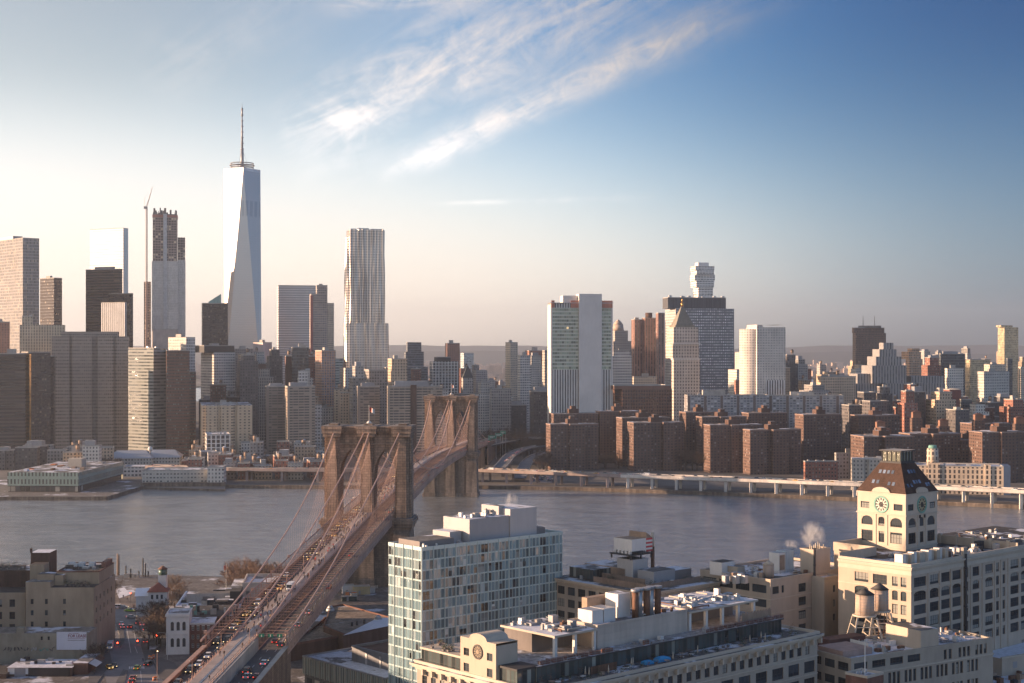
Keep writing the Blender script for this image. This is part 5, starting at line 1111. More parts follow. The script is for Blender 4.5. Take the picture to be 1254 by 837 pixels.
viaduct('elevated highway strip along the left shore between pier shed and near bridge tower', PL, 13.8, 15, M['viaduct_pink'], 33, M['viaduct_pink'])
# shore road wall below the highway
for x0, x1, z in ((590, 700, 5), (700, 1000, 5), (1000, 1300, 5)):
    pass
# curved ramps from the bridge down to the riverside
def ramp(label, pts, wid, mat=None):
    e = thing('highway_ramp', label, 'ramp', (pts[0][0], pts[0][1], 2.6)); P = [Vector(p) for p in pts]; mb = MB(); prev = None; wl = MB(); pw = None
    Q = []
    for i in range(len(P)-1):
        for k in range(6): Q.append(P[i].lerp(P[i+1], k/6))
    Q.append(P[-1])
    for _ in range(6): Q = [Q[0]]+[(Q[i-1]+Q[i]*2+Q[i+1])/4 for i in range(1, len(Q)-1)]+[Q[-1]]
    for i, p in enumerate(Q):
        d_ = (Q[min(i+1, len(Q)-1)]-Q[max(i-1, 0)]); d_.z = 0; d_.normalize(); n_ = Vector((-d_.y, d_.x, 0)); a, c = p-n_*wid/2, p+n_*wid/2
        cur = mb.vs([a, c, c-Vector((0, 0, 1.2)), a-Vector((0, 0, 1.2))])
        if prev:
            for j in range(4): k = (j+1) % 4; mb.face((prev[j], prev[k], cur[k], cur[j]))
        prev = cur
        cw = wl.vs([a-n_*.5, a-n_*.1, a-n_*.1+Vector((0, 0, 1.1)), a-n_*.5+Vector((0, 0, 1.1)), c+n_*.1, c+n_*.5, c+n_*.5+Vector((0, 0, 1.1)), c+n_*.1+Vector((0, 0, 1.1))])
        if pw:
            for g in (0, 4):
                for j in range(4): k = (j+1) % 4; wl.face((pw[g+j], pw[g+k], cw[g+k], cw[g+j]))
        pw = cw
    mb.build('deck', mat or M['road_light'], e); wl.build('parapet', M['concrete'], e)
    for i in range(4, len(Q), 7):
        if Q[i].z > 5.5: mb = MB(); mb.box(Q[i].x-1.5, Q[i].y-1, 2.5, Q[i].x+1.5, Q[i].y+1, Q[i].z-1.2); mb.build('pier', M['concrete_dark'], e)
    return e
def R3(px, D, z): q = atD(px, D); return (q.x, q.y, z)
ramp('left pale curved ramp swinging down from the bridge to the riverside', [R3(612, 1345, 14.5), R3(618, 1400, 15), R3(624, 1480, 16), R3(640, 1560, 17), R3(662, 1610, 17)], 11)
ramp('right pale curved ramp with cars, nested beside the first ramp', [R3(636, 1330, 6), R3(640, 1380, 9), R3(646, 1460, 12), R3(662, 1540, 14), R3(700, 1590, 15)], 11)
ramp('dark elevated cross street passing behind the ramps to the bridge end', [R3(575, 1540, 19), R3(610, 1640, 20), R3(640, 1700, 20), R3(690, 1740, 18)], 22, M['asphalt2'])
# parking ground beside ramps
mb = MB(); mb.prism([tuple(atD(652, 1322)), tuple(atD(676, 1318)), tuple(atD(676, 1440)), tuple(atD(655, 1440))], 3.0, 3.03); struct('parking_ground', mb, [M['road_light'], M['road_light']])
# ------------------------------------------------------------------ bare winter trees
def tree_proto(seed, h, spread, twigs=900, colr='twig', name='bare_tree'):
    rr = random.Random(seed); e = thing(name, 'tree', 'tree', (0, 0, 0)); tm = MB(); cm = MB()
    tm.path([(0, 0, -.3), (.1, .05, h*.18), (0, .1, h*.36)], .035*h, 6, 0, .022*h); ends = []
    def br(p, d_, L, r, lv):
        q = p+d_*L*.5+Vector((rr.uniform(-.06, .06), rr.uniform(-.06, .06), 0))*L; s_ = q+(d_+Vector((0, 0, .15))).normalized()*L*.5
        (tm if lv < 2 else cm).path([p, q, s_], r, 4 if lv < 2 else 3, 0, r*.55)
        if lv >= 3: ends.append((s_, d_)); ends.append((q, d_)); return
        for _ in range(rr.choice([3, 4]) if lv < 2 else 3):
            nd = (d_+Vector((rr.gauss(0, .55), rr.gauss(0, .55), rr.gauss(.12, .3)))).normalized(); nd.z = max(nd.z, -.05); br(s_ if rr.random() < .6 else q, nd, L*rr.uniform(.6, .8), r*.5, lv+1)
    for k in range(5):
        an = k*1.257+rr.uniform(-.4, .4); d_ = Vector((math.cos(an)*spread, math.sin(an)*spread, rr.uniform(.6, 1.1))).normalized(); br(Vector((0, .1, h*rr.uniform(.26, .36))), d_, h*.30, .014*h, 0)
    for k in range(twigs):
        p, d_ = rr.choice(ends); nd = (d_*.5+Vector((rr.gauss(0, .6), rr.gauss(0, .6), rr.gauss(.35, .45)))).normalized(); L = rr.uniform(.05, .12)*h; q = p+nd*L; sd = nd.cross(Vector((rr.random(), rr.random(), rr.random()))).normalized()*.0055*h
        v = cm.vs([p-sd, p+sd, q]); cm.face(v, 0)
    tm.build('trunk', M['bark'], e); cm.build('crown', M[colr], e); return e
TP = [tree_proto(1, 14, .9), tree_proto(2, 12, 1.1), tree_proto(3, 16, .8), tree_proto(4, 10, 1.2, 900, 'twig_red')]
used = [False]*4; trr = random.Random(5)
def put_tree(x, y, z, k, sc_, label, group):
    o = TP[k] if not used[k] else copy_tree(TP[k]); used[k] = True
    o.location = (x, y, z); o.scale = (sc_*trr.uniform(.9, 1.25), sc_*trr.uniform(.9, 1.25), sc_*trr.uniform(.85, 1.15)); o.rotation_euler = (0, 0, trr.uniform(0, 6.28)); o['label'] = label; o['group'] = group; return o
def grove(x0, x1, D0, D1, n, label, group, s0=.9, s1=1.3, ks=(0, 1, 2), z=2.9):
    for i in range(n):
        for _ in range(20):
            D = trr.uniform(D0, D1); q = atD(trr.uniform(x0, x1), D)
            if all(math.hypot(q.x-f[0], q.y-f[1]) > f[2]*.95 for f in FOOT): break
        else: continue
        put_tree(q.x, q.y, z, trr.choice(ks), trr.uniform(s0, s1), label, group)
grove(588, 672, 1640, 1840, 60, 'bare grey tree of the park beyond the far bridge tower', 'bare trees of the far park', 1.1, 1.6)
grove(732, 780, 1460, 1500, 9, 'bare tree in the court between the first two brown housing towers', 'trees between brown housing towers', .9, 1.2)
grove(838, 874, 1440, 1520, 14, 'bare tree between the second and third brown housing towers', 'trees between brown housing towers', 1.1, 1.6)
grove(655, 676, 1400, 1480, 7, 'bare tree left of the first brown housing tower', 'trees between brown housing towers', 1, 1.3)
grove(1015, 1060, 1420, 1500, 12, 'bare tree beside the lone brown housing tower', 'trees between brown housing towers', 1.1, 1.5)
grove(300, 400, 1440, 1560, 22, 'bare street tree at the foot of the paired balcony slabs', 'street trees of the left waterfront', .9, 1.2)
grove(100, 160, 1400, 1460, 5, 'bare tree in front of the wide beige office block', 'street trees of the left waterfront', .8, 1.0)
# ------------------------------------------------------------------ near shore: windows that are real openings
PANE = glassmat('window_pane', (.03, .038, .045), .08, .6, .03, spec=.45, light=.14)
PANEB = glassmat('window_pane_blue', (.09, .13, .15), .05, .6, .03, light=.30)
_wm = {}
def winmesh(w_, h, nx, ny, arch, fm):
    key = (round(w_, 1), round(h, 1), nx, ny, arch, fm.name)
    if key in _wm: return _wm[key]
    fb, pb = MB(), MB(); t_ = .09
    def bar(x0, z0, x1, z1, y0=-.06, y1=.04): fb.box(x0, y0, z0, x1, y1, z1)
    bar(-w_/2, 0, -w_/2+t_, h); bar(w_/2-t_, 0, w_/2, h); bar(-w_/2+t_, 0, w_/2-t_, t_); bar(-w_/2+t_, h-t_, w_/2-t_, h)
    for i in range(1, nx): x = -w_/2+w_*i/nx; bar(x-.05, t_, x+.05, h-t_, -.045, .03)
    for j in range(1, ny): z = h*j/ny; bar(-w_/2+t_, z-.04, w_/2-t_, z+.04, -.03, .02)
    pb.poly([(-w_/2+.05, .0, .05), (w_/2-.05, .0, .05), (w_/2-.05, .0, h-.05), (-w_/2+.05, .0, h-.05)])
    r = (fb.mesh('window', fm), pb.mesh('pane', PANE), fb, pb); _wm[key] = r; return r
class FB:
    def __init__(s, name, label, cat, fr, loc, wall, frame=None, group=None, cap=100, pane=None):
        s.e = thing(name, label, cat, loc, group); s.fr = fr; s.wall = wall; s.frame = frame or M['dark']; s.W = []; s.cap = cap; s.mb = MB(); s.pane = pane or PANE
    def face(s, a0, b0, a1, b1, z0, z1, ops, mat=0, dep=.32, nx=3, ny=2):
        P0, P1 = Vector(s.fr.p(a0, b0)), Vector(s.fr.p(a1, b1)); L = (P1-P0).length; d_ = (P1-P0)/L; nrm = Vector((d_.y, -d_.x)); mb = s.mb
        def pt(u, v, o=0.0): q = P0+d_*u-nrm*o; return (q.x, q.y, v)
        ops = [o for o in ops if o[0] > .05 and o[1] < L-.05 and o[2] >= z0 and o[3] <= z1]
        rows = sorted(set([z0, z1]+[o[2] for o in ops]+[o[3] for o in ops]))
        for r0, r1 in zip(rows[:-1], rows[1:]):
            here = sorted([o for o in ops if o[2] <= r0+1e-4 and o[3] >= r1-1e-4]); u = 0
            for o in here+[(L, L, 0, 0)]:
                if o[0]-u > 1e-3: mb.poly([pt(u, r0), pt(o[0], r0), pt(o[0], r1), pt(u, r1)], mat, [(u, r0), (o[0], r0), (o[0], r1), (u, r1)])
                u = o[1]
        for o in ops:
            u0, u1, v0, v1 = o[:4]; arch = len(o) > 4 and o[4]
            mb.poly([pt(u0, v0), pt(u1, v0), pt(u1, v0, dep), pt(u0, v0, dep)], mat); mb.poly([pt(u0, v1, dep), pt(u1, v1, dep), pt(u1, v1), pt(u0, v1)], mat)
            mb.poly([pt(u0, v0), pt(u0, v0, dep), pt(u0, v1, dep), pt(u0, v1)], mat); mb.poly([pt(u1, v0, dep), pt(u1, v0), pt(u1, v1), pt(u1, v1, dep)], mat)
            if arch:
                n = 10; w_ = (u1-u0)/2; h = min(w_, (v1-v0)*.55)*(arch if arch is not True else 1); cu = (u0+u1)/2
                for i in range(n):
                    x0, x1 = -w_+2*w_*i/n, -w_+2*w_*(i+1)/n; y0, y1 = [v1-h+h*math.sqrt(max(0, 1-(x/w_)**2)) for x in (x0, x1)]
                    mb.poly([pt(cu+x0, y0, .04), pt(cu+x1, y1, .04), pt(cu+x1, v1, .04), pt(cu+x0, v1, .04)], mat)
                    mb.poly([pt(cu+x0, y0, dep), pt(cu+x1, y1, dep), pt(cu+x1, y1, .04), pt(cu+x0, y0, .04)], mat)
            nx_ = o[5] if len(o) > 5 else nx
            c = P0+d_*(u0+u1)/2-nrm*dep*.9; s.W.append((c.x, c.y, v0, math.atan2(d_.y, d_.x), u1-u0, v1-v0, nx_, ny))
    def done(s, roofpts=None, z=None, roof='roof', extra=None, name='wall'):
        if roofpts: s.mb.poly([(*s.fr.p(a, b), z) for a, b in roofpts], 1)
        s.body = s.mb.build(name, [s.wall, M[roof]]+(extra or []), s.e)
        s.windows()
    def windows(s):
        s.W.sort(key=lambda q: math.hypot(q[0], q[1])/max(.5, q[4]*q[5])**.5); lo = wloc(s.e); rest = MB()
        for k, (x, y, z, yaw, w_, h, nx, ny) in enumerate(s.W):
            fm, pm, fb, pb = winmesh(w_, h, nx, ny, False, s.frame)
            if k < s.cap:
                o = bpy.data.objects.new('window', fm); col.objects.link(o); o.parent = s.e; o.location = Vector((x, y, z))-lo; o.rotation_euler = (0, 0, yaw)
                g_ = bpy.data.objects.new('pane', pm); col.objects.link(g_); g_.parent = o
            else:
                c_, n_ = math.cos(yaw), math.sin(yaw)
                for src, mi in ((fb, 0), (pb, 1)):
                    idx = rest.vs([(x+vx*c_-vy*n_, y+vx*n_+vy*c_, z+vz) for vx, vy, vz in src.v])
                    for f in src.f: rest.face([idx[i] for i in f], mi)
        if rest.v: rest.build('window', [s.frame, PANE], s.e, kind='stuff')
        s.W = []
    def slab(s, nm, a0, b0, z0, a1, b1, z1, mat, mt=None):
        mb = MB(); mb.obox(s.fr, a0, b0, z0, a1, b1, z1, 0, 1 if mt else 0); return mb.build(nm, [mat, mt] if mt else mat, s.e)
def grid(L, start, pitch, w_, zs, h, n=None, arch=False, nx=None, end=None):
    o = []; u = start; k = 0; end = end if end is not None else L-.6
    while u+w_ <= end and (n is None or k < n):
        for i, z in enumerate(zs): a = arch if not isinstance(arch, (list, tuple)) else arch[i]; o.append((u, u+w_, z, z+h, a)+((nx,) if nx else ()))
        u += pitch; k += 1
    return o
TH = 42
rk = random.Random(99)
def parapet(fb_, a0, b0, a1, b1, z, h=1.0, tk=.45, mat=None, ov=.12, nm='parapet'):
    mb = MB()
    for q in ((a0-ov, b0-ov, a1+ov, b0+tk), (a0-ov, b1-tk, a1+ov, b1+ov), (a0-ov, b0+tk, a0+tk, b1-tk), (a1-tk, b0+tk, a1+ov, b1-tk)): mb.obox(fb_.fr, q[0], q[1], z, q[2], q[3], z+h)
    mb.build(nm, mat or M['trim'], fb_.e)
# === glass apartment tower beside the bridge
c = at(516.7, 674.2, 62); fr = Fr(c, TH); ZA = 62; a = fr.ta(688.3); b = fr.tb(476.1)
T = FB('glass_tower', 'aqua glass apartment block with white ribs, golden on its narrow left face, near the bridge', 'building', fr, (c.x, c.y, 3), M['white'])
fl = 3.05; cur = fc('aqua_curtain', (.34, .46, .48), (.12, .185, .21), 1.45, fl, .90, .90, .16, (.30, .38, .40), gr=.05, tilt=.05, gspec=1.0, amt=.08, rough_w=.3)
mb = MB(); mb.prism([fr.p(0, 0), fr.p(a, 0), fr.p(a, b), fr.p(0, b)], 3, ZA, 0, 1, vz=ZA-fl*20); mb.build('curtain_wall', [cur, M['roof_snow']], T.e)
rib = plain('pale_rib', (.42, .52, .52), .35, .1, .1); mb = MB()
for L, f in ((a, lambda u, o: fr.p(u, -o)), (b, lambda u, o: fr.p(-o, u))):
    nb = int(round(L/1.45)); big = 3
    for i in range(nb+1):
        u = L*i/nb; w_ = .11 if i % big == 0 else .04; o_ = .30 if i % big == 0 else .12
        q = [f(u-w_, 0), f(u+w_, 0), f(u+w_, o_), f(u-w_, o_)]
        if L == a: q = q[::-1]
        mb.prism(q, 3, ZA+.9)
mb.build('rib', rib, T.e, kind='stuff')
for k in range(20):
    z = ZA-fl*k-.06; mb = MB(); mb.obox(fr, -.10, -.10, z-.16, a, -.002, z+.16); mb.obox(fr, -.10, -.002, z-.16, -.002, b, z+.16); mb.build('floor_band', rib, T.e)
wd = []
dk = glassmat('open_window', (.03, .035, .04), .05, .6, .08, light=.0); lt = glassmat('blind_window', (.28, .33, .34), .35, .5, .02); gd = glassmat('tinted_window', (.11, .14, .15), .05, .5, .09)
for k in range(100):
    side = rk.random() < .22; L = b if side else a; nb = int(round(L/1.45)); i = rk.randrange(nb); j = int(rk.triangular(0, 15, 2)); nn = rk.choice([1, 1, 2])
    if i+nn > nb: nn = 1
    if (i//3) % 3 == 1 and rk.random() < .6: continue
    u0, u1 = L*i/nb+.10, L*(i+nn)/nb-.10; z0 = ZA-fl*(j+1)+.25; z1 = z0+fl*rk.choice([.55, .8, .8]); mb = MB()
    q = [fr.p(-.05, u1), fr.p(-.05, u0)] if side else [fr.p(u0, -.05), fr.p(u1, -.05)]
    mb.poly([(*q[0], z0), (*q[1], z0), (*q[1], z1), (*q[0], z1)]); mb.build('window', rk.choice([dk, dk, dk, lt, gd]), T.e)
parapet(T, 0, 0, a, b, ZA, .9, .3, rib)
g1 = plain('panel_grey', (.30, .30, .31), .6, .1, .1); g2 = plain('screen_brown', (.20, .175, .165), .7, 0, .15); g3 = plain('panel_pale', (.40, .39, .385), .6, 0, .1)
def onroof(fb_, nm, x0, x1, bd, dp, z0, z1, mat, mt='roof_snow'):
    fr = fb_.fr; a0, a1 = fr.ta(x0, bd), fr.ta(x1, bd); return fb_.slab(nm, a0, bd, z0, a1, bd+dp, z1, mat, M[mt])
T.slab('plant_screen', 1.5, 3, ZA, 15, b-3, 64.2, g2, M['roof']); T.slab('bulkhead', 15.8, 6, ZA, 20.5, b-2, 65.6, g1, M['roof_snow'])
T.slab('penthouse', 20.9, 2.6, ZA, 37.4, b-1, 69.4, g1, M['roof_snow']); T.slab('penthouse', 37.5, 2.2, ZA, 49, b-1, 71.4, g3, M['roof_snow']); T.slab('lift_housing', 36.0, 6, 69.4, 38.5, b-2, 72.2, g1, M['roof']); T.slab('plant_screen', 49.2, 3, ZA, 53.5, b-3, 64.4, g2)
for k in range(5): T.slab('roof_vent', 22+k*2.8, 6, 69.4, 22.8+k*2.8, 6.8, 70.2+.3*(k % 2), M['galv'])
# === long terrace block with the clock gable, at the bottom
O = (5.95, 331.2); fr = Fr(O, TH); Z = 45
L1 = FB('terrace_building', 'long cream building with bracketed cornice, roof terraces and a round clock gable', 'building', fr, (*O, 3), M['cream2'], cap=100)
ops = grid(104, 2.0, 3.45, 1.9, [39.6], 2.3, nx=2, end=103)+grid(104, 1.6, 6.9, 4.7, [34.6, 30.0, 25.4], 3.1, nx=4, end=103)
L1.face(0, 0, 104, 0, 16, 43.2, ops); ops = grid(44, 2.0, 3.45, 1.9, [39.6], 2.3, nx=2)+grid(44, 1.6, 6.9, 4.7, [34.6, 30.0], 3.1, nx=4); L1.face(0, 44, 0, 0, 16, 43.2, ops)
L1.face(104, 0, 104, 44, 16, 43.2, []); L1.face(104, 44, 0, 44, 16, 43.2, [])
L1.done([(0, 0), (104, 0), (104, 44), (0, 44)], 43.2, 'roof_dark')
for z0, z1, o_ in ((43.2, 43.7, .35), (43.7, 44.2, .9), (44.2, 44.7, 1.35), (38.6, 38.9, .22), (33.9, 34.15, .15)):
    mb = MB()
    if z0 > 43: mb.obox(fr, -o_, -o_, z0, 104+o_, 44+o_, z1, 0, 1)
    else: mb.obox(fr, -o_, -o_, z0, 104+o_, -.01, z1); mb.obox(fr, -o_, -.01, z0, -.01, 44, z1)
    mb.build('cornice' if z0 > 43 else 'string_course', [M['trim'], M['roof']], L1.e)
for k in range(31): mb = MB(); u = 1.1+k*3.45; mb.obox(fr, u-.25, -1.1, 42.2, u+.25, -.02, 43.65); mb.build('bracket', M['trim'], L1.e)
for k in range(12): mb = MB(); u = 1.1+k*3.6; mb.obox(fr, -1.1, u-.25, 42.2, -.02, u+.25, 43.65); mb.build('bracket', M['trim'], L1.e)
parapet(L1, -.4, -.4, 104.4, 44.4, 44.7, .7, .5)
gw = fc('terrace_glazing', (.05, .05, .05), (.05, .065, .065), 1.5, 4.0, .8, .82, .16, (.26, .28, .25), gr=.06, tilt=.04, amt=.1)
mb = MB(); mb.prism([fr.p(x, y) for x, y in ((6.5, 7.5), (98, 7.5), (98, 40), (6.5, 40))], 44.72, 48.3, 0, 1, vz=44.5); mb.build('terrace_storey', [gw, M['roof_snow']], L1.e)
L1.slab('terrace_deck', 6, 7, 48.3, 98.5, 41, 48.6, M['dark'], roofmat('deck_paving', (.33, .31, .30), .12, .2))
for k in range(22):                                # brick planters on the deck edge
    u = 8+k*4.2
    if 30 < u < 66: continue
    mb = MB(); mb.obox(fr, u, 7.7, 48.6, u+3.0, 8.8, 49.4); mb.build('planter', M['brick'], L1.e)
for a0, a1 in ((16, 30.5), (64.5, 93)):
    L1.slab('pavilion_roof', a0, 11.5, 53.3, a1, 31, 53.8, M['trim'], M['roof_snow']); L1.slab('pavilion_wall', a0+.5, 20, 48.6, a1-.5, 30, 53.3, plain('shade_wall', (.16, .14, .13), .8))  # plain dark wall set back under each pavilion roof
    u = a0+.6
    while u < a1: mb = MB(); mb.obox(fr, u, 12, 48.6, u+.8, 12.8, 53.3); mb.build('column', M['white'], L1.e); u += 6.6
    u = a0+3.5
    while u < a1-1: mb = MB(); mb.obox(fr, u, 14, 53.05, u+2.6, 14.25, 53.28); mb.build('strip_light', M['lampglow'], L1.e); u += 6.6
pan_ = masonry('concrete_panels', (.50, .43, .37), (.46, .40, .35), 5.2, 1.7, (.38, .33, .28), .012, .12, .12)
L1.slab('machine_room', 31, 12, 48.6, 64.3, 22.5, 54, pan_, M['roof_snow']); parapet(L1, 31, 12, 64.3, 22.5, 54, .5, .3, pan_)
for a0, a1 in ((32.2, 36.0), (36.4, 40.5)): L1.slab('cooling_tower', a0, 15, 54, a1, 20, 57.4, M['white'], M['galv'])
L1.slab('bulkhead', 43.5, 17, 54, 48, 21.5, 60, M['white'], M['roof_snow']); L1.slab('roof_screen', 38, 22.6, 48.6, 47, 24.5, 59, M['wood'])
for k in range(5):
    x, y = fr.p(47.0+k*2.1, 14.3+(k % 2)*.6); mb = MB(); mb.cyl(x, y, 54, 60.6, .85, .85, 12, 0); mb.cyl(x, y, 60.6, 61.3, 1.15, 1.15, 12, 1); mb.build('flue', [M['galv'] if k % 2 else M['rust'], M['steel_grey']], L1.e)
for k in range(34):
    a0 = rk.uniform(17, 29) if k % 3 == 0 else (rk.uniform(66, 91) if k % 3 == 1 else rk.uniform(20, 60)); b0 = rk.uniform(14, 29) if k % 3 < 2 else rk.uniform(25, 38); z0 = 53.8 if k % 3 < 2 else 48.6
    L1.slab('roof_unit', a0, b0, z0, a0+rk.uniform(.8, 2.6), b0+rk.uniform(.8, 2), z0+rk.uniform(.6, 2.0), rk.choice([M['galv'], M['white'], M['steel_grey'], M['galv']]))
for k in range(6):
    a0 = 66+k*4.2; mb = MB(); mb.path([fr.P(a0, 16+k*.8, 54.5), fr.P(a0+3, 16+k*.8, 54.9), fr.P(a0+5, 20, 54.5)], .28, 8); mb.build('duct', M['galv'], L1.e)
# gable with its clock (left face)
b0, b1 = fr.tb(608.5, -.0), fr.tb(565.0, -.0); gz0, gz1 = 44.7, 53.2; Wd = b1-b0
gm = FB.__new__(FB); gm.e = L1.e; gm.fr = fr; gm.wall = M['cream']; gm.frame = M['dark']; gm.W = []; gm.cap = 10; gm.mb = MB(); gm.pane = PANE
gm.face(-.3, b1, -.3, b0, gz0, gz1, [(1.2, 3.2, 49.4, 51.2, False, 2), (Wd-3.2, Wd-1.2, 49.4, 51.2, False, 2), (1.2, 3.2, 45.6, 47.6, False, 2), (Wd-3.2, Wd-1.2, 45.6, 47.6, False, 2)])
gm.face(-.3, b0, 6.5, b0, gz0, gz1, []); gm.face(6.5, b0, 6.5, b1, gz0, gz1, []); gm.face(6.5, b1, -.3, b1, gz0, gz1, [])
N = 12; top = []                                   # curved pediment
N = 28
for i in range(N+1):
    u = Wd*i/N; h = .5+1.5*math.sqrt(max(0, 1-((u-Wd/2)/(Wd*.25))**2)) if abs(u-Wd/2) < Wd*.25 else .5; top.append((b1-u, gz1+h))
for i in range(N):
    (u0, h0), (u1, h1) = top[i], top[i+1]; q = [fr.P(-.3, u0, gz1), fr.P(-.3, u1, gz1), fr.P(-.3, u1, h1), fr.P(-.3, u0, h0)]; gm.mb.poly(q, 0)
    gm.mb.poly([fr.P(-.3, u0, h0), fr.P(-.3, u1, h1), fr.P(6.5, u1, h1), fr.P(6.5, u0, h0)], 1); gm.mb.poly([fr.P(6.5, u1, gz1), fr.P(6.5, u0, gz1), fr.P(6.5, u0, h0), fr.P(6.5, u1, h1)], 0)
gm.body = gm.mb.build('gable', [M['cream'], M['trim']], L1.e); gm.windows()
def disc(P, ax, up, r, r2=0.0, n=28, mat=0, mb=None, y=0.0, nrm=None):
    mb = mb or MB(); A = []; 
    for i in range(n): q = 2*math.pi*i/n; A.append(P+ax*math.cos(q)*r+up*math.sin(q)*r+nrm*y)
    if r2: 
        B_ = [P+(x-P-nrm*y)*(r2/r)+nrm*y for x in A]; A, B_ = mb.vs(A), mb.vs(B_)
        for i in range(n): j = (i+1) % n; mb.face((A[i], A[j], B_[j], B_[i]), mat)
    else: mb.face(mb.vs(A), mat)
    return mb
def clock(par, P, ax, nrm, r, ringc, dialc, markc, hm, open_=False):
    up = Vector((0, 0, 1)); e = bpy.data.objects.new('clock', None); col.objects.link(e); e.parent = par; e.location = P-wloc(par)
    mb = MB(); n = 32
    for (ra, rb, y) in ((r, r*.80, .22),):
        A = [mb.vs([P+ax*math.cos(2*math.pi*i/n)*q+up*math.sin(2*math.pi*i/n)*q+nrm*yy for i in range(n)]) for q, yy in ((ra, 0), (ra, y), (rb, y), (rb, .02))]
        for k in range(3):
            for i in range(n): j = (i+1) % n; mb.face((A[k][i], A[k][j], A[k+1][j], A[k+1][i]))
    mb.build('ring', ringc, e); disc(P, ax, up, r*.80, nrm=nrm, y=.06).build('dial', dialc, e)
    mb = MB()
    for i in range(12):
        q = 2*math.pi*i/12; c_ = P+(ax*math.cos(q)+up*math.sin(q))*r*.62+nrm*.10; rad = ax*math.cos(q)+up*math.sin(q); tg = -ax*math.sin(q)+up*math.cos(q)
        mb.poly([c_-rad*r*.14-tg*r*.06, c_+rad*r*.13-tg*r*.095, c_+rad*r*.13+tg*r*.095, c_-rad*r*.14+tg*r*.06])
    mb.build('numeral', markc, e, kind='stuff'); mb = disc(P, ax, up, r*.30, r*.13, nrm=nrm, y=.11, n=20)
    for i in range(6): q = math.pi*i/3; v_ = ax*math.cos(q)+up*math.sin(q); t_ = -ax*math.sin(q)+up*math.cos(q); mb.poly([P+v_*r*.05-t_*r*.03+nrm*.12, P+v_*r*.42-t_*r*.03+nrm*.12, P+v_*r*.42+t_*r*.03+nrm*.12, P+v_*r*.05+t_*r*.03+nrm*.12])
    mb.build('centre_ornament', markc, e)
    for ang, ln in hm:
        v_ = ax*math.sin(ang)+up*math.cos(ang); t_ = ax*math.cos(ang)-up*math.sin(ang); mb = MB(); mb.poly([P-v_*r*.1-t_*r*.05+nrm*.15, P+v_*ln*r-t_*r*.025+nrm*.15, P+v_*ln*r+t_*r*.025+nrm*.15, P-v_*r*.1+t_*r*.05+nrm*.15]); mb.build('hand', markc, e)
R3v = lambda v: Vector((v.x, v.y, 0))
clock(L1.e, fr.P(-.32, (b0+b1)/2, 50.9), -R3v(fr.L), -R3v(fr.R), 1.75, plain('dial_dark', (.04, .035, .03), .6), plain('dial_dark', (.04, .035, .03), .6), plain('dial_gold', (.30, .22, .14), .5), [(2.1, .5), (.3, .7)])
mb = MB(); mb.prism([fr.p(x, y) for x, y in ((.6, b1), (7, b1), (7, 43), (.6, 43))], 44.72, 48.2, 0, 1, vz=44.5); mb.build('glass_room', [gw, M['roof_tan']], L1.e)
mb = MB(); mb.prism([fr.p(x, y) for x, y in ((.8, 8), (6.4, 8), (6.4, b0-.1), (.8, b0-.1))], 44.72, 48.2, 0, 1, vz=44.5); mb.build('glass_room', [gw, M['roof_tan']], L1.e)
L1.slab('trim_band', .2, b1+.1, 48.2, 7.2, 43.2, 48.7, M['trim']); L1.slab('trim_band', .4, 7.6, 48.2, 7.2, b0-.2, 48.7, M['dark'])
# things on the front terrace
def shrub(x, y, z, r, h, label, grp, matk='evergreen'):
    e = thing('potted_shrub', label, 'shrub', (x, y, z), grp); mb = MB(); mb.cyl(x, y, z, z+.5, .35, .45, 8); mb.build('pot', M['concrete_dark'], e); mb = MB()
    for k in range(70):
        p = Vector((rk.gauss(0, r*.45), rk.gauss(0, r*.45), abs(rk.gauss(h*.5, h*.28)))); q = [Vector((rk.uniform(-.16, .16), rk.uniform(-.16, .16), rk.uniform(-.16, .16))) for _ in range(3)]
        mb.poly([(x+p.x+v.x, y+p.y+v.y, z+.4+p.z+v.z) for v in q])
    mb.build('foliage', M[matk], e); return e
for k in range(40):
    u = 7+k*2.4+rk.uniform(-.6, .6)
    if u > 102: break
    x, y = fr.p(u, rk.choice([1.2, 1.6, 4.5, 6.0])); shrub(x, y, 44.72, rk.uniform(.5, 1), rk.uniform(.8, 2.0), 'dark potted shrub on the front terrace under the long cream cornice', 'potted shrubs on the front terrace', rk.choice(['evergreen', 'twig', 'evergreen', 'twig_red']))
for k in range(12):
    x, y = fr.p(rk.uniform(1, 6), rk.uniform(b1+1, 42)); shrub(x, y, 48.7, .6, 1.2, 'potted shrub on the roof left of the clock gable', 'potted shrubs by the clock gable', rk.choice(['evergreen', 'twig_red']))
for k, (u, v, w_, h, c_, lb) in enumerate(((44, 3.5, 4.5, 1.2, 'blue_tarp', 'bright blue tarpaulin over terrace furniture, right one of two'), (39.5, 3.5, 2.8, 1.0, 'blue_tarp', 'smaller bright blue tarpaulin over a table, left of the big one'))):
    e = thing('tarpaulin', lb, 'cover', (*fr.p(u, v), 44.72)); mb = MB(); q = [fr.p(u, v), fr.p(u+w_, v), fr.p(u+w_, v+2), fr.p(u, v+2)]; cx_, cy_ = fr.p(u+w_/2, v+1); mb.prism(q, 44.72, 44.72+h*.7, 0, 0, False, [(cx_+(x-cx_)*.9, cy_+(y-cy_)*.85) for x, y in q]); q2 = [(cx_+(x-cx_)*.9, cy_+(y-cy_)*.85) for x, y in q]; mb.prism(q2, 44.72+h*.7, 44.72+h, 0, 0, False, [(cx_+(x-cx_)*.4, cy_+(y-cy_)*.3) for x, y in q2]); mb.build('sheet', M[c_], e)
mb = MB(); e = thing('fence', 'dark brown screen fence dividing the front terrace at its left', 'fence', (*fr.p(24, 2), 44.72)); 
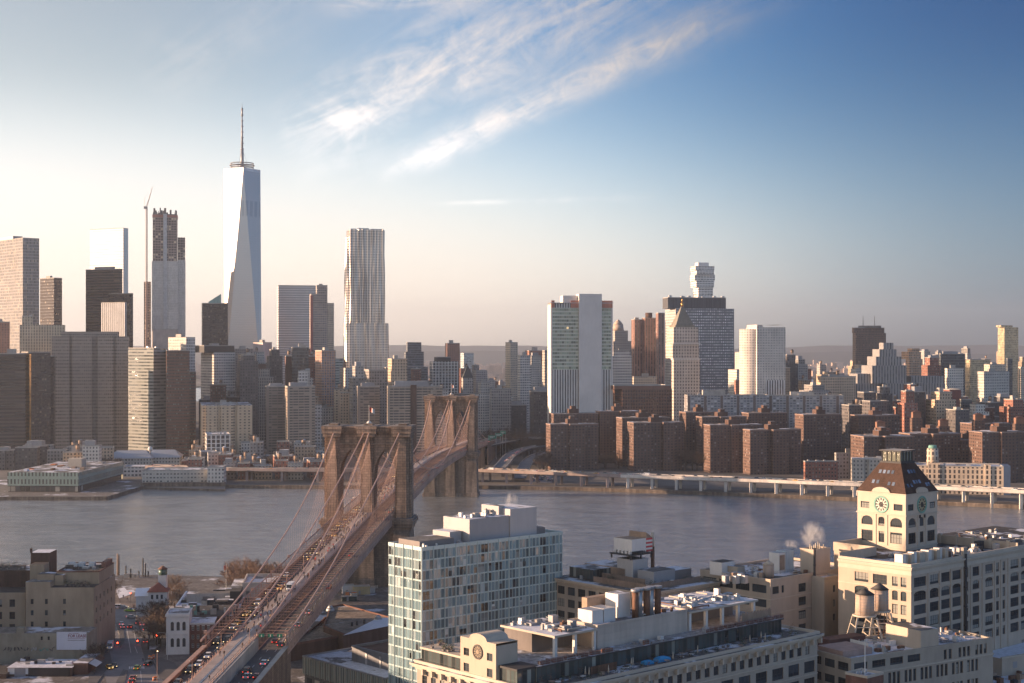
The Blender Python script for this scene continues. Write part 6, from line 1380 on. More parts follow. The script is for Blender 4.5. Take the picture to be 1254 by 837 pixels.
for k in range(26): mb.obox(fr, 22+k*.34, 5.2, 44.72, 22.3+k*.34, 5.3, 46.6)
mb.obox(fr, 22, 5.3, 45.1, 30.9, 5.38, 45.25); mb.obox(fr, 22, 5.3, 46.2, 30.9, 5.38, 46.35); mb.build('boards', M['rust'], e)
e = thing('fence', 'tall dark wood screen fence on the right end of the upper deck', 'fence', (*fr.p(93, 12), 48.6)); mb = MB()
for k in range(30): mb.obox(fr, 84+k*.42, 9.9, 48.6, 84.36+k*.42, 10.0, 51.2+.25*math.sin(k*2.1))
mb.build('boards', M['wood'], e)
# === second building with brown terrace fences and tank box on stilts
c = at(791.8, 726, 48); fr = Fr(c, TH); Z = 48; b = fr.tb(678.8); a = 34
L2 = FB('terrace_building', 'cream building with dentil cornice, brown roof fences and a white box on stilts', 'building', fr, (c.x, c.y, 3), M['cream2'], cap=100)
L2.face(0, b, 0, 0, 20, 46.6, grid(b, 1.5, 4.7, 3.3, [43.0, 39.0, 35.0], 2.6, nx=3)); L2.face(0, 0, a, 0, 20, 46.6, grid(a, 1.5, 4.7, 3.3, [43.0, 39.0], 2.6, nx=3)); L2.face(a, 0, a, b, 20, 46.6, []); L2.face(a, b, 0, b, 20, 46.6, [])
L2.done([(0, 0), (a, 0), (a, b), (0, b)], 46.6)
for z0, z1, o_ in ((46.6, 47.1, .3), (47.1, 47.6, .75), (47.6, 48.0, 1.1)): mb = MB(); mb.obox(fr, -o_, -o_, z0, a+o_, b+o_, z1, 0, 1); mb.build('cornice', [M['trim'], M['roof']], L2.e)
mb = MB(); k = 0
while k*.9 < b: mb.obox(fr, -.72, k*.9, 46.65, -.31, k*.9+.4, 47.08); k += 1
k = 0
while k*.9 < a: mb.obox(fr, k*.9, -.72, 46.65, k*.9+.4, -.31, 47.08); k += 1
mb.build('dentil', M['trim'], L2.e, kind='stuff')
def fence(fb_, lb, pts, z, h, mat):
    fr = fb_.fr; e = thing('fence', lb, 'fence', (*fr.p(*pts[0]), z), 'brown roof terrace fences'); mb = MB()
    for (a0, b0_), (a1, b1_) in zip(pts[:-1], pts[1:]):
        L = math.hypot(a1-a0, b1_-b0_); n = int(L/.4)
        for i in range(n):
            f = i/n; g_ = (i+.85)/n; p0, p1 = fr.p(a0+(a1-a0)*f, b0_+(b1_-b0_)*f), fr.p(a0+(a1-a0)*g_, b0_+(b1_-b0_)*g_); nx_, ny_ = -(p1[1]-p0[1]), p1[0]-p0[0]; l_ = math.hypot(nx_, ny_); nx_ *= .08/l_; ny_ *= .08/l_
            mb.prism([p0, p1, (p1[0]+nx_, p1[1]+ny_), (p0[0]+nx_, p0[1]+ny_)], z, z+h+rk.uniform(-.05, .05))
    mb.build('boards', mat, e)
for k in range(30):
    u = rk.uniform(8, 102); v = rk.uniform(1.6, 5.6); x, y = L1.fr.p(u, v); cs = rk.choice(['dark', 'wood', 'white', 'steel_grey']); lb = {'dark': 'black', 'wood': 'brown', 'white': 'white', 'steel_grey': 'grey'}[cs]
    e = thing('patio_table', f'small {lb} patio table on the long front terrace', 'table', (x, y, 44.72), 'patio tables on the front terrace'); mb = MB(); mb.cyl(x, y, 45.4, 45.46, .75, .75, 10); mb.build('tabletop', M[cs], e); mb = MB(); mb.cyl(x, y, 44.72, 45.4, .08, .08, 6); mb.build('leg', M['steel_grey'], e)
    if k % 3 == 0:
        x += 1.5; e = thing('parasol', 'closed pale parasol standing on the long front terrace', 'parasol', (x, y, 44.72), 'closed parasols on the front terrace'); mb = MB(); mb.cyl(x, y, 44.72, 47.6, .04, .04, 6); mb.build('pole', M['steel_grey'], e); mb = MB(); mb.cyl(x, y, 45.8, 47.5, .22, .05, 8); mb.build('canopy', M['trim'], e)
fw = plain('weathered_boards', (.26, .19, .145), .85, 0, .3, .3, 2)
fence(L2, 'long brown board fence along the left terrace edge of the stilted box roof', [(2.5, 2.5), (2.5, b*.62)], 48, 1.9, fw); fence(L2, 'brown board fence along the right terrace edge of the stilted box roof', [(2.5, 2.5), (a-6, 2.5)], 48, 1.9, fw); fence(L2, 'short brown fence behind the terrace shrubs, left of the grey hut', [(8, 8), (8, b*.8)], 48, 2.3, fw)
L2.slab('penthouse', 4, b*.66, 48, 12, b-3, 51.5, gw, M['roof_snow']); L2.slab('penthouse', 12, b*.5, 48, 22, b-2, 51.8, M['wood'], M['roof_snow'])
L2.slab('bulkhead', 12, 8, 48, 22, 15, 52.2, g1, M['roof']); L2.slab('lift_tower', 12, 17, 48, 19, 24, 55.0, g3, M['roof']); L2.slab('stair_housing', 22, 9, 48, 31, 16, 51.4, g2, M['roof_snow'])
e = thing('stilt_box', 'white plant box raised on black stilts over the fenced roof, with red striped flag panel', 'plant box', (*fr.p(15, 20), 55)); z = 57.2
mb = MB(); mb.obox(fr, 10.5, 16.5, 56.3, 21, 26, 56.7)
for x, y in ((11, 17), (20.5, 17), (20.5, 25.5), (11, 25.5), (15.7, 17)): mb.obox(fr, x-.2, y-.2, 55, x+.2, y+.2, 56.3)
for k in range(10): mb.obox(fr, 10.5+k*1.05, 16.4, 56.7, 10.6+k*1.05, 16.5, 57.8)
mb.build('platform', M['dark'], e); mb = MB(); mb.obox(fr, 12, 17.5, 57.6, 18.6, 25.4, 61.4, 0, 1)
for k in range(5): mb.obox(fr, 11.8, 18+k*1.6, 56.7, 12.6, 18.9+k*1.6, 57.6)
mb.build('box', [M['white'], M['wood']], e)
fp = MB()
for k in range(7): fp.obox(fr, 18.75, 17.4, 57.0+k*.62, 21.6, 17.55, 57.0+(k+1)*.62-.001, k % 2)
fp.build('striped_panel', [plain('flag_red', (.50, .05, .06), .7), M['white']], e)
mb = MB(); q = [fr.P(18.7, 17.4, 61.35), fr.P(21.7, 17.4, 61.35), fr.P(18.7, 17.4, 63.2), fr.P(18.7, 25, 61.35), fr.P(21.7, 25, 61.35), fr.P(18.7, 25, 63.2)]; v = mb.vs(q)
for f in ((0, 1, 2), (5, 4, 3), (1, 4, 5, 2), (0, 2, 5, 3), (0, 3, 4, 1)): mb.face([v[i] for i in f])
mb.build('sloped_cap', M['wood'], e)
e = thing('chimney', 'slim pale chimney right of the stilted box, lower half brown', 'chimney', (*fr.p(24, 20), 48)); x, y = fr.p(24, 19.5); mb = MB(); mb.cyl(x, y, 48, 58, .62, .62, 10); mb.build('base_flue', M['rust'], e); mb = MB(); mb.cyl(x, y, 58, 62.6, .55, .5, 10); mb.build('upper_flue', M['trim'], e)
for k in range(16):
    u, v = rk.choice([(rk.uniform(3.5, 6), rk.uniform(3, b-2)), (rk.uniform(4, 24), rk.uniform(3.3, 5))]); x, y = fr.p(u, v); shrub(x, y, 48, rk.uniform(.5, .9), rk.uniform(1.2, 2.6), 'upright potted shrub inside the brown roof fences', 'potted shrubs behind the brown roof fences', rk.choice(['evergreen', 'evergreen', 'twig']))
for k in range(10): L2.slab('roof_unit', rk.uniform(22, 32), rk.uniform(17, b-3), 48, rk.uniform(33, 33.8), rk.uniform(b-2.8, b-2), 48.9, M['galv']) if k < 2 else L2.slab('roof_unit', 3+k*.3, 30+k*.8, 48, 4+k*.3, 30.6+k*.8, 49.2, M['galv'])
# === third building: ribbon windows, chimney tower, black pipe
c = at(943.5, 713, 50); fr = Fr(c, TH); b = fr.tb(857.6); a = fr.ta(1047)
L3 = FB('loft_building', 'cream loft building with ribbon windows, roof tank and a tall black pipe on its tower', 'building', fr, (c.x, c.y, 3), M['cream'], cap=100)
o1 = grid(b, 1.2, 6.7, 5.6, [46.2, 41.8], 2.5, nx=6); L3.face(0, b, 0, 0, 18, 50, o1)
a1 = fr.ta(981); ox = [(1, 4.2, 46.0, 48.5, False, 4), (5.6, 7.0, 46.0, 48.5, False, 2)]
L3.face(0, 0, a, 0, 18, 50, [(1.0, 4.2, 46.0, 48.3, False, 4), (5.6, 6.8, 46.0, 48.3, False, 2)]+[(u, u+w_, z, z+2.7, False, 4) for z in (45.2, 40.9, 36.6, 32.3) for u, w_ in ((fr.ta(978), 3.9), (fr.ta(1030), 4.2), (fr.ta(1040), 3.0))])
L3.face(a, 0, a, b, 18, 50, []); L3.face(a, b, 0, b, 18, 50, []); L3.done([(0, 0), (a, 0), (a, b), (0, b)], 50, 'roof')
parapet(L3, 0, 0, a, b, 50, .8, .4, M['cream'])
for z in (44.6, 40.2): mb = MB(); mb.obox(fr, -.2, -.2, z-.3, a, -.01, z); mb.obox(fr, -.2, -.01, z-.3, -.01, b, z); mb.build('string_course', M['trim'], L3.e)
tw = (fr.ta(980.5), fr.ta(1016)); fk = FB.__new__(FB); fk.__dict__.update(dict(e=L3.e, fr=fr, wall=M['cream'], frame=M['dark'], W=[], cap=10, mb=MB(), pane=PANE))
A0, A1 = fr.ta(997), fr.ta(1016.5); TD = max(4.0, fr.tb(980, A0))
fk.face(A0, -.05, A1, -.05, 50, 57.5, []); fk.face(A1, -.05, A1, TD, 50, 57.5, []); fk.face(A1, TD, A0, TD, 50, 57.5, []); fk.face(A0, TD, A0, -.05, 50, 57.5, []); fk.mb.poly([fr.P(A0, -.05, 57.5), fr.P(A1, -.05, 57.5), fr.P(A1, TD, 57.5), fr.P(A0, TD, 57.5)], 1); fk.mb.build('chimney_tower', [M['cream'], M['roof']], L3.e)
B0, B1 = fr.ta(1009.5, -5), fr.ta(1028, -5); fk.mb = MB(); fk.face(B0, -5, B1, -5, 18, 49.2, [(B1-B0-3.5, B1-B0-2.2, z, z+2.2, False, 1) for z in (44.6, 40, 35.5)]); fk.face(B1, -5, B1, -.06, 18, 49.2, []); fk.face(B0, -.06, B0, -5, 18, 49.2, []); fk.mb.poly([fr.P(B0, -5, 49.2), fr.P(B1, -5, 49.2), fr.P(B1, -.06, 49.2), fr.P(B0, -.06, 49.2)], 1); fk.mb.build('stair_block', [M['cream'], M['roof_snow']], L3.e); fk.windows()
parapet(L3, A0, -.05, A1, TD, 57.5, .5, .3, M['cream']); parapet(L3, B0, -5, B1, -.3, 49.2, .6, .3, M['cream'])
mb = MB(); p = fr.P(A0-.45, -.5, 0); mb.cyl(p.x, p.y, 34, 58.6, .38, .38, 8)
for z in (38, 43, 48, 53): mb.cyl(p.x, p.y, z, z+.35, .5, .5, 8)
mb.build('flue_pipe', M['dark'], L3.e)
for k in range(7): mb = MB(); x, y = fr.p(A0+.8+k*1.05, 1.5+(k % 2)*1.4); mb.cyl(x, y, 57.5, 59.0+.4*(k % 3), .28, .2, 6); mb.build('chimney_pot', M['trim'], L3.e)
def tank(label, x, y, z0, r, h, cone, roofm, legs=None, group=None):
    e = thing('water_tank', label, 'water tank', (x, y, z0), group); zb = z0
    if legs:
        hh, sp = legs; zb = z0+hh; st = thing('x', 'x', 'x', (x, y, z0)); bpy.data.objects.remove(st)
        for q in ((-1, -1), (1, -1), (1, 1), (-1, 1)):
            mb = MB(); mb.path([(x+q[0]*sp*1.25, y+q[1]*sp*1.25, z0), (x+q[0]*sp*.8, y+q[1]*sp*.8, zb-.5)], .30, 4); mb.build('leg', M['trim'], e)
        mb = MB(); mb.cyl(x, y, zb-.5, zb, r*1.28, r*1.28, 8); mb.build('platform', M['trim'], e); mb = MB()
        for za, f in ((z0+.3, 1.22), (z0+hh*.55, 1.0)):
            pts = [(x+q[0]*sp*f, y+q[1]*sp*f, za) for q in ((-1, -1), (1, -1), (1, 1), (-1, 1), (-1, -1))]; mb.path(pts, .16, 4)
        mb.build('brace', M['trim'], e)
    mb = MB(); mb.cyl(x, y, zb, zb+h, r, r*.97, 24); o = mb.build('barrel', M['wood_tank'], e)
    mb = MB()
    for k in range(7): mb.cyl(x, y, zb+h*(k+.5)/7, zb+h*(k+.5)/7+.06, r*1.006, r*1.006, 24)
    mb.build('hoop', M['steel_grey'], o, kind='stuff'); mb = MB(); mb.cyl(x, y, zb+h, zb+h+cone, r*1.05, .05, 16); mb.build('conical_roof', roofm, e)
    mb = MB(); mb.path([(x-r*.7, y-r*.74, zb), (x-r*.7, y-r*.74, zb+h), (x-r*.1, y-r*.1, zb+h+cone*.8)], .05, 4); mb.build('ladder', M['steel_grey'], e); return e
x, y = fr.p(fr.ta(941, 6), 6); tank('small squat water tank with pointed pale roof on the ribbon windowed loft', x, y, 50.2, 1.75, 4.0, 1.3, M['trim'])
def unit(nm, x0, x1, bd, dp, z0, z1, mat, mt='galv'): A_, B_ = fr.ta(x0, bd), fr.ta(x1, bd); return L3.slab(nm, A_, bd, z0, B_, bd+dp, z1, mat, M[mt])
unit('cooling_tower', 954, 962, 9, 4, 50, 56.5, M['white']); unit('cooling_tower', 962.5, 972, 9, 4, 50, 56.8, plain('pale_blue_box', (.45, .55, .62), .6)); unit('louvre_panel', 955, 961, 8.9, .15, 51, 55.8, M['wood'])
unit('bulkhead', 903, 912, 14, 6, 50, 53.0, M['cream2'], 'roof'); unit('bulkhead', 884, 900, 18, 5, 50, 54.2, M['white'], 'roof_dark')
for k in range(12): x0 = rk.uniform(880, 950); unit('roof_unit', x0, x0+rk.uniform(2, 6), rk.uniform(3, 13), rk.uniform(1, 2), 50, 50.8+rk.uniform(.4, 2), rk.choice([M['galv'], M['steel_grey'], M['white'], M['wood']]))
# === clock tower building
c = at(1115.7, 691.6, 58); fr = Fr(c, TH); b = 42; a = 120; Z = 57
L4 = FB('warehouse_building', 'huge cream warehouse block with arched window rows, carrying the clock tower', 'building', fr, (c.x, c.y, 3), M['cream'], cap=100)
zs = [50.9, 46.7, 42.6, 38.5, 34.4, 30.3]; ar = [False, .45, False, False, False, False]
ops = []
for i, z in enumerate(zs):
    h = 2.9; ops.append((1.6, 8.2, z, z+h, ar[i], 6)); u = 10.2
    for k in range(3): ops.append((u, u+4.9, z, z+h, ar[i], 4)); u += 6.3
    ops.append((30.6, 31.9, z, z+h, False, 1)); ops.append((34.5, 38.4, z, z+h, ar[i], 3)); ops.append((42.0, 46.6, z, z+h, ar[i], 4)); ops.append((48.6, 50.4, z, z+h, ar[i], 2)); ops.append((52.6, 54.2, z, z+h, False, 2))
    u = 57.5
    for k in range(9): ops.append((u, u+5.2, z, z+h, ar[i], 5)); u += 6.7
L4.face(0, 0, a, 0, 16, 56.2, ops)
L4.face(0, 26, 0, 0, 16, 56.2, [(26-u-w_, 26-u, z, z+2.9, ar[i], n) for i, z in enumerate(zs) for u, w_, n in ((1.6, 2.0, 2), (4.6, 2.0, 2), (8.4, 5, 4), (15, 5, 4), (21.6, 5, 4), (28, 5, 4), (34.6, 5, 4))])
L4.face(a, 0, a, b, 16, 56.2, []); L4.face(a, b, 20, b, 16, 56.2, []); L4.face(20, b, 20, 26, 16, 56.2, []); L4.face(20, 26, 0, 26, 16, 56.2, []); L4.done([(0, 0), (a, 0), (a, b), (20, b), (20, 26), (0, 26)], 56.2, 'roof_dark')
for z0, z1, o_ in ((54.6, 55.1, .2), (55.1, 55.9, .12), (56.2, 56.7, .35), (56.7, 57.1, .75), (49.9, 50.15, .15)):
    mb = MB()
    if z0 > 56: 
        for q in ((-o_, -o_, a+o_, .8), (-o_, .8, .8, 26), ): mb.obox(fr, q[0], q[1], z0, q[2], q[3], z1)
    else: mb.obox(fr, -o_, -o_, z0, a, -.01, z1); mb.obox(fr, -o_, -.01, z0, -.01, 26, z1)
    mb.build('cornice', M['trim'], L4.e)
mb = MB(); mb.obox(fr, -.05, -.05, 57.1, a, .5, 58.0); mb.obox(fr, -.05, .5, 57.1, .5, 26, 58.0); mb.build('parapet', M['trim'], L4.e)
for u in (9.2, 15.6, 21.9, 28.2, 33.2, 40.2, 47.6, 51.5, 56): mb = MB(); mb.obox(fr, u-.3, -.22, 16, u+.3, -.012, 54.5); mb.build('pilaster', M['cream'], L4.e)
mb = MB(); q = fr.P(29.6, -.5, 0); mb.cyl(q.x, q.y, 20, 58.5, .42, .42, 8)
for z in (30, 36, 42, 48, 54): mb.cyl(q.x, q.y, z, z+.4, .6, .6, 8)
mb.build('flue_pipe', M['dark'], L4.e); L4.slab('soot_shaft', 28.6, -.35, 57.1, 30.8, .6, 60.5, M['cream2'])
# rear parapet walls
for q in ((62, 0, 62.5, 46), (20, b-.5, 62, b), (19.6, 26, 20, b), (0, 25.6, 20, 26)): L4.slab('parapet_wall', q[0], q[1], 56.2, q[2], q[3], 59.0, M['cream'])
for k in range(7): L4.slab('parapet_pier', 61.8, 3+k*6.3, 56.2, 62.7, 4+k*6.3, 59.5, M['trim'])
for k in range(11):                                   # tall tan cooling cabinets round the tower foot
    u = .9+k*2.35
    L4.slab('cooling_cabinet', u, 3.5+(k % 2)*.7, 56.2, u+1.75, 6.3, 60.2+.3*(k % 3 == 0), M['trim'] if k % 3 else M['white'], M['galv'])
for k in range(12): u = rk.uniform(22, 58); v = rk.uniform(4, 12); L4.slab('roof_unit', u, v, 56.2, u+rk.uniform(1, 3.5), v+rk.uniform(1, 2), 56.8+rk.uniform(.6, 2.2), rk.choice([M['galv'], M['steel_grey'], M['dark']]))
# === the clock tower
ct = Fr(atD(1109.2, 480), TH); s_ = 18.7; ZE = 74.9; e0 = (*ct.p(0, 0), 56.2)
TW = FB('clock_tower', 'square white clock tower with brown pyramid roof, green rimmed clocks and glass lantern', 'clock tower', ct, e0, M['white_stone'] if 'white_stone' in M else plain('white_stone', (.50, .425, .34), .8, 0, .12, .06, .5), cap=100)
def tops(mirror):
    o = [(1.3, 4.7, 69.3, 71.4, False, 3), (14.1, 17.5, 69.3, 71.4, False, 3), (1.6, 6.0, 63.8, 66.8, .95, 5), (8.2, 10.6, 63.8, 66.8, .6, 3), (12.8, 17.3, 63.8, 66.8, .95, 5), (1.6, 6.0, 58.4, 62.0, False, 4), (8.3, 10.5, 58.4, 62.0, False, 2), (12.8, 17.3, 58.4, 62.0, False, 4)]
    return o
TW.face(0, 0, s_, 0, 56.2, ZE, tops(0)); TW.face(0, s_, 0, 0, 56.2, ZE, tops(1)); TW.face(s_, 0, s_, s_, 56.2, ZE, tops(0)); TW.face(s_, s_, 0, s_, 56.2, ZE, tops(0)); TW.done()
for z0, z1, o_ in ((67.6, 68.0, .35), (ZE-.45, ZE, .25), (57.0, 57.5, .2)): mb = MB(); mb.obox(ct, -o_, -o_, z0, s_+o_, s_+o_, z1); mb.build('string_course', M['trim'], TW.e)
for i in range(4):
    for o_ in (7.15, 11.6):
        q = {0: (o_-.25, -.2, o_+.25, -.01), 1: (-.2, s_-o_-.25, -.01, s_-o_+.25), 2: (s_+.01, o_-.25, s_+.2, o_+.25), 3: (o_-.25, s_+.01, o_+.25, s_+.2)}[i]; TW.slab('pilaster', q[0], q[1], 57.5, q[2], q[3], 67.6, M['trim'])
# curved hood over each clock
for side in range(4):
    P_ = [lambda u, o: ct.P(u, -o, 0), lambda u, o: ct.P(-o, s_-u, 0), lambda u, o: ct.P(s_+o, u, 0), lambda u, o: ct.P(s_-u, s_+o, 0)][side]; mb = MB(); N = 12
    for i in range(N):
        x0, x1 = [-3.6+7.2*j/N for j in (i, i+1)]; h0, h1 = [ZE+1.75*math.sqrt(max(0, 1-(x/3.6)**2)) for x in (x0, x1)]; v = mb.vs([P_(s_/2+x, o)+Vector((0, 0, z)) for o in (.32, -1.6) for x, z in ((x0, ZE-.02), (x1, ZE-.02), (x1, h1), (x0, h0))])
        mb.face((v[0], v[1], v[2], v[3])); mb.face((v[3], v[2], v[6], v[7])); mb.face((v[5], v[4], v[7], v[6]))
    mb.build('clock_hood', TW.wall, TW.e)
rf = []
zl = 84.6; r1, r2 = s_/2+.35, 3.9; cc = ct.P(s_/2, s_/2, 0); mb = MB()
def ring(r, z): return [ct.P(s_/2+x*r, s_/2+y*r, z) for x, y in ((-1, -1), (1, -1), (1, 1), (-1, 1))]
A_, B_, C_ = mb.vs(ring(r1, ZE)), mb.vs(ring(r1-.4, ZE+.5)), mb.vs(ring(r2, zl))
for k in range(4): j = (k+1) % 4; mb.face((A_[k], A_[j], B_[j], B_[k])); mb.face((B_[k], B_[j], C_[j], C_[k]), 0, [(0, 0), (18, 0), (13, 12), (5, 12)])
mb.face(C_); mb.build('roof', [masonry('brown_tiles', (.095, .056, .044), (.068, .041, .033), .7, .45, (.05, .03, .02), .04, .2, .25)], TW.e)
sk = glassmat('skylight', (.12, .15, .20), .1, .5, .08)
for side in range(2):                                # skylights in the two roof slopes facing us
    for (u, v) in ((5.2, .30), (6.9, .30), (11.4, .26), (13.1, .26), (6.6, .66), (8.2, .66), (9.8, .66), (11.4, .66)) if side == 1 else ((3.2, .22), (5.3, .22), (7.6, .32), (9.2, .32), (10.8, .32), (14.0, .20), (15.4, .20), (7.4, .68), (9.0, .68), (10.6, .68)):
        def sp(uu_, vv): 
            h = ZE+.5+(zl-ZE-.5)*vv; ins = (r1-.4)+(r2-(r1-.4))*vv; o = s_/2-ins
            return ct.P(uu_, o, h) if side == 0 else ct.P(o, s_-uu_, h)
        n_ = (sp(u+1, v)-sp(u, v)).cross(sp(u, v+.1)-sp(u, v)).normalized()*.09; mb = MB(); q = [sp(u-.5, v-.06)+n_, sp(u+.5, v-.06)+n_, sp(u+.5, v+.06)+n_, sp(u-.5, v+.06)+n_]; q2 = [p-n_*1.5 for p in q]; V = mb.vs(q+q2); mb.face(V[:4])
        for i in range(4): j = (i+1) % 4; mb.face((V[i+4], V[j+4], V[j], V[i]))
        mb.build('skylight', sk, TW.e)
mb = MB(); h_ = 3.5
for x, y in ((-1, -1), (1, -1), (1, 1), (-1, 1), (0, -1), (0, 1), (-1, 0), (1, 0), (-.5, -1), (.5, -1), (-1, .5), (-1, -.5)): mb.obox(ct, s_/2+x*h_-.12, s_/2+y*h_-.12, zl, s_/2+x*h_+.12, s_/2+y*h_+.12, zl+3.6)
mb.build('lantern_frame', M['dark'], TW.e, kind='stuff'); mb = MB(); mb.obox(ct, s_/2-h_+.1, s_/2-h_+.1, zl, s_/2+h_-.1, s_/2+h_-.1, zl+3.4); mb.build('lantern_glass', glassmat('lantern_glass', (.10, .10, .07), .05, .3, .03), TW.e); TW.slab('lantern_roof', s_/2-4.3, s_/2-4.3, zl+3.6, s_/2+4.3, s_/2+4.3, zl+4.0, M['dark'], M['concrete']); TW.slab('lantern_base', s_/2-4.1, s_/2-4.1, zl-.3, s_/2+4.1, s_/2+4.1, zl+.35, M['dark'])
dw, dd = plain('dial_white', (.50, .50, .44), .5), M['dark']
clock(TW.e, ct.P(s_/2, -.03, 70.9), R3v(ct.R), -R3v(ct.L), 2.85, M['copper'], plain('dial_tan', (.50, .42, .24), .4), dd, [(2.2, .6), (1.9, .42)])
clock(TW.e, ct.P(-.03, s_/2, 70.9), -R3v(ct.L), -R3v(ct.R), 2.85, M['copper'], dw, dd, [(2.2, .6), (2.6, .42)])
for d_ in (8, 10.7): mb = MB(); mb.obox(ct, d_-.15, -.5, 66.5, d_+.15, -.02, 67.6); mb.build('bracket_lamp', M['dark'], TW.e)
# === tank building
c = at(1042, 809, 38); fr = Fr(c, 31.5); a = fr.ta(1216); b = fr.tb(988.7)
L5 = FB('low_warehouse', 'lower grey cream warehouse with snowy roof, roof hut and paired water tanks', 'building', fr, (c.x, c.y, 3), M['cream2'], cap=100)
ops = [(u, u+5.0, 35.00, 37.00, False, 4) for u in (1.2, 8.0, 14.8, 21.6)]
for z in (29.60, 24.00):
    u = 1.5
    while u < a-7: 
        for k in range(3): ops.append((u+k*1.7, u+k*1.7+1.15, z, z+3.4, False, 1))
        u += 6.3
ops += [(u, u+1.2, 34.20, 37.00, False, 1) for u in (36, 38, 42, 43.8, 45.6, 49, 50.8, 52.6, 56)]
L5.face(0, 0, a, 0, 12, 37.80, ops); L5.face(0, 20.4, 0, 0, 12, 37.80, [(20.4-u-w_, 20.4-u, z, z+2.3, False, 3) for z in (34.70, 30.40, 26) for u, w_ in ((1, 4), (6.2, 4), (11.4, 3))]); L5.face(a, 0, a, 20.4, 12, 37.80, []); L5.face(a, 20.4, 0, 20.4, 12, 37.80, [])
L5.done([(0, 0), (a, 0), (a, 20.4), (0, 20.4)], 37.80, 'roof_snow')
parapet(L5, 0, 0, a, 20.4, 37.80, .7, .4, M['cream2']); mb = MB(); mb.obox(fr, -.2, -.2, 33.50, a+.2, -.01, 33.90); mb.build('string_course', M['trim'], L5.e)
x0 = fr.ta(1104.5, 5); x1 = fr.ta(1126, 3); L5.slab('roof_hut', fr.ta(1127.5, .3)-0, .3, 37.80, fr.ta(1149.5, .3), 13.5, 43.20, M['cream'], M['roof'])
L5.slab('shed_roof', 1.0, 4, 37.80, 12, 14, 39.60, plain('pink_roof', (.38, .26, .22), .8), plain('pink_roof2', (.40, .28, .24), .8)); L5.slab('dark_skylight', 6, 14.5, 37.80, 20, 19, 40.40, plain('red_brown_roof', (.10, .04, .03), .7)); 
mb = MB(); q = [fr.P(12.5, 6, 37.80), fr.P(17, 6, 37.80), fr.P(12.5, 6, 40.40), fr.P(12.5, 13, 37.80), fr.P(17, 13, 37.80), fr.P(12.5, 13, 40.40)]; v = mb.vs(q)
for f in ((0, 1, 2), (5, 4, 3), (1, 4, 5, 2), (0, 2, 5, 3)): mb.face([v[i] for i in f])
mb.build('sawtooth_light', M['white'], L5.e)
e = thing('tarpaulin', 'blue tarpaulin lying on the snowy warehouse roof right of the hut', 'cover', (*fr.p(44, 14), 37.90)); mb = MB(); q = [fr.p(43, 12), fr.p(49, 13), fr.p(49.5, 15), fr.p(43.5, 14.6)]; cx_, cy_ = fr.p(46, 13.6); mb.prism(q, 37.85, 38.50, 0, 0, False, [(cx_+(x-cx_)*.6, cy_+(y-cy_)*.5) for x, y in q]); mb.build('sheet', M['blue_tarp'], e)
for k in range(14): u = rk.uniform(14, a-3); v = rk.uniform(3, 18); L5.slab('roof_unit', u, v, 37.80, u+rk.uniform(.5, 2), v+rk.uniform(.5, 1.6), 38.30+rk.uniform(.2, 1.2), rk.choice([M['galv'], M['rust'], M['white'], M['concrete']]))
q = at(1059, 782, 38); tank('front left one of the paired wooden water tanks on a pale steel frame', q.x, q.y, 37.8, 2.75, 5.9, 1.8, M['dark'], (7.2, 3.4), 'paired water tanks'); q = at(1077.5, 779, 38); tank('rear right one of the paired wooden water tanks, half hidden by its twin', q.x+.3, q.y+1.5, 37.8, 2.6, 6.1, 1.9, M['dark'], (7.6, 3.2), 'paired water tanks')
e = thing('steel_frame', 'pale steel base frame standing beside the paired water tanks', 'frame', (*fr.p(18, 18), 32))
q = at(1068, 781, 38); mb = MB()
for k in range(3): mb.path([(q.x+2+k*1.6, q.y+1, 38), (q.x+3+k*1.2, q.y+2, 45)], .14, 4)
mb.path([(q.x+2, q.y+1, 39.40), (q.x+6, q.y+2, 39.40)], .14, 4); mb.path([(q.x+2, q.y+1, 42), (q.x+6, q.y+2, 42)], .14, 4); mb.build('struts', M['rust'], e)
# brick stub with mast, gabled hut, corner hut
c = at(1062, 837, 38); fr = Fr(c, TH); S = FB('brick_tower', 'red brick stair tower top with a tall white mast, at the bottom edge', 'tower', fr, (c.x, c.y, 3), M['brick'])
mb = MB(); mb.obox(fr, 0, 0, 3, 7, 6.5, 39.2, 0, 1); mb.build('wall', [M['brick'], M['roof_snow']], S.e); parapet(S, 0, 0, 7, 6.5, 39.2, .6, .35, M['trim'])
q = fr.P(3.4, 3, 0); mb = MB(); mb.path([(q.x, q.y, 39.2), (q.x, q.y, 48.2)], .13, 6); mb.path([(q.x-1.6, q.y-.4, 47.6), (q.x+1.6, q.y+.4, 47.6)], .07, 4); mb.path([(q.x-1.6, q.y-.4, 47.6), (q.x-1.6, q.y-.4, 48.3)], .05, 4); mb.build('mast', M['white'], S.e)
for k in range(4): x, y = fr.p(1.2+k*1.4, 4); mb = MB(); mb.cyl(x, y, 39.2, 40.2, .25, .2, 6); mb.build('vent', M['galv'], S.e)
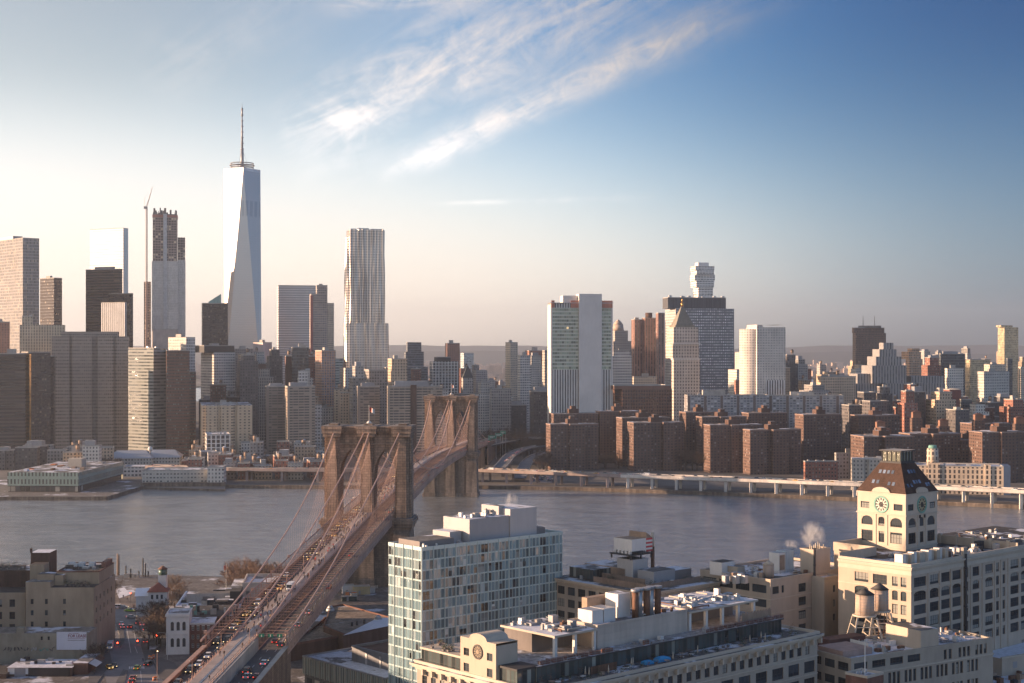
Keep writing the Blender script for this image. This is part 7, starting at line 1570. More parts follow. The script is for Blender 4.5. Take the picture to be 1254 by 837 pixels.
def gable(label, px, py, z, w_, l_, h, rise, th, wall, roofm, z0=3, name='gabled_hut', cat='hut'):
    c = at(px, py, z); fr = Fr(c, th); e = thing(name, label, cat, (c.x, c.y, z0)); mb = MB(); mb.obox(fr, 0, 0, z0, w_, l_, z+h); q = [fr.P(0, 0, z+h), fr.P(w_, 0, z+h), fr.P(w_/2, 0, z+h+rise), fr.P(0, l_, z+h), fr.P(w_, l_, z+h), fr.P(w_/2, l_, z+h+rise)]; mb.poly([q[0], q[1], q[2]], 0); mb.poly([q[4], q[3], q[5]], 0); mb.build('wall', wall, e)
    mb = MB(); o = .35; v = [fr.P(-o, -o, z+h-.1), fr.P(w_/2, -o, z+h+rise+.12), fr.P(w_/2, l_+o, z+h+rise+.12), fr.P(-o, l_+o, z+h-.1), fr.P(w_+o, -o, z+h-.1), fr.P(w_+o, l_+o, z+h-.1)]; mb.poly([v[0], v[1], v[2], v[3]]); mb.poly([v[1], v[4], v[5], v[2]]); mb.build('roof', roofm, e); return e
gable('small cream hut with steep snowy gable roof near the bottom right corner', 1160, 842, 22, 4.6, 7, 3, 3.0, 60, M['cream2'], M['snow'])
L6 = FB('low_building', 'flat snowy roof with clutter in the bottom right corner', 'building', Fr(at(1165, 860, 20), 31.5), (*at(1165, 860, 20).xy, 3), M['cream2']); L6.slab('wall', 0, 0, 3, 60, 26, 20.5, M['cream2'], M['roof_snow'])
for k in range(24): u = rk.uniform(2, 50); v = rk.uniform(2, 22); L6.slab('roof_unit', u, v, 20.5, u+rk.uniform(.5, 3), v+rk.uniform(.5, 2), 21+rk.uniform(.2, 1.6), rk.choice([M['galv'], M['rust'], M['white'], M['dark'], M['wood']]))
c = at(1227, 815, 24); L7 = FB('low_building', 'tan rooftop block with snow rim at the right photo edge', 'building', Fr(c, 31.5), (c.x, c.y, 3), M['cream2']); L7.slab('wall', 0, 0, 3, 30, 16, 26, M['cream'], M['roof_snow']); L7.slab('rim', -.3, -.3, 26, 30, .3, 26.5, M['trim']); L7.slab('louvre', 5, -.06, 22.5, 7, -.01, 24.5, M['steel_grey'])
# dark low yard between warehouse and right edge
L8 = FB('low_building', 'dark shed roofs in the gap between the tank warehouse and the arched block', 'building', Fr(atD(1222, 470), 31.5), (*atD(1222, 470), 3), M['concrete_dark']); L8.slab('wall', 0, 0, 3, 50, 18, 23, M['concrete_dark'], M['roof_dark']); L8.slab('upper_shed', 6, 4, 23, 20, 14, 27, M['concrete_dark'], M['roof'])
# steam plume from the cooling towers
hm2, t = newmat('steam'); pv = t.n('ShaderNodeVolumePrincipled'); pv.inputs['Color'].default_value = (1, 1, 1, 1); p = pos(t)
nz = t.noise(t.scale(p, (1, 1, .7)), .32, 4, .6, 1.0); obj = t.xyz(t.n('ShaderNodeTexCoord').outputs['Generated']); r_ = t.vm('LENGTH', t.vm('SUBTRACT', t.comb(obj[0], obj[1], obj[2]), (.5, .5, .5)))
t.put(pv.inputs['Density'], t.m('MULTIPLY', t.mr(nz, .44, .66, 0, .42), t.mr(r_, .5, .18, 0, 1))); t.t.links.new(pv.outputs[0], t.n('ShaderNodeOutputMaterial').inputs['Volume'])
q = atD(996, 478); mb = MB(); mb.ball((q.x, q.y, 62.0), 4.6, 14, 10, 0, 1.05); o = mb.build('steam_plume', hm2); tag(o, 'white puff of steam rising behind the cream chimney tower', 'steam')
q = atD(968, 478); mb = MB(); mb.ball((q.x, q.y, 58.5), 3.0, 14, 10, 0, .7); o = mb.build('steam_plume', hm2); tag(o, 'thin steam wisp drifting left above the white cooling boxes', 'steam')
q = atD(626, 462); mb = MB(); mb.ball((q.x, q.y, 74.8), 2.4, 14, 10, 0, 1.2); o = mb.build('steam_plume', hm2); tag(o, 'faint steam wisp above the glass block penthouse', 'steam')
# ------------------------------------------------------------------ ducts, conduits and guard rails on the near roofs
def roofstuff(S, a0, b0, a1, b1, z, npipe, nun, rail=True):
    fr = S.fr
    for k in range(npipe):
        u, v = rk.uniform(a0, a1), rk.uniform(b0, b1); L = rk.uniform(2, 8); al = rk.random() < .5; u2, v2 = (min(u+L, a1), v) if al else (u, min(v+L, b1)); zz = z+rk.uniform(.15, .5)
        mb = MB(); mb.path([fr.P(u, v, z-.02), fr.P(u, v, zz), fr.P(u2, v2, zz), fr.P(u2, v2, z-.02)], rk.uniform(.07, .22), 6); mb.build('duct', rk.choice([M['galv'], M['steel_grey'], M['rust'], M['trim']]), S.e)
    for k in range(nun):
        u, v = rk.uniform(a0, a1-1.5), rk.uniform(b0, b1-1.5); w_, d_, h = rk.uniform(.4, 1.8), rk.uniform(.4, 1.5), rk.uniform(.3, 1.5); mt_ = rk.choice([M['galv'], M['steel_grey'], M['concrete'], M['rust'], M['white']]); mb = MB(); mb.obox(fr, u, v, z-.02, u+w_, v+d_, z+h)
        if k % 3 == 0: p = fr.P(u+w_/2, v+d_/2, 0); mb.cyl(p.x, p.y, z+h-.01, z+h+.35, .32, .32, 8)
        mb.build('roof_unit', mt_, S.e)
    if rail:
        pts = [fr.P(a0, b0, z), fr.P(a1, b0, z)]; mb = MB(); n = int((a1-a0)/1.8)
        for h in (.55, 1.05): mb.path([pts[0]+Vector((0, 0, h)), pts[1]+Vector((0, 0, h))], .035, 4)
        for i in range(n+1): p = pts[0].lerp(pts[1], i/n); mb.path([p, p+Vector((0, 0, 1.08))], .035, 4)
        mb.build('guard_rail', M['steel_grey'], S.e)
roofstuff(L1, 17, 24.5, 96, 39, 48.6, 22, 30, False); roofstuff(L1, 7.2, 7.4, 97, 11, 48.6, 6, 8); roofstuff(L1, 66, 13, 92, 30, 53.8, 12, 10, False); roofstuff(L1, 17, 13, 30, 30, 53.8, 8, 6, False); roofstuff(L1, 48, 13, 63.5, 22, 54, 8, 8, False)
roofstuff(L2, 10, 3.5, 33, 7.5, 48, 5, 6, False); roofstuff(L2, 22.5, 17, 33, 36, 48, 8, 8, False)
roofstuff(L3, 1, 8, 30, 25, 50, 14, 16); roofstuff(L3, 18, 1, 36, 7, 50, 5, 6, False)
roofstuff(L4, 20.5, 1.5, 60, 22, 56.2, 14, 22, False); roofstuff(L4, 64, 2, 110, 38, 56.2, 14, 24); roofstuff(L4, 1, 8, 30, 22, 56.2, 6, 8, False)
roofstuff(L5, 13, 1.5, 24, 18, 37.8, 8, 12, False); roofstuff(L5, 36, 2, 55, 18, 37.8, 6, 8); roofstuff(T, 21.5, 4, 36, 12, 69.4, 6, 6, False); roofstuff(T, 1, 1, 20, 3, 62, 3, 5, False)
# ------------------------------------------------------------------ near shore left of the bridge
def simple(name, label, c, th, a, b, z0, z1, wallm, roofm, cat='building', frame=None, cap=60):
    fr = Fr((c[0], c[1]), th); S = FB(name, label, cat, fr, (c[0], c[1], z0), wallm, frame, cap=cap); S.a, S.b, S.z0, S.z1, S.roofm = a, b, z0, z1, roofm; return S
def close(S, front=(), left=(), right=()):
    a, b, z0, z1 = S.a, S.b, S.z0, S.z1
    S.face(0, 0, a, 0, z0, z1, list(front), nx=2); S.face(a, 0, a, b, z0, z1, list(right)); S.face(a, b, 0, b, z0, z1, []); S.face(0, b, 0, 0, z0, z1, list(left)); S.done([(0, 0), (a, 0), (a, b), (0, b)], z1, S.roofm)
tanb = plain('tan_render', (.37, .29, .20), .9, 0, .2, .05, .4); M['tanb'] = tanb
DB = 572
def Xa(px, D): return uu(px)*D
# big tan loft
c = atD(31.5, DB); zt = zy(720, DB); aw = Xa(114.5, DB)-Xa(31.5, DB)
S = simple('loft_building', 'big tan windowless looking loft with small dark windows, left of the street', c, 1.5, aw, 34, 3, zt, tanb, 'roof_dark')
close(S, [(u, u+1.1, z, z+2.0, False, 1) for u in (1.9+0, 7.4, 14.4) for z in (zt-6.4, zt-10.8, zt-15.2)], right=[(u, u+1.6, z, z+2, False, 2) for u in (3, 9, 15, 21, 27) for z in (zt-6, zt-10.5, zt-15)])
S.slab('roof_wing', 9.6, 9, zt, aw-.3, 33, zt+4.6, tanb, M['roof_dark']); S.slab('stair_head', -.1, .1, zt, 9.5, 8, zt+2.2, tanb, M['roof']); S.slab('hut', 3, 5, zt+2.2, 9.4, 12, zt+4.4, tanb, M['roof_dark']); S.slab('hut', 9.6, 5.5, zt, 13, 9, zt+4.0, tanb, M['roof_dark'])
S.slab('shaft_box', -2, 12, zt, 3.6, 20, zt+7.2, tanb, M['roof_dark']); parapet(S, 9.6, 9, aw-.3, 33, zt+4.6, .5, .3, M['brick'])
S.slab('brick_chimney', aw-2.2, 20, zt+5.1, aw-.4, 31, zt+7, M['brick'])
for k in range(3): S.slab('skylight', 9.8+k*4.1, 24, zt+4.6, 12.2+k*4.1, 26.5, zt+6.2, M['white'])
for k in range(10): u = rk.uniform(10, aw-3); v = rk.uniform(10, 28); S.slab('roof_unit', u, v, zt+4.6, u+rk.uniform(.8, 3.4), v+rk.uniform(.6, 2), zt+5+rk.uniform(.3, 1.2), rk.choice([M['steel_grey'], M['galv'], M['white'], M['dark']]))
for k in range(20): u = rk.uniform(13.5, aw-1); x, y = S.fr.p(u, rk.uniform(1, 7)); shrub(x, y, zt+.05, .9, rk.uniform(1, 2.6), 'dark leafless bush on the terrace of the big tan loft', 'terrace bushes of the tan loft', 'twig' if k % 3 else 'evergreen')
c = atD(-40, DB+1.5); S = simple('loft_building', 'tan loft wing cut by the left photo edge, with larger dark windows', c, 1.5, Xa(30.8, DB)-Xa(-40, DB)-.05, 30, 3, zy(727, DB), tanb, 'roof_dark')
wz = zy(727, DB); L_ = S.a; close(S, [(L_-u-2.2, L_-u, z, z+2.9, False, 2) for u in (4.0, 9.0, 14, 19) for z in (wz-5.6, wz-10.4, wz-15.2)])
S.slab('brick_penthouse', 1, 14, wz, L_-2, 29, wz+6.6, M['brick_dark'], M['roof_dark']); S.slab('brick_tower', L_-3.0, 17, wz, L_+4.6, 27, wz+13.2, M['brick_dark'], M['roof_snow']); S.slab('chimney', L_-3.2, 16.6, wz+13.2, L_-2.4, 17.4, wz+15, M['brick_dark'])
for k in range(18): x, y = S.fr.p(rk.uniform(1, L_-4), rk.uniform(15, 26)); shrub(x, y, wz+6.6, 1.0, rk.uniform(1, 2.4), 'dark bush on the brick penthouse at the left edge', 'roof bushes at the left edge', 'twig' if k % 2 else 'evergreen')
# annexe with the lease banner
DC = 556; c = atD(-30, DC); zc = zy(776, DC); aw = Xa(107, DC)-Xa(-30, DC)
S = simple('low_building', 'low tan annexe with graffiti and a big white lease banner', c, .5, aw, 13, 3, zc, plain('dirty_tan', (.33, .30, .225), .9, 0, .25, .08, .5), 'roof_tan')
close(S, [(Xa(49.5, DC)-Xa(-30, DC), Xa(49.5, DC)-Xa(-30, DC)+.8, zc-2.6, zc-1.2, False, 1), (Xa(58, DC)-Xa(-30, DC), Xa(58, DC)-Xa(-30, DC)+.8, zc-2.6, zc-1.2, False, 1)])
S.slab('left_gable', Xa(20, DC)-Xa(-30, DC), -.05, zc, Xa(29, DC)-Xa(-30, DC), 3, zc+2.0, S.wall)
xb = Xa(-30, DC); bn = thing('banner', 'large white banner reading FOR LEASE in red letters on the annexe wall', 'banner', (Xa(69.5, DC), DC-.2, zy(797, DC)))
x0, x1, z0, z1 = Xa(69.5, DC), Xa(106, DC), zy(796, DC), zy(774, DC); mb = MB(); mb.box(x0, DC-.22, z0, x1, DC-.12, z1); mb.build('sheet', plain('banner_white', (.66, .67, .72), .7, 0, .05), bn)
def text(par, s_, x, y, z, size, mat, name='lettering', yaw=0.0, bold=.0):
    cu = bpy.data.curves.new(name, 'FONT'); cu.body = s_; cu.size = size; cu.extrude = .01; cu.offset = bold; o = bpy.data.objects.new(name, cu); col.objects.link(o)
    bpy.context.view_layer.update(); me = bpy.data.meshes.new_from_object(o); bpy.data.objects.remove(o); me.materials.clear(); me.materials.append(mat)
    o = bpy.data.objects.new(name, me); col.objects.link(o); o.parent = par; o.location = Vector((x, y, z))-wloc(par); o.rotation_euler = (R(90), 0, yaw); return o
rl = plain('lease_red', (.22, .03, .04), .7)
text(bn, 'FOR LEASE', x0+4.3, DC-.25, z1-2.0, 1.45, rl, bold=.03); text(bn, 'SPACE AVAILABLE', x0+4.6, DC-.25, z1-.75, .5, rl)
mb = MB(); mb.box(x0+4.2, DC-.25, z1-2.45, x1-.4, DC-.225, z1-2.32); mb.build('underline', rl, bn); mb = MB(); mb.box(x0+4.2, DC-.25, z1-3.3, x1-.6, DC-.225, z1-3.0); mb.build('small_print', plain('grey_print', (.35, .34, .36), .8), bn)
gr = thing('graffiti', 'pale and green graffiti along the bottom of the tan annexe wall', 'graffiti', (Xa(35, DC), DC-.1, zy(797, DC))); rr = random.Random(2)
for k in range(16):
    x = Xa(4+k*4.0, DC); z = zy(798, DC); mb = MB(); pts = [(x+rr.uniform(0, 1.2), DC-.1, z+rr.uniform(0, 1.7)) for _ in range(5)]; mb.path(pts, .11, 3); mb.build('tag_stroke', [plain('gr_white', (.5, .52, .52), .8), plain('gr_green', (.08, .35, .28), .8), plain('gr_dark', (.08, .07, .09), .8)][(0 if k in (8, 9, 10) else (1 if k in (11, 12, 13) else 2))], gr)
# front row at the very bottom
DD = 536; c = atD(8, DD); z = zy(818, DD); S = simple('shop_building', 'low shop row with snowy roof, brick upper wall and dark shopfronts, bottom left', c, 0, Xa(88, DD)-Xa(8, DD), 15, 3, z, M['brick_dark'], 'roof_snow')
close(S, [(u, u+1.2, z-2.6, z-1.2, False, 1) for u in (10, 16)])
S.slab('shopfront', 8, -.3, 3, 23, -.02, 6.2, M['dark']); S.slab('white_fascia', .5, -.25, z-2.3, 8, -.02, z-.2, M['paint']); S.slab('shutter', 3, -.3, 3, 7, -.03, 6, M['steel_grey'])
for k in range(14): u = rk.uniform(1, 22); v = rk.uniform(2, 13); S.slab('roof_unit', u, v, z, u+rk.uniform(.5, 3), v+rk.uniform(.5, 1.8), z+rk.uniform(.3, 1.3), rk.choice([M['galv'], M['dark'], M['snow'], M['concrete']]))
c = atD(89, DD+3); S = simple('shop_building', 'narrow red awninged corner shop beside the street', c, 0, 5.5, 17, 3, 7.2, M['brick'], 'roof_snow'); close(S)
mb = MB(); f_ = S.fr; v = mb.vs([f_.P(5.55, 1, 7.0), f_.P(8.4, 1, 5.6), f_.P(8.4, 9, 5.6), f_.P(5.55, 9, 7.0)]); mb.face(v); mb.build('awning', M['white'], S.e); mb = MB(); v = mb.vs([f_.P(5.55, 10, 7.0), f_.P(7.6, 10, 5.8), f_.P(7.6, 16, 5.8), f_.P(5.55, 16, 7.0)]); mb.face(v); mb.build('awning', M['brick'], S.e)
c = atD(-30, DD-4); S = simple('low_building', 'dark brick corner wall at the bottom left corner', c, 0, Xa(7, DD)-Xa(-30, DD), 16, 3, z-1.5, M['brick_dark'], 'roof_dark'); close(S)
# street, kerbs, islands
def sheet(name, pts, z, mat, th=.006, kind='structure'): mb = MB(); mb.prism([tuple(p) for p in pts], z-th, z, 0, 0); o = mb.build(name, mat); o['kind'] = kind; return o
def G3(px, py, z=3.0): D = (CAM-z)*F/(py-HY); return (uu(px)*D, D)
sheet('road', [G3(118, 838), G3(212, 840), G3(236, 860), G3(110, 870)], 3.012, M['road_light']); sheet('road', [G3(131, 838.2-.0), G3(121, 800), G3(117, 765), G3(117, 749), G3(150, 745), G3(190, 750), G3(186, 770), G3(182, 800), G3(196, 830), G3(205, 838)], 3.012, M['road_light'])
sheet('street', [G3(186, 752), G3(215, 748), G3(218, 756), G3(186, 764)], 3.016, M['asphalt2']); sheet('street', [G3(182, 800), G3(214, 812), G3(222, 830), G3(196, 832)], 3.016, M['asphalt2'])
def kerb(pts, z=3.16): mb = MB(); mb.prism([G3(*p) for p in pts], 3.0, z, 0, 1); o = mb.build('pavement', [M['concrete'], M['asphalt2']]); o['kind'] = 'structure'
kerb([(108, 838), (118, 838), (137, 812), (133, 790), (122, 772), (117, 762), (112, 762)]); kerb([(147, 795-.0), (153, 785), (151, 770), (146, 762), (141.5, 764), (146, 778)]); kerb([(140, 870), (152, 838), (157, 822), (151, 820), (143, 834), (132, 870)]); kerb([(172, 790), (178, 812), (184, 812), (182, 790), (180, 765), (178, 765)])
wm = M['paint']
for k in range(9): x = 158+k*2.2; sheet('crosswalk', [G3(x, 816.5), G3(x+1.1, 816.5), G3(x+1.1, 819.5), G3(x, 819.5)], 3.03, wm)
for k in range(8): x = 125+k*2.4; sheet('crosswalk', [G3(x, 764), G3(x+1.2, 764), G3(x+1.2, 766), G3(x, 766)], 3.03, wm)
for (x0, y0, x1, y1) in ((155, 770, 160, 800), (163, 768, 166, 785), (165, 792, 168, 800), (172, 822, 173, 836)): sheet('lane_marking', [G3(x0, y0), G3(x0+.5, y0), G3(x1+.5, y1), G3(x1, y1)], 3.03, wm)
# waterfront plaza
sheet('plaza', [G3(117, 748), G3(117, 722), G3(215, 722), G3(215, 748)], 3.008, roofmat('plaza_paving', (.20, .165, .14), .10, .06))
for (x0, y0, x1, y1, x2, y2, x3, y3) in ((141, 722, 152, 720, 161, 728, 146, 733), (117, 727, 124, 725, 126, 731, 117, 735)): sheet('snow_patch', [G3(x0, y0), G3(x3, y3), G3(x2, y2), G3(x1, y1)], 3.05, M['snow'])
# old ferry pier
e = thing('pier', 'old timber pier with tall dark pilings below the water edge plaza', 'pier', (*G3(150, 712), 0)); q = [G3(118, 713.5, 2.4), G3(183, 713.5, 2.4), G3(182, 706, 2.4), G3(128, 706, 2.4)]
mb = MB(); mb.prism([tuple(p) for p in q], 1.2, 2.6, 0, 1); mb.build('deck', [M['dark'], M['concrete_dark']], e)
for x, y0, h in ((118.5, 710, 10), (129.5, 712, 8), (144, 706, 15), (145.6, 706, 14), (154, 710, 9), (160, 710, 7), (175, 708, 13), (178, 709, 10), (181.5, 709, 5), (134, 708, 5), (170, 709, 5)):
    X, Y = G3(x, y0, 2); mb = MB(); mb.cyl(X, Y, -1, 2+h*.8, .42, .38, 7); mb.build('piling', M['dark'] if x not in (144, 145.6) else M['wood'], e)
for x, w_ in ((136, 3.2), (157, 4), (163, 3), (168, 2)): X, Y = G3(x, 708.5, 2.6); mb = MB(); mb.box(X-w_/2, Y-1, 2.6, X+w_/2, Y+1, 2.6+rk.uniform(1.6, 3)); mb.build('pier_hut', rk.choice([M['wood'], M['dark'], M['trim']]), e)
# fireboat house
D = 655; c = atD(181.5, D+1); zt = zy(726, D); a = Xa(204, D)-Xa(181.5, D)
S = simple('boathouse', 'white clapboard boathouse with red hipped roof by the water', c, 8, a, 9, 3, zt, M['white'], 'roof', frame=M['dark'])
close(S, [(u, u+1.0, z_, z_+2.0, False, 1) for u in (1.2, 3.4, 5.4) for z_ in (zt-3.2, zt-6.6)]); mb = MB(); f_ = S.fr; q = [f_.P(-.6, -.6, zt), f_.P(a+.6, -.6, zt), f_.P(a+.6, 9.6, zt), f_.P(-.6, 9.6, zt), f_.P(a/2, 3, zt+3.7), f_.P(a/2, 7, zt+3.7)]; v = mb.vs(q)
for f in ((0, 1, 4), (1, 2, 5, 4), (2, 3, 5), (3, 0, 4, 5)): mb.face([v[i] for i in f])
mb.build('roof', plain('red_shingle', (.26, .075, .05), .8), S.e); S.slab('side_wing', -5.5, 1.5, 3, -.02, 8, zt-1.8, M['white']); mb = MB(); mb.poly([f_.P(-6, 1, zt-1.9), f_.P(-.1, 1, zt-1.9), f_.P(-.1, 5, zt+1.2), f_.P(-6, 5, zt+1.2)]); mb.poly([f_.P(-6, 5, zt+1.2), f_.P(-.1, 5, zt+1.2), f_.P(-.1, 9, zt-1.9), f_.P(-6, 9, zt-1.9)]); mb.build('wing_roof', M['snow'], S.e)
e = thing('lookout_tower', 'slim white square tower with green glazed lantern and red cap beside the boathouse', 'tower', (*atD(199.5, D+8), 3)); p = atD(199.4, D+8); r_ = 1.75; mb = MB(); mb.box(p.x-r_, p.y-r_, 3, p.x+r_, p.y+r_, zy(704, D+8)); mb.build('shaft', M['white'], e)
mb = MB(); mb.cyl(p.x, p.y, zy(704, D+8), zy(697, D+8), 2.0, 1.9, 8); mb.build('lantern', plain('green_lantern', (.07, .13, .10), .3), e); mb = MB(); mb.cyl(p.x, p.y, zy(697, D+8), zy(692.8, D+8), 2.4, .1, 8); mb.build('cap', M['brick'], e)
# white italianate house and brick neighbour
D = 574; c = atD(203.5, D); zt = zy(754, D); a = Xa(231, D)-Xa(203.5, D)
S = simple('town_house', 'white stone town house with tall arched windows in two rows', c, 7, a, 13, 3, zt, M['white'], 'roof_snow'); w_ = 1.25
close(S, [(u, u+w_, z_, z_+3.4, .9, 2) for u in (1.7, 3.95, 6.2) for z_ in (zt-6.0, zt-12.4)])
S.slab('cornice', -.35, -.35, zt-.5, a+.35, .1, zt+.5, M['white']); S.slab('string_course', -.15, -.15, zt-7.6, a, -.01, zt-7.2, M['white']); parapet(S, 0, .3, a, 13, zt, .6, .3, M['white'])
for k in range(10): S.slab('modillion', .3+k*.88, -.3, zt-.9, .6+k*.88, -.02, zt-.5, M['white'])
D = 578; c = atD(231.6, D); zt = zy(764, D); a = Xa(262, D)-Xa(231.6, D)
S = simple('brick_house', 'red brick house with pale lintels and snowy roof beside the white town house', c, 7, a, 14, 3, zt, M['brick'], 'roof_snow', frame=M['white'])
close(S, [(u, u+.95, z_, z_+1.8, False, 2) for u in (1.0, 3.0, 5.0, 7.0) for z_ in (zt-2.8, zt-6.2, zt-9.6)]); S.slab('cornice', -.2, -.25, zt-.45, a+.2, .1, zt+.25, M['white'])
for k in range(4): S.slab('lintel', .85+k*2, -.08, zt-1.0, 2.1+k*2, -.01, zt-.75, M['white'])
c = atD(206, 592); S = simple('brick_building', 'dark brick block behind the white town house, joining the sooty works', c, 7, 26, 26, 3, 14.5, M['brick_dark'], 'roof_dark'); close(S)
for k in range(12): u = rk.uniform(1, 23); v = rk.uniform(2, 24); S.slab('roof_unit', u, v, 14.5, u+rk.uniform(.6, 2.5), v+rk.uniform(.6, 2), 15+rk.uniform(.3, 2), rk.choice([M['copper'], M['galv'], M['dark'], M['concrete']]))
# works with cluttered snowy roofs
c = atD(214, 622); S = simple('works_building', 'low works with a jumble of snowy and black roofs between town house and river', c, 6, 27, 46, 3, 12.0, M['concrete_dark'], 'roof_snow'); close(S)
for k in range(40):
    u = rk.uniform(.5, 23); v = rk.uniform(1, 42); w_ = rk.uniform(1.5, 6.5); d_ = rk.uniform(1.5, 5); S.slab('roof_shed', u, v, 12, min(u+w_, 26.8), v+d_, 12.3+rk.uniform(.4, 2.8), rk.choice([M['dark'], M['concrete_dark'], M['dark'], M['concrete'], M['trim']]), rk.choice([M['roof_snow'], M['roof_dark'], M['roof_dark'], M['roof_snow'], M['roof']]))
S.slab('long_shed', 3, 17, 12, 22, 23, 16, M['concrete'], M['roof']); S.slab('dark_tower', 22, 12, 12, 26.5, 24, 17.5, M['dark'], M['roof_dark']); S.slab('left_parapet', -.4, 2, 12, .4, 44, 12.9, M['snow'])
e = thing('flagpole', 'tall flagpole with a red and white flag at the water edge', 'flagpole', (*atD(277, 700), 12)); p = atD(277, 700); mb = MB(); mb.cyl(p.x, p.y, 3, zy(691, 700), .16, .08, 6); mb.build('pole', M['white'], e); mb = MB(); v = mb.vs([(p.x, p.y, zy(692, 700)), (p.x-1.2, p.y-.2, zy(693.5, 700)), (p.x-1.1, p.y-.2, zy(699, 700)), (p.x, p.y, zy(698, 700))]); mb.face(v); mb.build('flag', M['red_brick_paint'], e)
D = 655; c = atD(297, D); S = simple('shed', 'pale stucco shed with snowy roof and one dark window, touching the bridge', c, 6, 16, 26, 3, zy(717, D), plain('pale_stucco', (.50, .45, .40), .9), 'roof_snow'); close(S, [(1.6, 3.1, S.z1-4.2, S.z1-2.6, False, 2)]); parapet(S, 0, 0, 16, 26, S.z1, 1.2, .5, plain('pale_stucco', (.5, .45, .4)))
c = atD(283, D+10); S = simple('shed', 'smaller blank grey shed left of the pale stucco shed', c, 6, 6, 20, 3, zy(722, D), plain('pale_stucco', (.50, .45, .40), .9), 'roof_snow'); close(S)
c = atD(262, 640); S = simple('brick_building', 'dark brick wall building tucked under the left bridge truss', c, 4, 18, 40, 3, 11.4, M['brick_dark'], 'roof_dark'); close(S)
for k in range(17):
    q = atD(trr.uniform(288, 352), trr.uniform(690, 745)); put_tree(q.x, q.y, 2.9, 3, trr.uniform(1.35, 1.75), 'russet bare tree in the riverside clump left of the bridge', 'riverside trees left of the bridge')
for k in range(16):
    x, y = G3(trr.uniform(181, 205), trr.uniform(756, 806)); put_tree(x, y, 2.9, trr.choice([0, 1, 2]), trr.uniform(.55, .75), 'bare street tree beside the white town house', 'street trees by the town house')
for k in range(9):
    x, y = G3(trr.uniform(203, 222), trr.uniform(726, 745)); put_tree(x, y, 2.9, trr.choice([1, 3]), trr.uniform(.6, .9), 'bare tree right of the boathouse', 'trees by the boathouse')
for k in range(8):
    x, y = G3(trr.uniform(122, 140), trr.uniform(722, 746)); put_tree(x, y, 2.9, trr.choice([0, 1]), trr.uniform(.35, .55), 'small bare tree on the waterfront plaza', 'plaza trees')
for k in range(5):
    x, y = G3(trr.uniform(112, 124), trr.uniform(800, 830)); put_tree(x, y, 3.1, trr.choice([0, 1]), trr.uniform(.4, .6), 'small bare pavement tree beside the awninged shop', 'pavement trees by the shops')
# unseen blocks added beyond the left edge of the frame to shade the street
for k, (x, y, w_, d_, h) in enumerate(((-268, 470, 60, 50, 42), (-300, 545, 60, 50, 44), (-262, 395, 50, 50, 42), (-350, 620, 70, 50, 38))):
    S = simple('apartment_building', ['brick apartment block beyond the left edge, nearest the annexe', 'brick apartment block beyond the left edge, second', 'brick apartment block beyond the left edge, third', 'brick apartment block beyond the left edge, by the shore'][k], (x, y), 4, w_, d_, 3, h, G['brickm'], 'roof'); mb = MB(); mb.obox(S.fr, 0, 0, 3, w_, d_, h, 0, 1); mb.build('wall', [G['brickm'], M['roof']], S.e); S.slab('bulkhead', 10, 10, h, 18, 18, h+4, M['brick'])
# ------------------------------------------------------------------ between bridge and glass tower
c = at(370.6, 804.7, 14); fr = Fr(Vector((c.x, c.y))-Vector((-.669, .743))*48, TH); S = FB('market_building', 'long low grey building with a screen of pale vertical fins and snowy roof', 'building', fr, (*fr.p(0, 0), 3), M['steel_grey'])
finm = fc('fin_screen', (.40, .42, .36), (.10, .11, .09), 1.05, 20, .42, 1, 0, gr=.4, amt=.2)
mb = MB(); mb.prism([fr.p(0, 0), fr.p(60, 0), fr.p(60, 48), fr.p(0, 48)], 8.2, 14, 0, 1); mb.build('fin_screen', [finm, M['roof_snow']], S.e); S.slab('ground_storey', .5, .5, 3, 59.5, 47.5, 8.2, M['concrete_dark'])
for k in range(16): S.slab('fin', -.35, 1+k*3.0, 8.0, -.02, 1.25+k*3.0, 14.2, M['trim'])
for k in range(9): S.slab('shop_window', .3, 3+k*5, 3.6, .48, 6+k*5, 7, M['trim'] if k % 2 else M['dark'])
parapet(S, 0, 0, 60, 48, 14, .5, .4, M['steel_grey']); S.slab('upper_storey', 9, 8, 14, 50, 31, 18.6, plain('slate_panel', (.17, .175, .19), .6), M['brick_dark']); parapet(S, 9, 8, 50, 31, 18.6, .8, .6, plain('slate_panel', (.17, .175, .19)))
S.slab('rib', 8.8, 14, 14, 8.98, 15, 18, M['galv']); S.slab('rib', 8.8, 22, 14, 8.98, 23, 18, M['galv']); S.slab('bleacher', 22, 16, 18.6, 40, 17, 19.4, M['snow'])
# brick shells with sandy roofs
def brickpad(label, pts, z, roofm, wall='brick_dark', h=.8, nm='brick_shell'):
    P = [at(x, y, z) for x, y in pts]; e = thing(nm, label, 'building', (P[0].x, P[0].y, 3)); mb = MB(); q = [(p.x, p.y) for p in P]; mb.prism(q, 3, z, 0, 1); mb.build('wall', [M[wall], M[roofm]], e); mb = MB()
    for i in range(len(q)):
        a_, b_ = Vector(q[i]), Vector(q[(i+1) % len(q)]); d_ = (b_-a_).normalized(); n_ = Vector((-d_.y, d_.x))*.5; mb.prism([tuple(a_), tuple(b_), tuple(b_+n_), tuple(a_+n_)], z, z+h)
    mb.build('coping', M['rust'] if 'rust' in label else M['brick'], e); return e
bp_ = brickpad('brick walled lot with sandy roof, longest one right below the bridge truss', [(352, 792), (427, 779), (424, 768), (398, 758), (384, 770)], 9, 'sand')
bp_ = brickpad('sandy flat roof crossed by a dark stain, between bridge and snowy roof', [(396, 768), (424, 779), (478, 762), (478, 757), (420, 741), (404, 744)], 11, 'sand', h=.5)
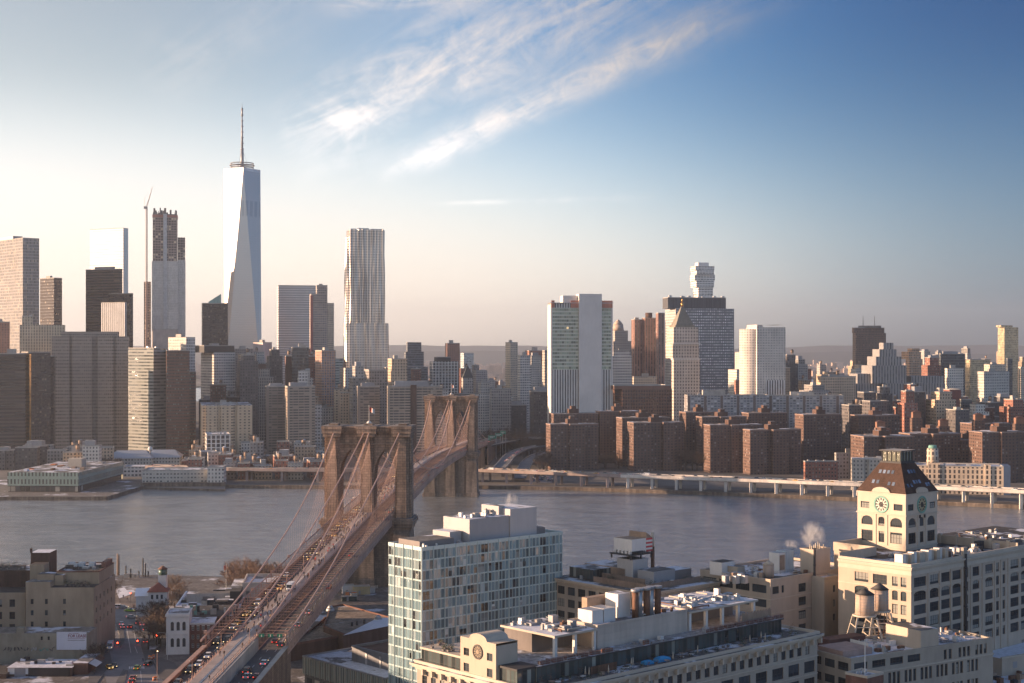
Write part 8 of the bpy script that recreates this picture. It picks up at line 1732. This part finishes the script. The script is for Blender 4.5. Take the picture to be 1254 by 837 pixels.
e = thing('roof_snow_strip', 'long snow covered roof beside the sandy roof, left of the glass tower', 'roof', (*G3(440, 775), 3)); P = [at(x, y, 11.6) for x, y in ((420, 778.5), (478, 766.5), (478, 756.5), (462, 757.5))]; mb = MB(); mb.prism([(p.x, p.y) for p in P], 3, 11.62, 0, 1); mb.build('roof', [M['brick_dark'], M['snow']], e)
for x, y in ((431, 767), (437, 766), (446, 764)): p = at(x, y, 11.6); mb = MB(); mb.cyl(p.x, p.y, 11.6, 13.2, .5, .45, 8); mb.build('vent_pipe', M['dark'], e)
for x, y in ((463, 760), (404.5, 748)): p = at(x, y, 11.2); en = thing('roof_ventilator', 'squat pale domed ventilator on the %s roof' % ('snowy' if x > 450 else 'sandy'), 'ventilator', (p.x, p.y, 11)); mb = MB(); mb.cyl(p.x, p.y, 11, 12.2, 1.9, 1.6, 10); mb.build('base', M['galv'], en); mb = MB(); mb.cyl(p.x, p.y, 12.2, 13.4, 1.5, .7, 10); mb.build('hood', M['galv'], en)
def bx(label, x, y, w_, d_, h, mat, nm='container', cat='container', yaw=12, z=3.0):
    X, Y = G3(x, y, z); fr = Fr((X, Y), yaw); e = thing(nm, label, cat, (X, Y, z)); mb = MB(); mb.obox(fr, 0, 0, z, w_, d_, z+h); mb.build('body', mat, e); mb = MB(); mb.obox(fr, -.1, -.1, z+h, w_+.1, d_+.1, z+h+.15); mb.build('roof', M['galv'], e)
    mb = MB(); mb.obox(fr, w_*.3, -.06, z+.1, w_*.3+1, -.01, z+2); mb.build('door', M['steel_grey'], e); return e
bx('tan site cabin with a blue panel at the foot of the near bridge tower', 433, 729, 8, 5, 4, plain('cabin_tan', (.50, .38, .20), .8), 'site_cabin', 'cabin'); bx('white site cabin left of the tan one', 419.5, 728, 5.5, 4, 4.2, M['white'], 'site_cabin', 'cabin'); bx('orange container between the site cabins', 424, 730, 5, 2.5, 1.8, M['orange']); bx('dark green skip in front of the site cabins', 419, 737, 7, 3, 2.2, plain('skip_dark', (.03, .05, .045), .8), 'skip'); bx('pale tan tank box beside the dark skip', 430, 736, 3, 3, 3, M['trim']); bx('grey box unit right of the tan site cabin', 447, 727, 5, 3, 2.4, M['galv'])
fence_e = thing('fence', 'low pale construction fence across the lot below the near bridge tower', 'fence', (*G3(440, 723), 3)); X0, Y0 = G3(420, 731); mb = MB(); q = G3(462, 722.5)
for k in range(22): f = k/22; g_ = (k+.8)/22; mb.box(X0+(q[0]-X0)*f, Y0+(q[1]-Y0)*f+6, 3, X0+(q[0]-X0)*g_, Y0+(q[1]-Y0)*f+6.1, 4.5)
mb.build('panels', M['trim'], fence_e)
for k in range(9): 
    x, y = G3(rk.uniform(438, 476), rk.uniform(722, 735)); bx('small orange and rust machine on the construction lot, one of a scattered few', 0, 0, 1, 1, 1, M['orange']) if False else None
# ------------------------------------------------------------------ vehicles
def carpaint(name, c, metal=.3): return plain('paint_'+name, c, .28, metal, .05, .3, 2, spec=.7)
PAINT = {'white': carpaint('white', (.72, .72, .72), 0), 'silver': carpaint('silver', (.48, .49, .50), .5), 'black': carpaint('black', (.02, .02, .022), .1), 'grey': carpaint('grey', (.14, .145, .15), .4), 'red': carpaint('red', (.25, .03, .025), .2), 'taxi': carpaint('taxi', (.85, .45, .02), 0), 'blue': carpaint('blue', (.05, .10, .20), .3), 'green': carpaint('green', (.35, .60, .05), 0)}
def car_proto(kind, colr):
    L, W, H = {'car': (4.6, .92, 1.45), 'suv': (4.8, .98, 1.8), 'van': (6.2, 1.05, 2.6), 'taxi': (4.7, .93, 1.5)}[kind]
    e = thing({'suv': 'suv', 'van': 'van', 'taxi': 'taxi', 'car': 'car'}[kind], 'x', {'suv': 'car', 'van': 'van', 'taxi': 'taxi', 'car': 'car'}[kind], (0, 0, 0)); P = PAINT[colr]; h2 = L/2; zb = .28; mb = MB()
    if kind == 'van': prof = [(-h2, zb), (h2, zb), (h2, .95), (h2-.25, 1.15), (h2-1.15, 2.35), (h2-1.4, H), (-h2, H)]
    else: bl = .92 if kind != 'suv' else 1.05; prof = [(-h2, zb+.1), (-h2+.15, zb), (h2-.15, zb), (h2, zb+.15), (h2-.05, bl-.22), (h2-.95, bl), (-h2+.7, bl+.03), (-h2+.05, bl-.05)]
    mb.loft(prof, W); mb.build('body', P, e)
    if kind != 'van':
        x0, x1, x2, x3 = (-h2+.55, -h2+1.15, h2-2.05, h2-1.25) if kind != 'suv' else (-h2+.1, -h2+.45, h2-1.9, h2-1.2); g_ = MB(); zc = bl+.01; wi = W-.22
        v = g_.vs([(x0, -W+.04, zc), (x3, -W+.04, zc), (x2, -wi, H-.06), (x1, -wi, H-.06), (x0, W-.04, zc), (x3, W-.04, zc), (x2, wi, H-.06), (x1, wi, H-.06)])
        for f in ((0, 1, 2, 3), (5, 4, 7, 6), (1, 5, 6, 2), (4, 0, 3, 7)): g_.face([v[i] for i in f])
        g_.build('windows_glass' if False else 'glasshouse', M['carglass'], e); r_ = MB(); r_.box(x1-.05, -wi-.01, H-.06, x2+.05, wi+.01, H); r_.build('roof_panel', P, e)
        for sy in (-1, 1): p = MB(); p.box((x1+x2)/2-.05, sy*(W-.1)-.06, zc-.02, (x1+x2)/2+.05, sy*(W-.1)+.03, H-.1); p.build('pillar', P, e)
    else: g_ = MB(); g_.box(h2-2.1, -W-.01, 1.35, h2-1.2, W+.01, 2.0); g_.poly([(h2-.30, -W+.12, 1.22), (h2-.30, W-.12, 1.22), (h2-1.08, W-.12, 2.30), (h2-1.08, -W+.12, 2.30)]); g_.build('glasshouse', M['carglass'], e)
    if kind == 'taxi': s = MB(); s.box(-.2, -.35, H, .1, .35, H+.2); s.build('roof_sign', M['white'], e)
    for sx in (-1, 1):
        for sy in (-1, 1):
            wv = MB(); n = 12; r_ = .34; cx_ = sx*(h2-.85); A = wv.vs([(cx_+r_*math.cos(6.283*i/n), sy*(W-.17), r_+r_*math.sin(6.283*i/n)) for i in range(n)]); B_ = wv.vs([(cx_+r_*math.cos(6.283*i/n), sy*(W+.01), r_+r_*math.sin(6.283*i/n)) for i in range(n)])
            for i in range(n): j = (i+1) % n; wv.face((A[i], A[j], B_[j], B_[i]))
            wv.face(A); wv.face(B_[::-1]); o = wv.build('wheel', M['rubber'], e); hb2 = MB(); C_ = hb2.vs([(cx_+.19*math.cos(6.283*i/8), sy*(W+.02), r_+.19*math.sin(6.283*i/8)) for i in range(8)]); hb2.face(C_); hb2.build('rim', M['galv'], o)
    for sy in (-1, 1):
        a = MB(); z = .68 if kind != 'van' else .9; a.box(h2-.06, sy*(W-.25)-.16, z-.08, h2+.02, sy*(W-.25)+.16, z+.08); a.build('headlight', M['headlight'], e); a = MB(); a.box(-h2-.02, sy*(W-.2)-.13, z, -h2+.05, sy*(W-.2)+.13, z+.14); a.build('taillight', M['taillight'], e)
    return e
PROTO = {}; CL = {'white': 'white', 'silver': 'silver', 'black': 'black', 'grey': 'dark grey', 'red': 'dark red', 'taxi': 'yellow', 'blue': 'dark blue', 'green': 'bright green'}
def put_car(kind, colr, x, y, z, yaw, label, group, pitch=0.0):
    k = (kind, colr)
    if k not in PROTO: o = PROTO[k] = car_proto(kind, colr)
    else: o = copy_tree(PROTO[k])
    o.location = (x, y, z); o.rotation_euler = (0, -pitch, yaw); o['label'] = label; o['group'] = group; return o
crn = random.Random(17); BYAW = math.atan2(BT.y, BT.x)
def on_bridge(s, l, dirn, kind, colr, label, group):
    p = bp(s, l, roadz(s)+.02); sl = math.atan((roadz(s+2)-roadz(s-2))/4); put_car(kind, colr, p.x, p.y, p.z, BYAW if dirn > 0 else BYAW+math.pi, label, group, sl*dirn)
def sl_of(px, py, l_, dz=0.0):               # bridge position seen at a photo point on lane l_
    best = None
    for i in range(-500, 480, 2):
        p = bp(i, l_, 0); q = HX+F*p.x/p.y; r_ = HY+(CAM-roadz(i)-dz)*F/p.y; d_ = (q-px)**2+(r_-py)**2
        if best is None or d_ < best[0]: best = (d_, i)
    return best[1]
# right carriageway, heading away
for (px, py, l, kind, colr, lab) in ((316.5, 809, 9.9, 'car', 'white', 'white car alone in the right lane, ahead of the dark red one'), (297.5, 818, 6.8, 'suv', 'black', 'black suv on the open right carriageway behind the white car'), (300, 828, 8.2, 'car', 'silver', 'silver car side by side with a dark red car at the bottom edge'), (312.5, 828, 11.2, 'car', 'red', 'dark red car side by side with the silver car'), (336, 784, 10.2, 'car', 'grey', 'grey car just in front of the green sign gantry'), (329, 780, 7.6, 'car', 'red', 'red car driving under the green sign gantry'), (357, 759, 10.5, 'car', 'silver', 'dim silver car under the struts above the sign gantry'), (370, 746, 10.2, 'car', 'white', 'white car alone halfway along the right carriageway'), (396, 715, 10, 'suv', 'red', 'rust coloured suv farther up the right carriageway'), (425, 677, 8, 'car', 'red', 'small red car with lit brake lights near the near tower')):
    on_bridge(sl_of(px, py, l), l, 1, kind, colr, lab, 'cars heading over the bridge')
for k in range(9): s = 20+k*46+crn.uniform(-12, 12); on_bridge(s, crn.choice([5.8, 8.4, 11]), 1, 'car', crn.choice(['white', 'silver', 'black', 'red']), 'small car on the right carriageway beyond the near bridge tower', 'cars beyond the near tower, right side')
# left carriageway, coming towards us
near = ((263, 789, -6.4, 'taxi', 'taxi', 'yellow taxi coming off the bridge where the struts end'), (271, 793, -8.5, 'car', 'grey', 'dark grey car behind the yellow taxi'), (250, 800, -9.6, 'car', 'white', 'white car coming off the bridge, left lane, below the taxi'), (262, 801, -6.6, 'suv', 'black', 'black suv beside the white car coming off the bridge'), (240, 810, -9.8, 'car', 'white', 'white car nearest the pale kerb of the left ramp'), (227, 819, -10.5, 'suv', 'black', 'black van like suv with lit headlights, left lane'), (241.5, 819.5, -7, 'car', 'silver', 'silver car right of the black suv'), (213, 834, -10.4, 'car', 'grey', 'grey car at the bottom edge, left lane'), (222, 836, -7.2, 'car', 'silver', 'silver car at the bottom edge, inner lane'))
for (px, py, l, kind, colr, lab) in near: on_bridge(sl_of(px, py, l), l, -1, kind, colr, lab, 'cars coming off the bridge')
s = SA+8; n = 0; pal = ['white', 'black', 'grey', 'silver', 'taxi', 'black', 'grey', 'white', 'blue', 'taxi']
while s < 30:
    for l in (-11.2, -8.4, -5.7):
        if crn.random() < .5:
            c_ = crn.choice(pal); kd = 'taxi' if c_ == 'taxi' else crn.choice(['car', 'car', 'suv']); ln = {-11.2: 'outer', -8.4: 'middle', -5.7: 'inner'}[l]; n += 1
            on_bridge(s+crn.uniform(-3, 3), l, -1, kd, c_, f'{CL[c_]} {kd if kd != "taxi" else "taxi cab"} in the {ln} lane of the jam under the left struts', 'cars queueing in the left carriageway jam')
    s += crn.uniform(7.5, 12)
s = 40
while s < 470:
    for l in (-11.2, -8.4, -5.7):
        if crn.random() < .4: c_ = crn.choice(pal); on_bridge(s, l, -1, 'taxi' if c_ == 'taxi' else 'car', c_, f'{CL[c_]} car of the left carriageway jam beyond the near tower', 'cars queueing beyond the near tower')
    s += 15
on_bridge(sl_of(352, 719, 0, 4.3), -.2, -1, 'van', 'white', 'white service truck driving among walkers on the promenade', 'x'); o = [x for x in sc.objects if x.get('label', '').startswith('white service')][0]; o.location.z += 4.35; del o['group']
# street bottom left
def street(px, py, yaw, kind, colr, lab, group='cars in the street left of the bridge', z=3.03): x, y = G3(px, py, z); put_car(kind, colr, x, y, z, R(yaw), lab, group)
for q in ((159.5, 769, 95, 'car', 'red', 'white and red car with glowing brake lights in the middle of the street'), (161, 757, 15, 'car', 'silver', 'silver car turning at the top of the street'), (168, 764, 110, 'suv', 'grey', 'grey suv parked first in the row under the street trees'), (174, 766, 105, 'car', 'white', 'white car parked second in the row under the street trees'), (178, 772, 100, 'car', 'silver', 'silver car parked third in the row under the street trees'), (179, 787, 95, 'car', 'red', 'dark car with red lights beside the tree strip'), (135, 794, -80, 'van', 'white', 'white van parked by the kerb of the shop pavement'), (134, 819, -60, 'taxi', 'taxi', 'cab with lit headlights at the lower left lane'), (140, 817, -70, 'car', 'black', 'black car next to the cab with lit headlights'), (168, 819.5, 92, 'taxi', 'green', 'bright green cab at the crossing'), (163, 832, 92, 'car', 'red', 'red lit car at the bottom of the street'), (161.5, 836.5, 92, 'car', 'red', 'second red lit car at the very bottom edge'), (182, 815, 80, 'suv', 'black', 'black suv waiting beside the orange barrels'), (149, 765.5, 100, 'car', 'white', 'white car parked on the traffic island, upper'), (150.5, 769, 100, 'car', 'silver', 'silver car parked on the traffic island, lower'), (146, 745, 5, 'suv', 'white', 'white suv on the plaza road, left of the green cab'), (159, 749, -10, 'taxi', 'green', 'bright green cab on the plaza road'), (151, 745, 5, 'car', 'silver', 'silver car touching the white suv on the plaza road'), (196, 756, 10, 'car', 'silver', 'silver car half hidden behind the street trees')): street(*q)
# signals, lamps, barrels
def lamp(label, x, y, z, h, colm, yaw=0.0, group=None, arm=1.6, nm='street_lamp', cat='lamp', glow=None):
    e = thing(nm, label, cat, (x, y, z), group); mb = MB(); mb.path([(x, y, z), (x, y, z+h)], .11, 6, 0, .07); mb.build('pole', colm, e); mb = MB(); ax = Vector((math.cos(yaw), math.sin(yaw))); mb.path([(x, y, z+h), (x+ax.x*arm*.5, y+ax.y*arm*.5, z+h+.3), (x+ax.x*arm, y+ax.y*arm, z+h+.2)], .06, 5); mb.build('arm', colm, e); mb = MB(); mb.ball((x+ax.x*arm, y+ax.y*arm, z+h+.1), .22, 8, 6, 0, .6); mb.build('lamp_head', glow or M['steel_grey'], e); return e
for (px, py, m_, lab) in ((192, 795, 'signal_red', 'traffic light showing red beside the town house'), (160, 741, 'signal_red', 'red traffic light at the far end of the street'), (176.5, 740, 'signal_red', 'red traffic light in front of the boathouse'), (144, 792, 'signal_red', 'small red warning light standing in the road, left'), (168.5, 789.5, 'signal_red', 'small red warning light standing in the road, right')):
    x, y = G3(px, py); h = 5.0 if py < 745 or px > 190 else 1.0; e = thing('traffic_light', lab, 'traffic light', (x, y, 3)); mb = MB(); mb.path([(x, y, 3), (x, y, 3+h)], .08, 5); mb.build('pole', M['dark'], e); mb = MB(); mb.box(x-.2, y-.1, 3+h-.2, x+.2, y+.2, 3+h+.8); mb.build('housing', M['dark'], e); mb = MB(); mb.ball((x, y-.18, 3+h+.5), .26, 8, 6); mb.build('lit_lens', M[m_], e)
x, y = G3(205, 808); lamp('tall grey street lamp curving over the street beside the town house', x, y, 3, 10, M['galv'], R(170), arm=3.5)
x, y = G3(192.5, 836); lamp('brown lamp post with a warm light beside the ramp wall', x, y, 3, 11, M['bridge_steel'], R(90), glow=M['lampglow'], arm=.4)
for k, (px, py) in enumerate(((183, 807), (185.5, 807.5), (188, 806), (191, 833), (188.5, 833.5))):
    x, y = G3(px, py); e = thing('traffic_barrel', 'orange traffic barrel in the work zone at the foot of the ramp wall', 'barrel', (x, y, 3), 'orange barrels by the ramp wall'); mb = MB(); mb.cyl(x, y, 3, 4.3, .55, .4, 10); mb.build('drum', M['orange'], e); mb = MB(); mb.cyl(x, y, 3.5, 3.75, .53, .5, 10); mb.build('stripe', M['white'], e)
for k, s in enumerate(range(-500, 480, 34)):
    if abs(s) < 8 or abs(s-486) < 8: continue
    for l in (-3.5, 3.5):
        p = bp(s+(8 if l > 0 else 0), l, promz(s)); lamp('slim promenade lamp post rising between the two carriageways', p.x, p.y, p.z-.2, 5.2, M['bridge_steel'], BYAW+(math.pi/2 if l < 0 else -math.pi/2), 'promenade lamp posts', .7)
# viaduct and ramps traffic
def along(P, f):
    tot = sum((P[i+1]-P[i]).length for i in range(len(P)-1)); q = f*tot
    for i in range(len(P)-1):
        L = (P[i+1]-P[i]).length
        if q <= L: d_ = (P[i+1]-P[i])/L; return P[i]+d_*q, d_
        q -= L
    return P[-1], (P[-1]-P[-2]).normalized()
for P, z, wid, n, g_ in ((PR, 13.8, 17, 62, 'cars on the riverside highway right of the bridge'), (PL, 13.8, 15, 18, 'cars on the riverside highway left of the bridge')):
    for k in range(n):
        p, d_ = along(P, (k+crn.uniform(.1, .9))/n); nn = Vector((-d_.y, d_.x)); ln = crn.choice([2.6, 5.6, 11, 14]) if wid > 16 else crn.choice([2.6, 5, 10]); p = p+nn*ln; c_ = crn.choice(['white', 'white', 'silver', 'black', 'grey', 'taxi', 'blue', 'silver']); kd = 'taxi' if c_ == 'taxi' else crn.choice(['car', 'suv', 'car', 'van' if c_ == 'white' else 'car'])
        put_car(kd, c_, p.x, p.y, z+.02, math.atan2(d_.y, d_.x)+(math.pi if ln < 8 else 0), f'{CL[c_]} {kd if kd != "taxi" else "cab"} on the elevated highway {"right" if "right" in g_ else "left"} of the bridge', g_)
for k in range(26):
    px, D = crn.uniform(652, 675), crn.uniform(1325, 1435); q = atD(px, D); c_ = crn.choice(['white', 'silver', 'black', 'grey', 'blue']); put_car('car', c_, q.x, q.y, 3.04, R(crn.choice([0, 180])+4), f'{CL[c_]} car in the parking ground beside the curved ramps', 'cars parked beside the ramps')
for k in range(16):
    f = crn.random(); px = 618+f*22; D = 1400+f*160; q = atD(px, D); c_ = crn.choice(['white', 'black', 'silver']); put_car('car', c_, q.x, q.y, 15.2+f*1.6, R(75), f'{CL[c_]} car climbing the left curved ramp', 'cars on the curved ramps')
for s in range(500, 880, 9):
    for l in (-9, 9):
        if crn.random() < .6: c_ = crn.choice(['white', 'red', 'silver', 'black']); on_bridge(s, l+crn.uniform(-2, 2), 1 if l > 0 else -1, 'car', c_, f'{CL[c_]} car on the bridge approach beyond the far tower', 'cars beyond the far bridge tower')
# green overhead signs where the bridge lands
for k, (px, w_) in enumerate(((590, 7), (597, 7), (603, 9), (611, 8), (616, 6))):
    D = 1560+k*22; q = atD(px, D); z = 22+k*1.2; e = thing('overhead_sign', ['green overhead sign, leftmost of the row where the bridge lands', 'second green overhead sign from the left beyond the far tower', 'wide green overhead sign in the middle of the row', 'green overhead sign fourth from the left', 'green overhead sign at the right end of the row'][k], 'sign', (q.x, q.y, 3)); mb = MB(); mb.box(q.x-w_/2, q.y-.2, z+1, q.x+w_/2, q.y, z+4.4); mb.build('panel', M['green_sign'], e)
    for sx in (-1, 1): mb = MB(); mb.path([(q.x+sx*w_*.5, q.y+.3, 3), (q.x+sx*w_*.5, q.y+.3, z+5)], .3, 4); mb.build('post', M['galv'], e)
    mb = MB(); mb.box(q.x-w_*.35, q.y-.26, z+2.8, q.x+w_*.3, q.y-.21, z+3.4); mb.box(q.x-w_*.35, q.y-.26, z+1.7, q.x+w_*.1, q.y-.21, z+2.2); mb.build('legend', M['white'], e)
# ------------------------------------------------------------------ walkers
def person_proto(seed, stride):
    rr = random.Random(seed); V = []; E = []; Rd = []
    def add(p, r, par=None): V.append(p); Rd.append(r); (E.append((par, len(V)-1)) if par is not None else None); return len(V)-1
    hip = add((0, 0, .95), .15); sp = add((.01, 0, 1.15), .145, hip); ch = add((.02, 0, 1.36), .165, sp); nk = add((.03, 0, 1.50), .065, ch); h1 = add((.045, 0, 1.60), .095, nk); h2 = add((.04, 0, 1.70), .085, h1)
    for sy in (-1, 1):
        st = stride*sy; hj = add((0, sy*.10, .90), .105, hip); kn = add((.12*st+.05, sy*.11, .50), .075, hj); an = add((.28*st-.04, sy*.11, .09), .05, kn); add((.28*st+.13, sy*.12, .045), .04, an)
        sh = add((.02, sy*.20, 1.40), .075, ch); el = add((-.10*st, sy*.25, 1.12), .055, sh); wr = add((.06-.16*st, sy*.24, .88), .040, el); hd = add((.09-.17*st, sy*.235, .79), .035, wr)
    me = bpy.data.meshes.new('person'); me.from_pydata(V, E, []); o = bpy.data.objects.new('person', me); col.objects.link(o); md = o.modifiers.new('skin', 'SKIN'); me.skin_vertices[0].data[0].use_root = True
    for i, r in enumerate(Rd): me.skin_vertices[0].data[i].radius = (r, r)
    o.modifiers.new('s', 'SUBSURF').levels = 1; dg = bpy.context.evaluated_depsgraph_get(); nm = bpy.data.meshes.new_from_object(o.evaluated_get(dg)); bpy.data.objects.remove(o); return nm
skin_m = plain('skin', (.45, .28, .20), .6, 0, .1); shoe = M['rubber']; hair = plain('hair', (.04, .025, .018), .7, 0, .1)
POSES = [person_proto(1, 1.0), person_proto(2, -.8), person_proto(3, .25)]
COATS = {'black': (.012, .012, .014), 'navy': (.02, .03, .07), 'grey': (.12, .12, .125), 'red': (.42, .03, .03), 'tan': (.33, .24, .15), 'white': (.6, .6, .6), 'brown': (.10, .055, .035), 'blue': (.05, .14, .32), 'pink': (.5, .16, .22)}
cm_ = {k: plain('coat_'+k, v, .85, 0, .1) for k, v in COATS.items()}; jeans = [plain('trousers_dark', (.02, .022, .03), .9), plain('trousers_blue', (.04, .06, .11), .9)]
_pm = {}
def person(x, y, z, yaw, coat, label, group, k=None):
    k = random.Random(int(x*91+y*37)).randrange(3) if k is None else k; key = (k, coat)
    if key not in _pm:
        me = POSES[k].copy(); me.materials.clear(); [me.materials.append(m_) for m_ in (skin_m, cm_[coat], jeans[len(_pm) % 2], hair, shoe)]
        for p in me.polygons:
            c = p.center; p.use_smooth = True
            p.material_index = 4 if c.z < .09 else 2 if c.z < .86 and abs(c.y) < .19 else (3 if c.z > 1.64 or (c.z > 1.53 and c.x < .02) else (0 if c.z > 1.47 or c.z < .84 else 1))
        _pm[key] = me
    o = bpy.data.objects.new('person', _pm[key]); col.objects.link(o); o.location = (x, y, z); o.rotation_euler = (0, 0, yaw); s_ = random.Random(int(x*13+y*71)).uniform(.94, 1.06); o.scale = (s_, s_, s_); return tag(o, label, 'person', group)
prn = random.Random(5); n = 0; s = -392
while s < 470 and n < 265:
    dens = .9 if s < SA else (1.5 if s < -20 else 2.4)
    for _ in range(prn.choice([0, 1, 2, 3]) if dens > 1 else prn.choice([0, 0, 1, 2])):
        l = prn.uniform(-2.7, 2.7); c_ = prn.choice(['black', 'black', 'black', 'navy', 'grey', 'brown', 'black', 'red', 'tan', 'grey', 'navy']); p = bp(s+prn.uniform(-1, 1), l, promz(s)+.0); seg = 'the open ramp part of the promenade' if s < SA else ('the promenade between the strut rows' if s < -10 else 'the promenade beyond the near tower')
        if abs(s) < 12: continue
        person(p.x, p.y, p.z, BYAW+prn.choice([0, math.pi])+prn.uniform(-.3, .3), c_, f'person in a {c_} winter coat walking along {seg}', 'walkers on the bridge promenade'); n += 1
    s += prn.uniform(2.5, 5.0)/dens*1.3
for px, py in ((175, 811), (188, 813), (164, 745), (168, 746), (171, 748), (175, 742), (167, 750), (131, 741), (128, 743), (138, 743), (116, 826), (118, 818), (186, 800), (190, 801), (151, 733), (156, 735), (160, 732), (147, 738)):
    x, y = G3(px, py, 3.05); c_ = prn.choice(['black', 'grey', 'navy', 'brown']); person(x, y, 3.02 if py < 815 or px > 120 else 3.17, prn.uniform(0, 6.3), c_, f'person in a {c_} coat in the street or plaza left of the bridge', 'people in the street left of the bridge')
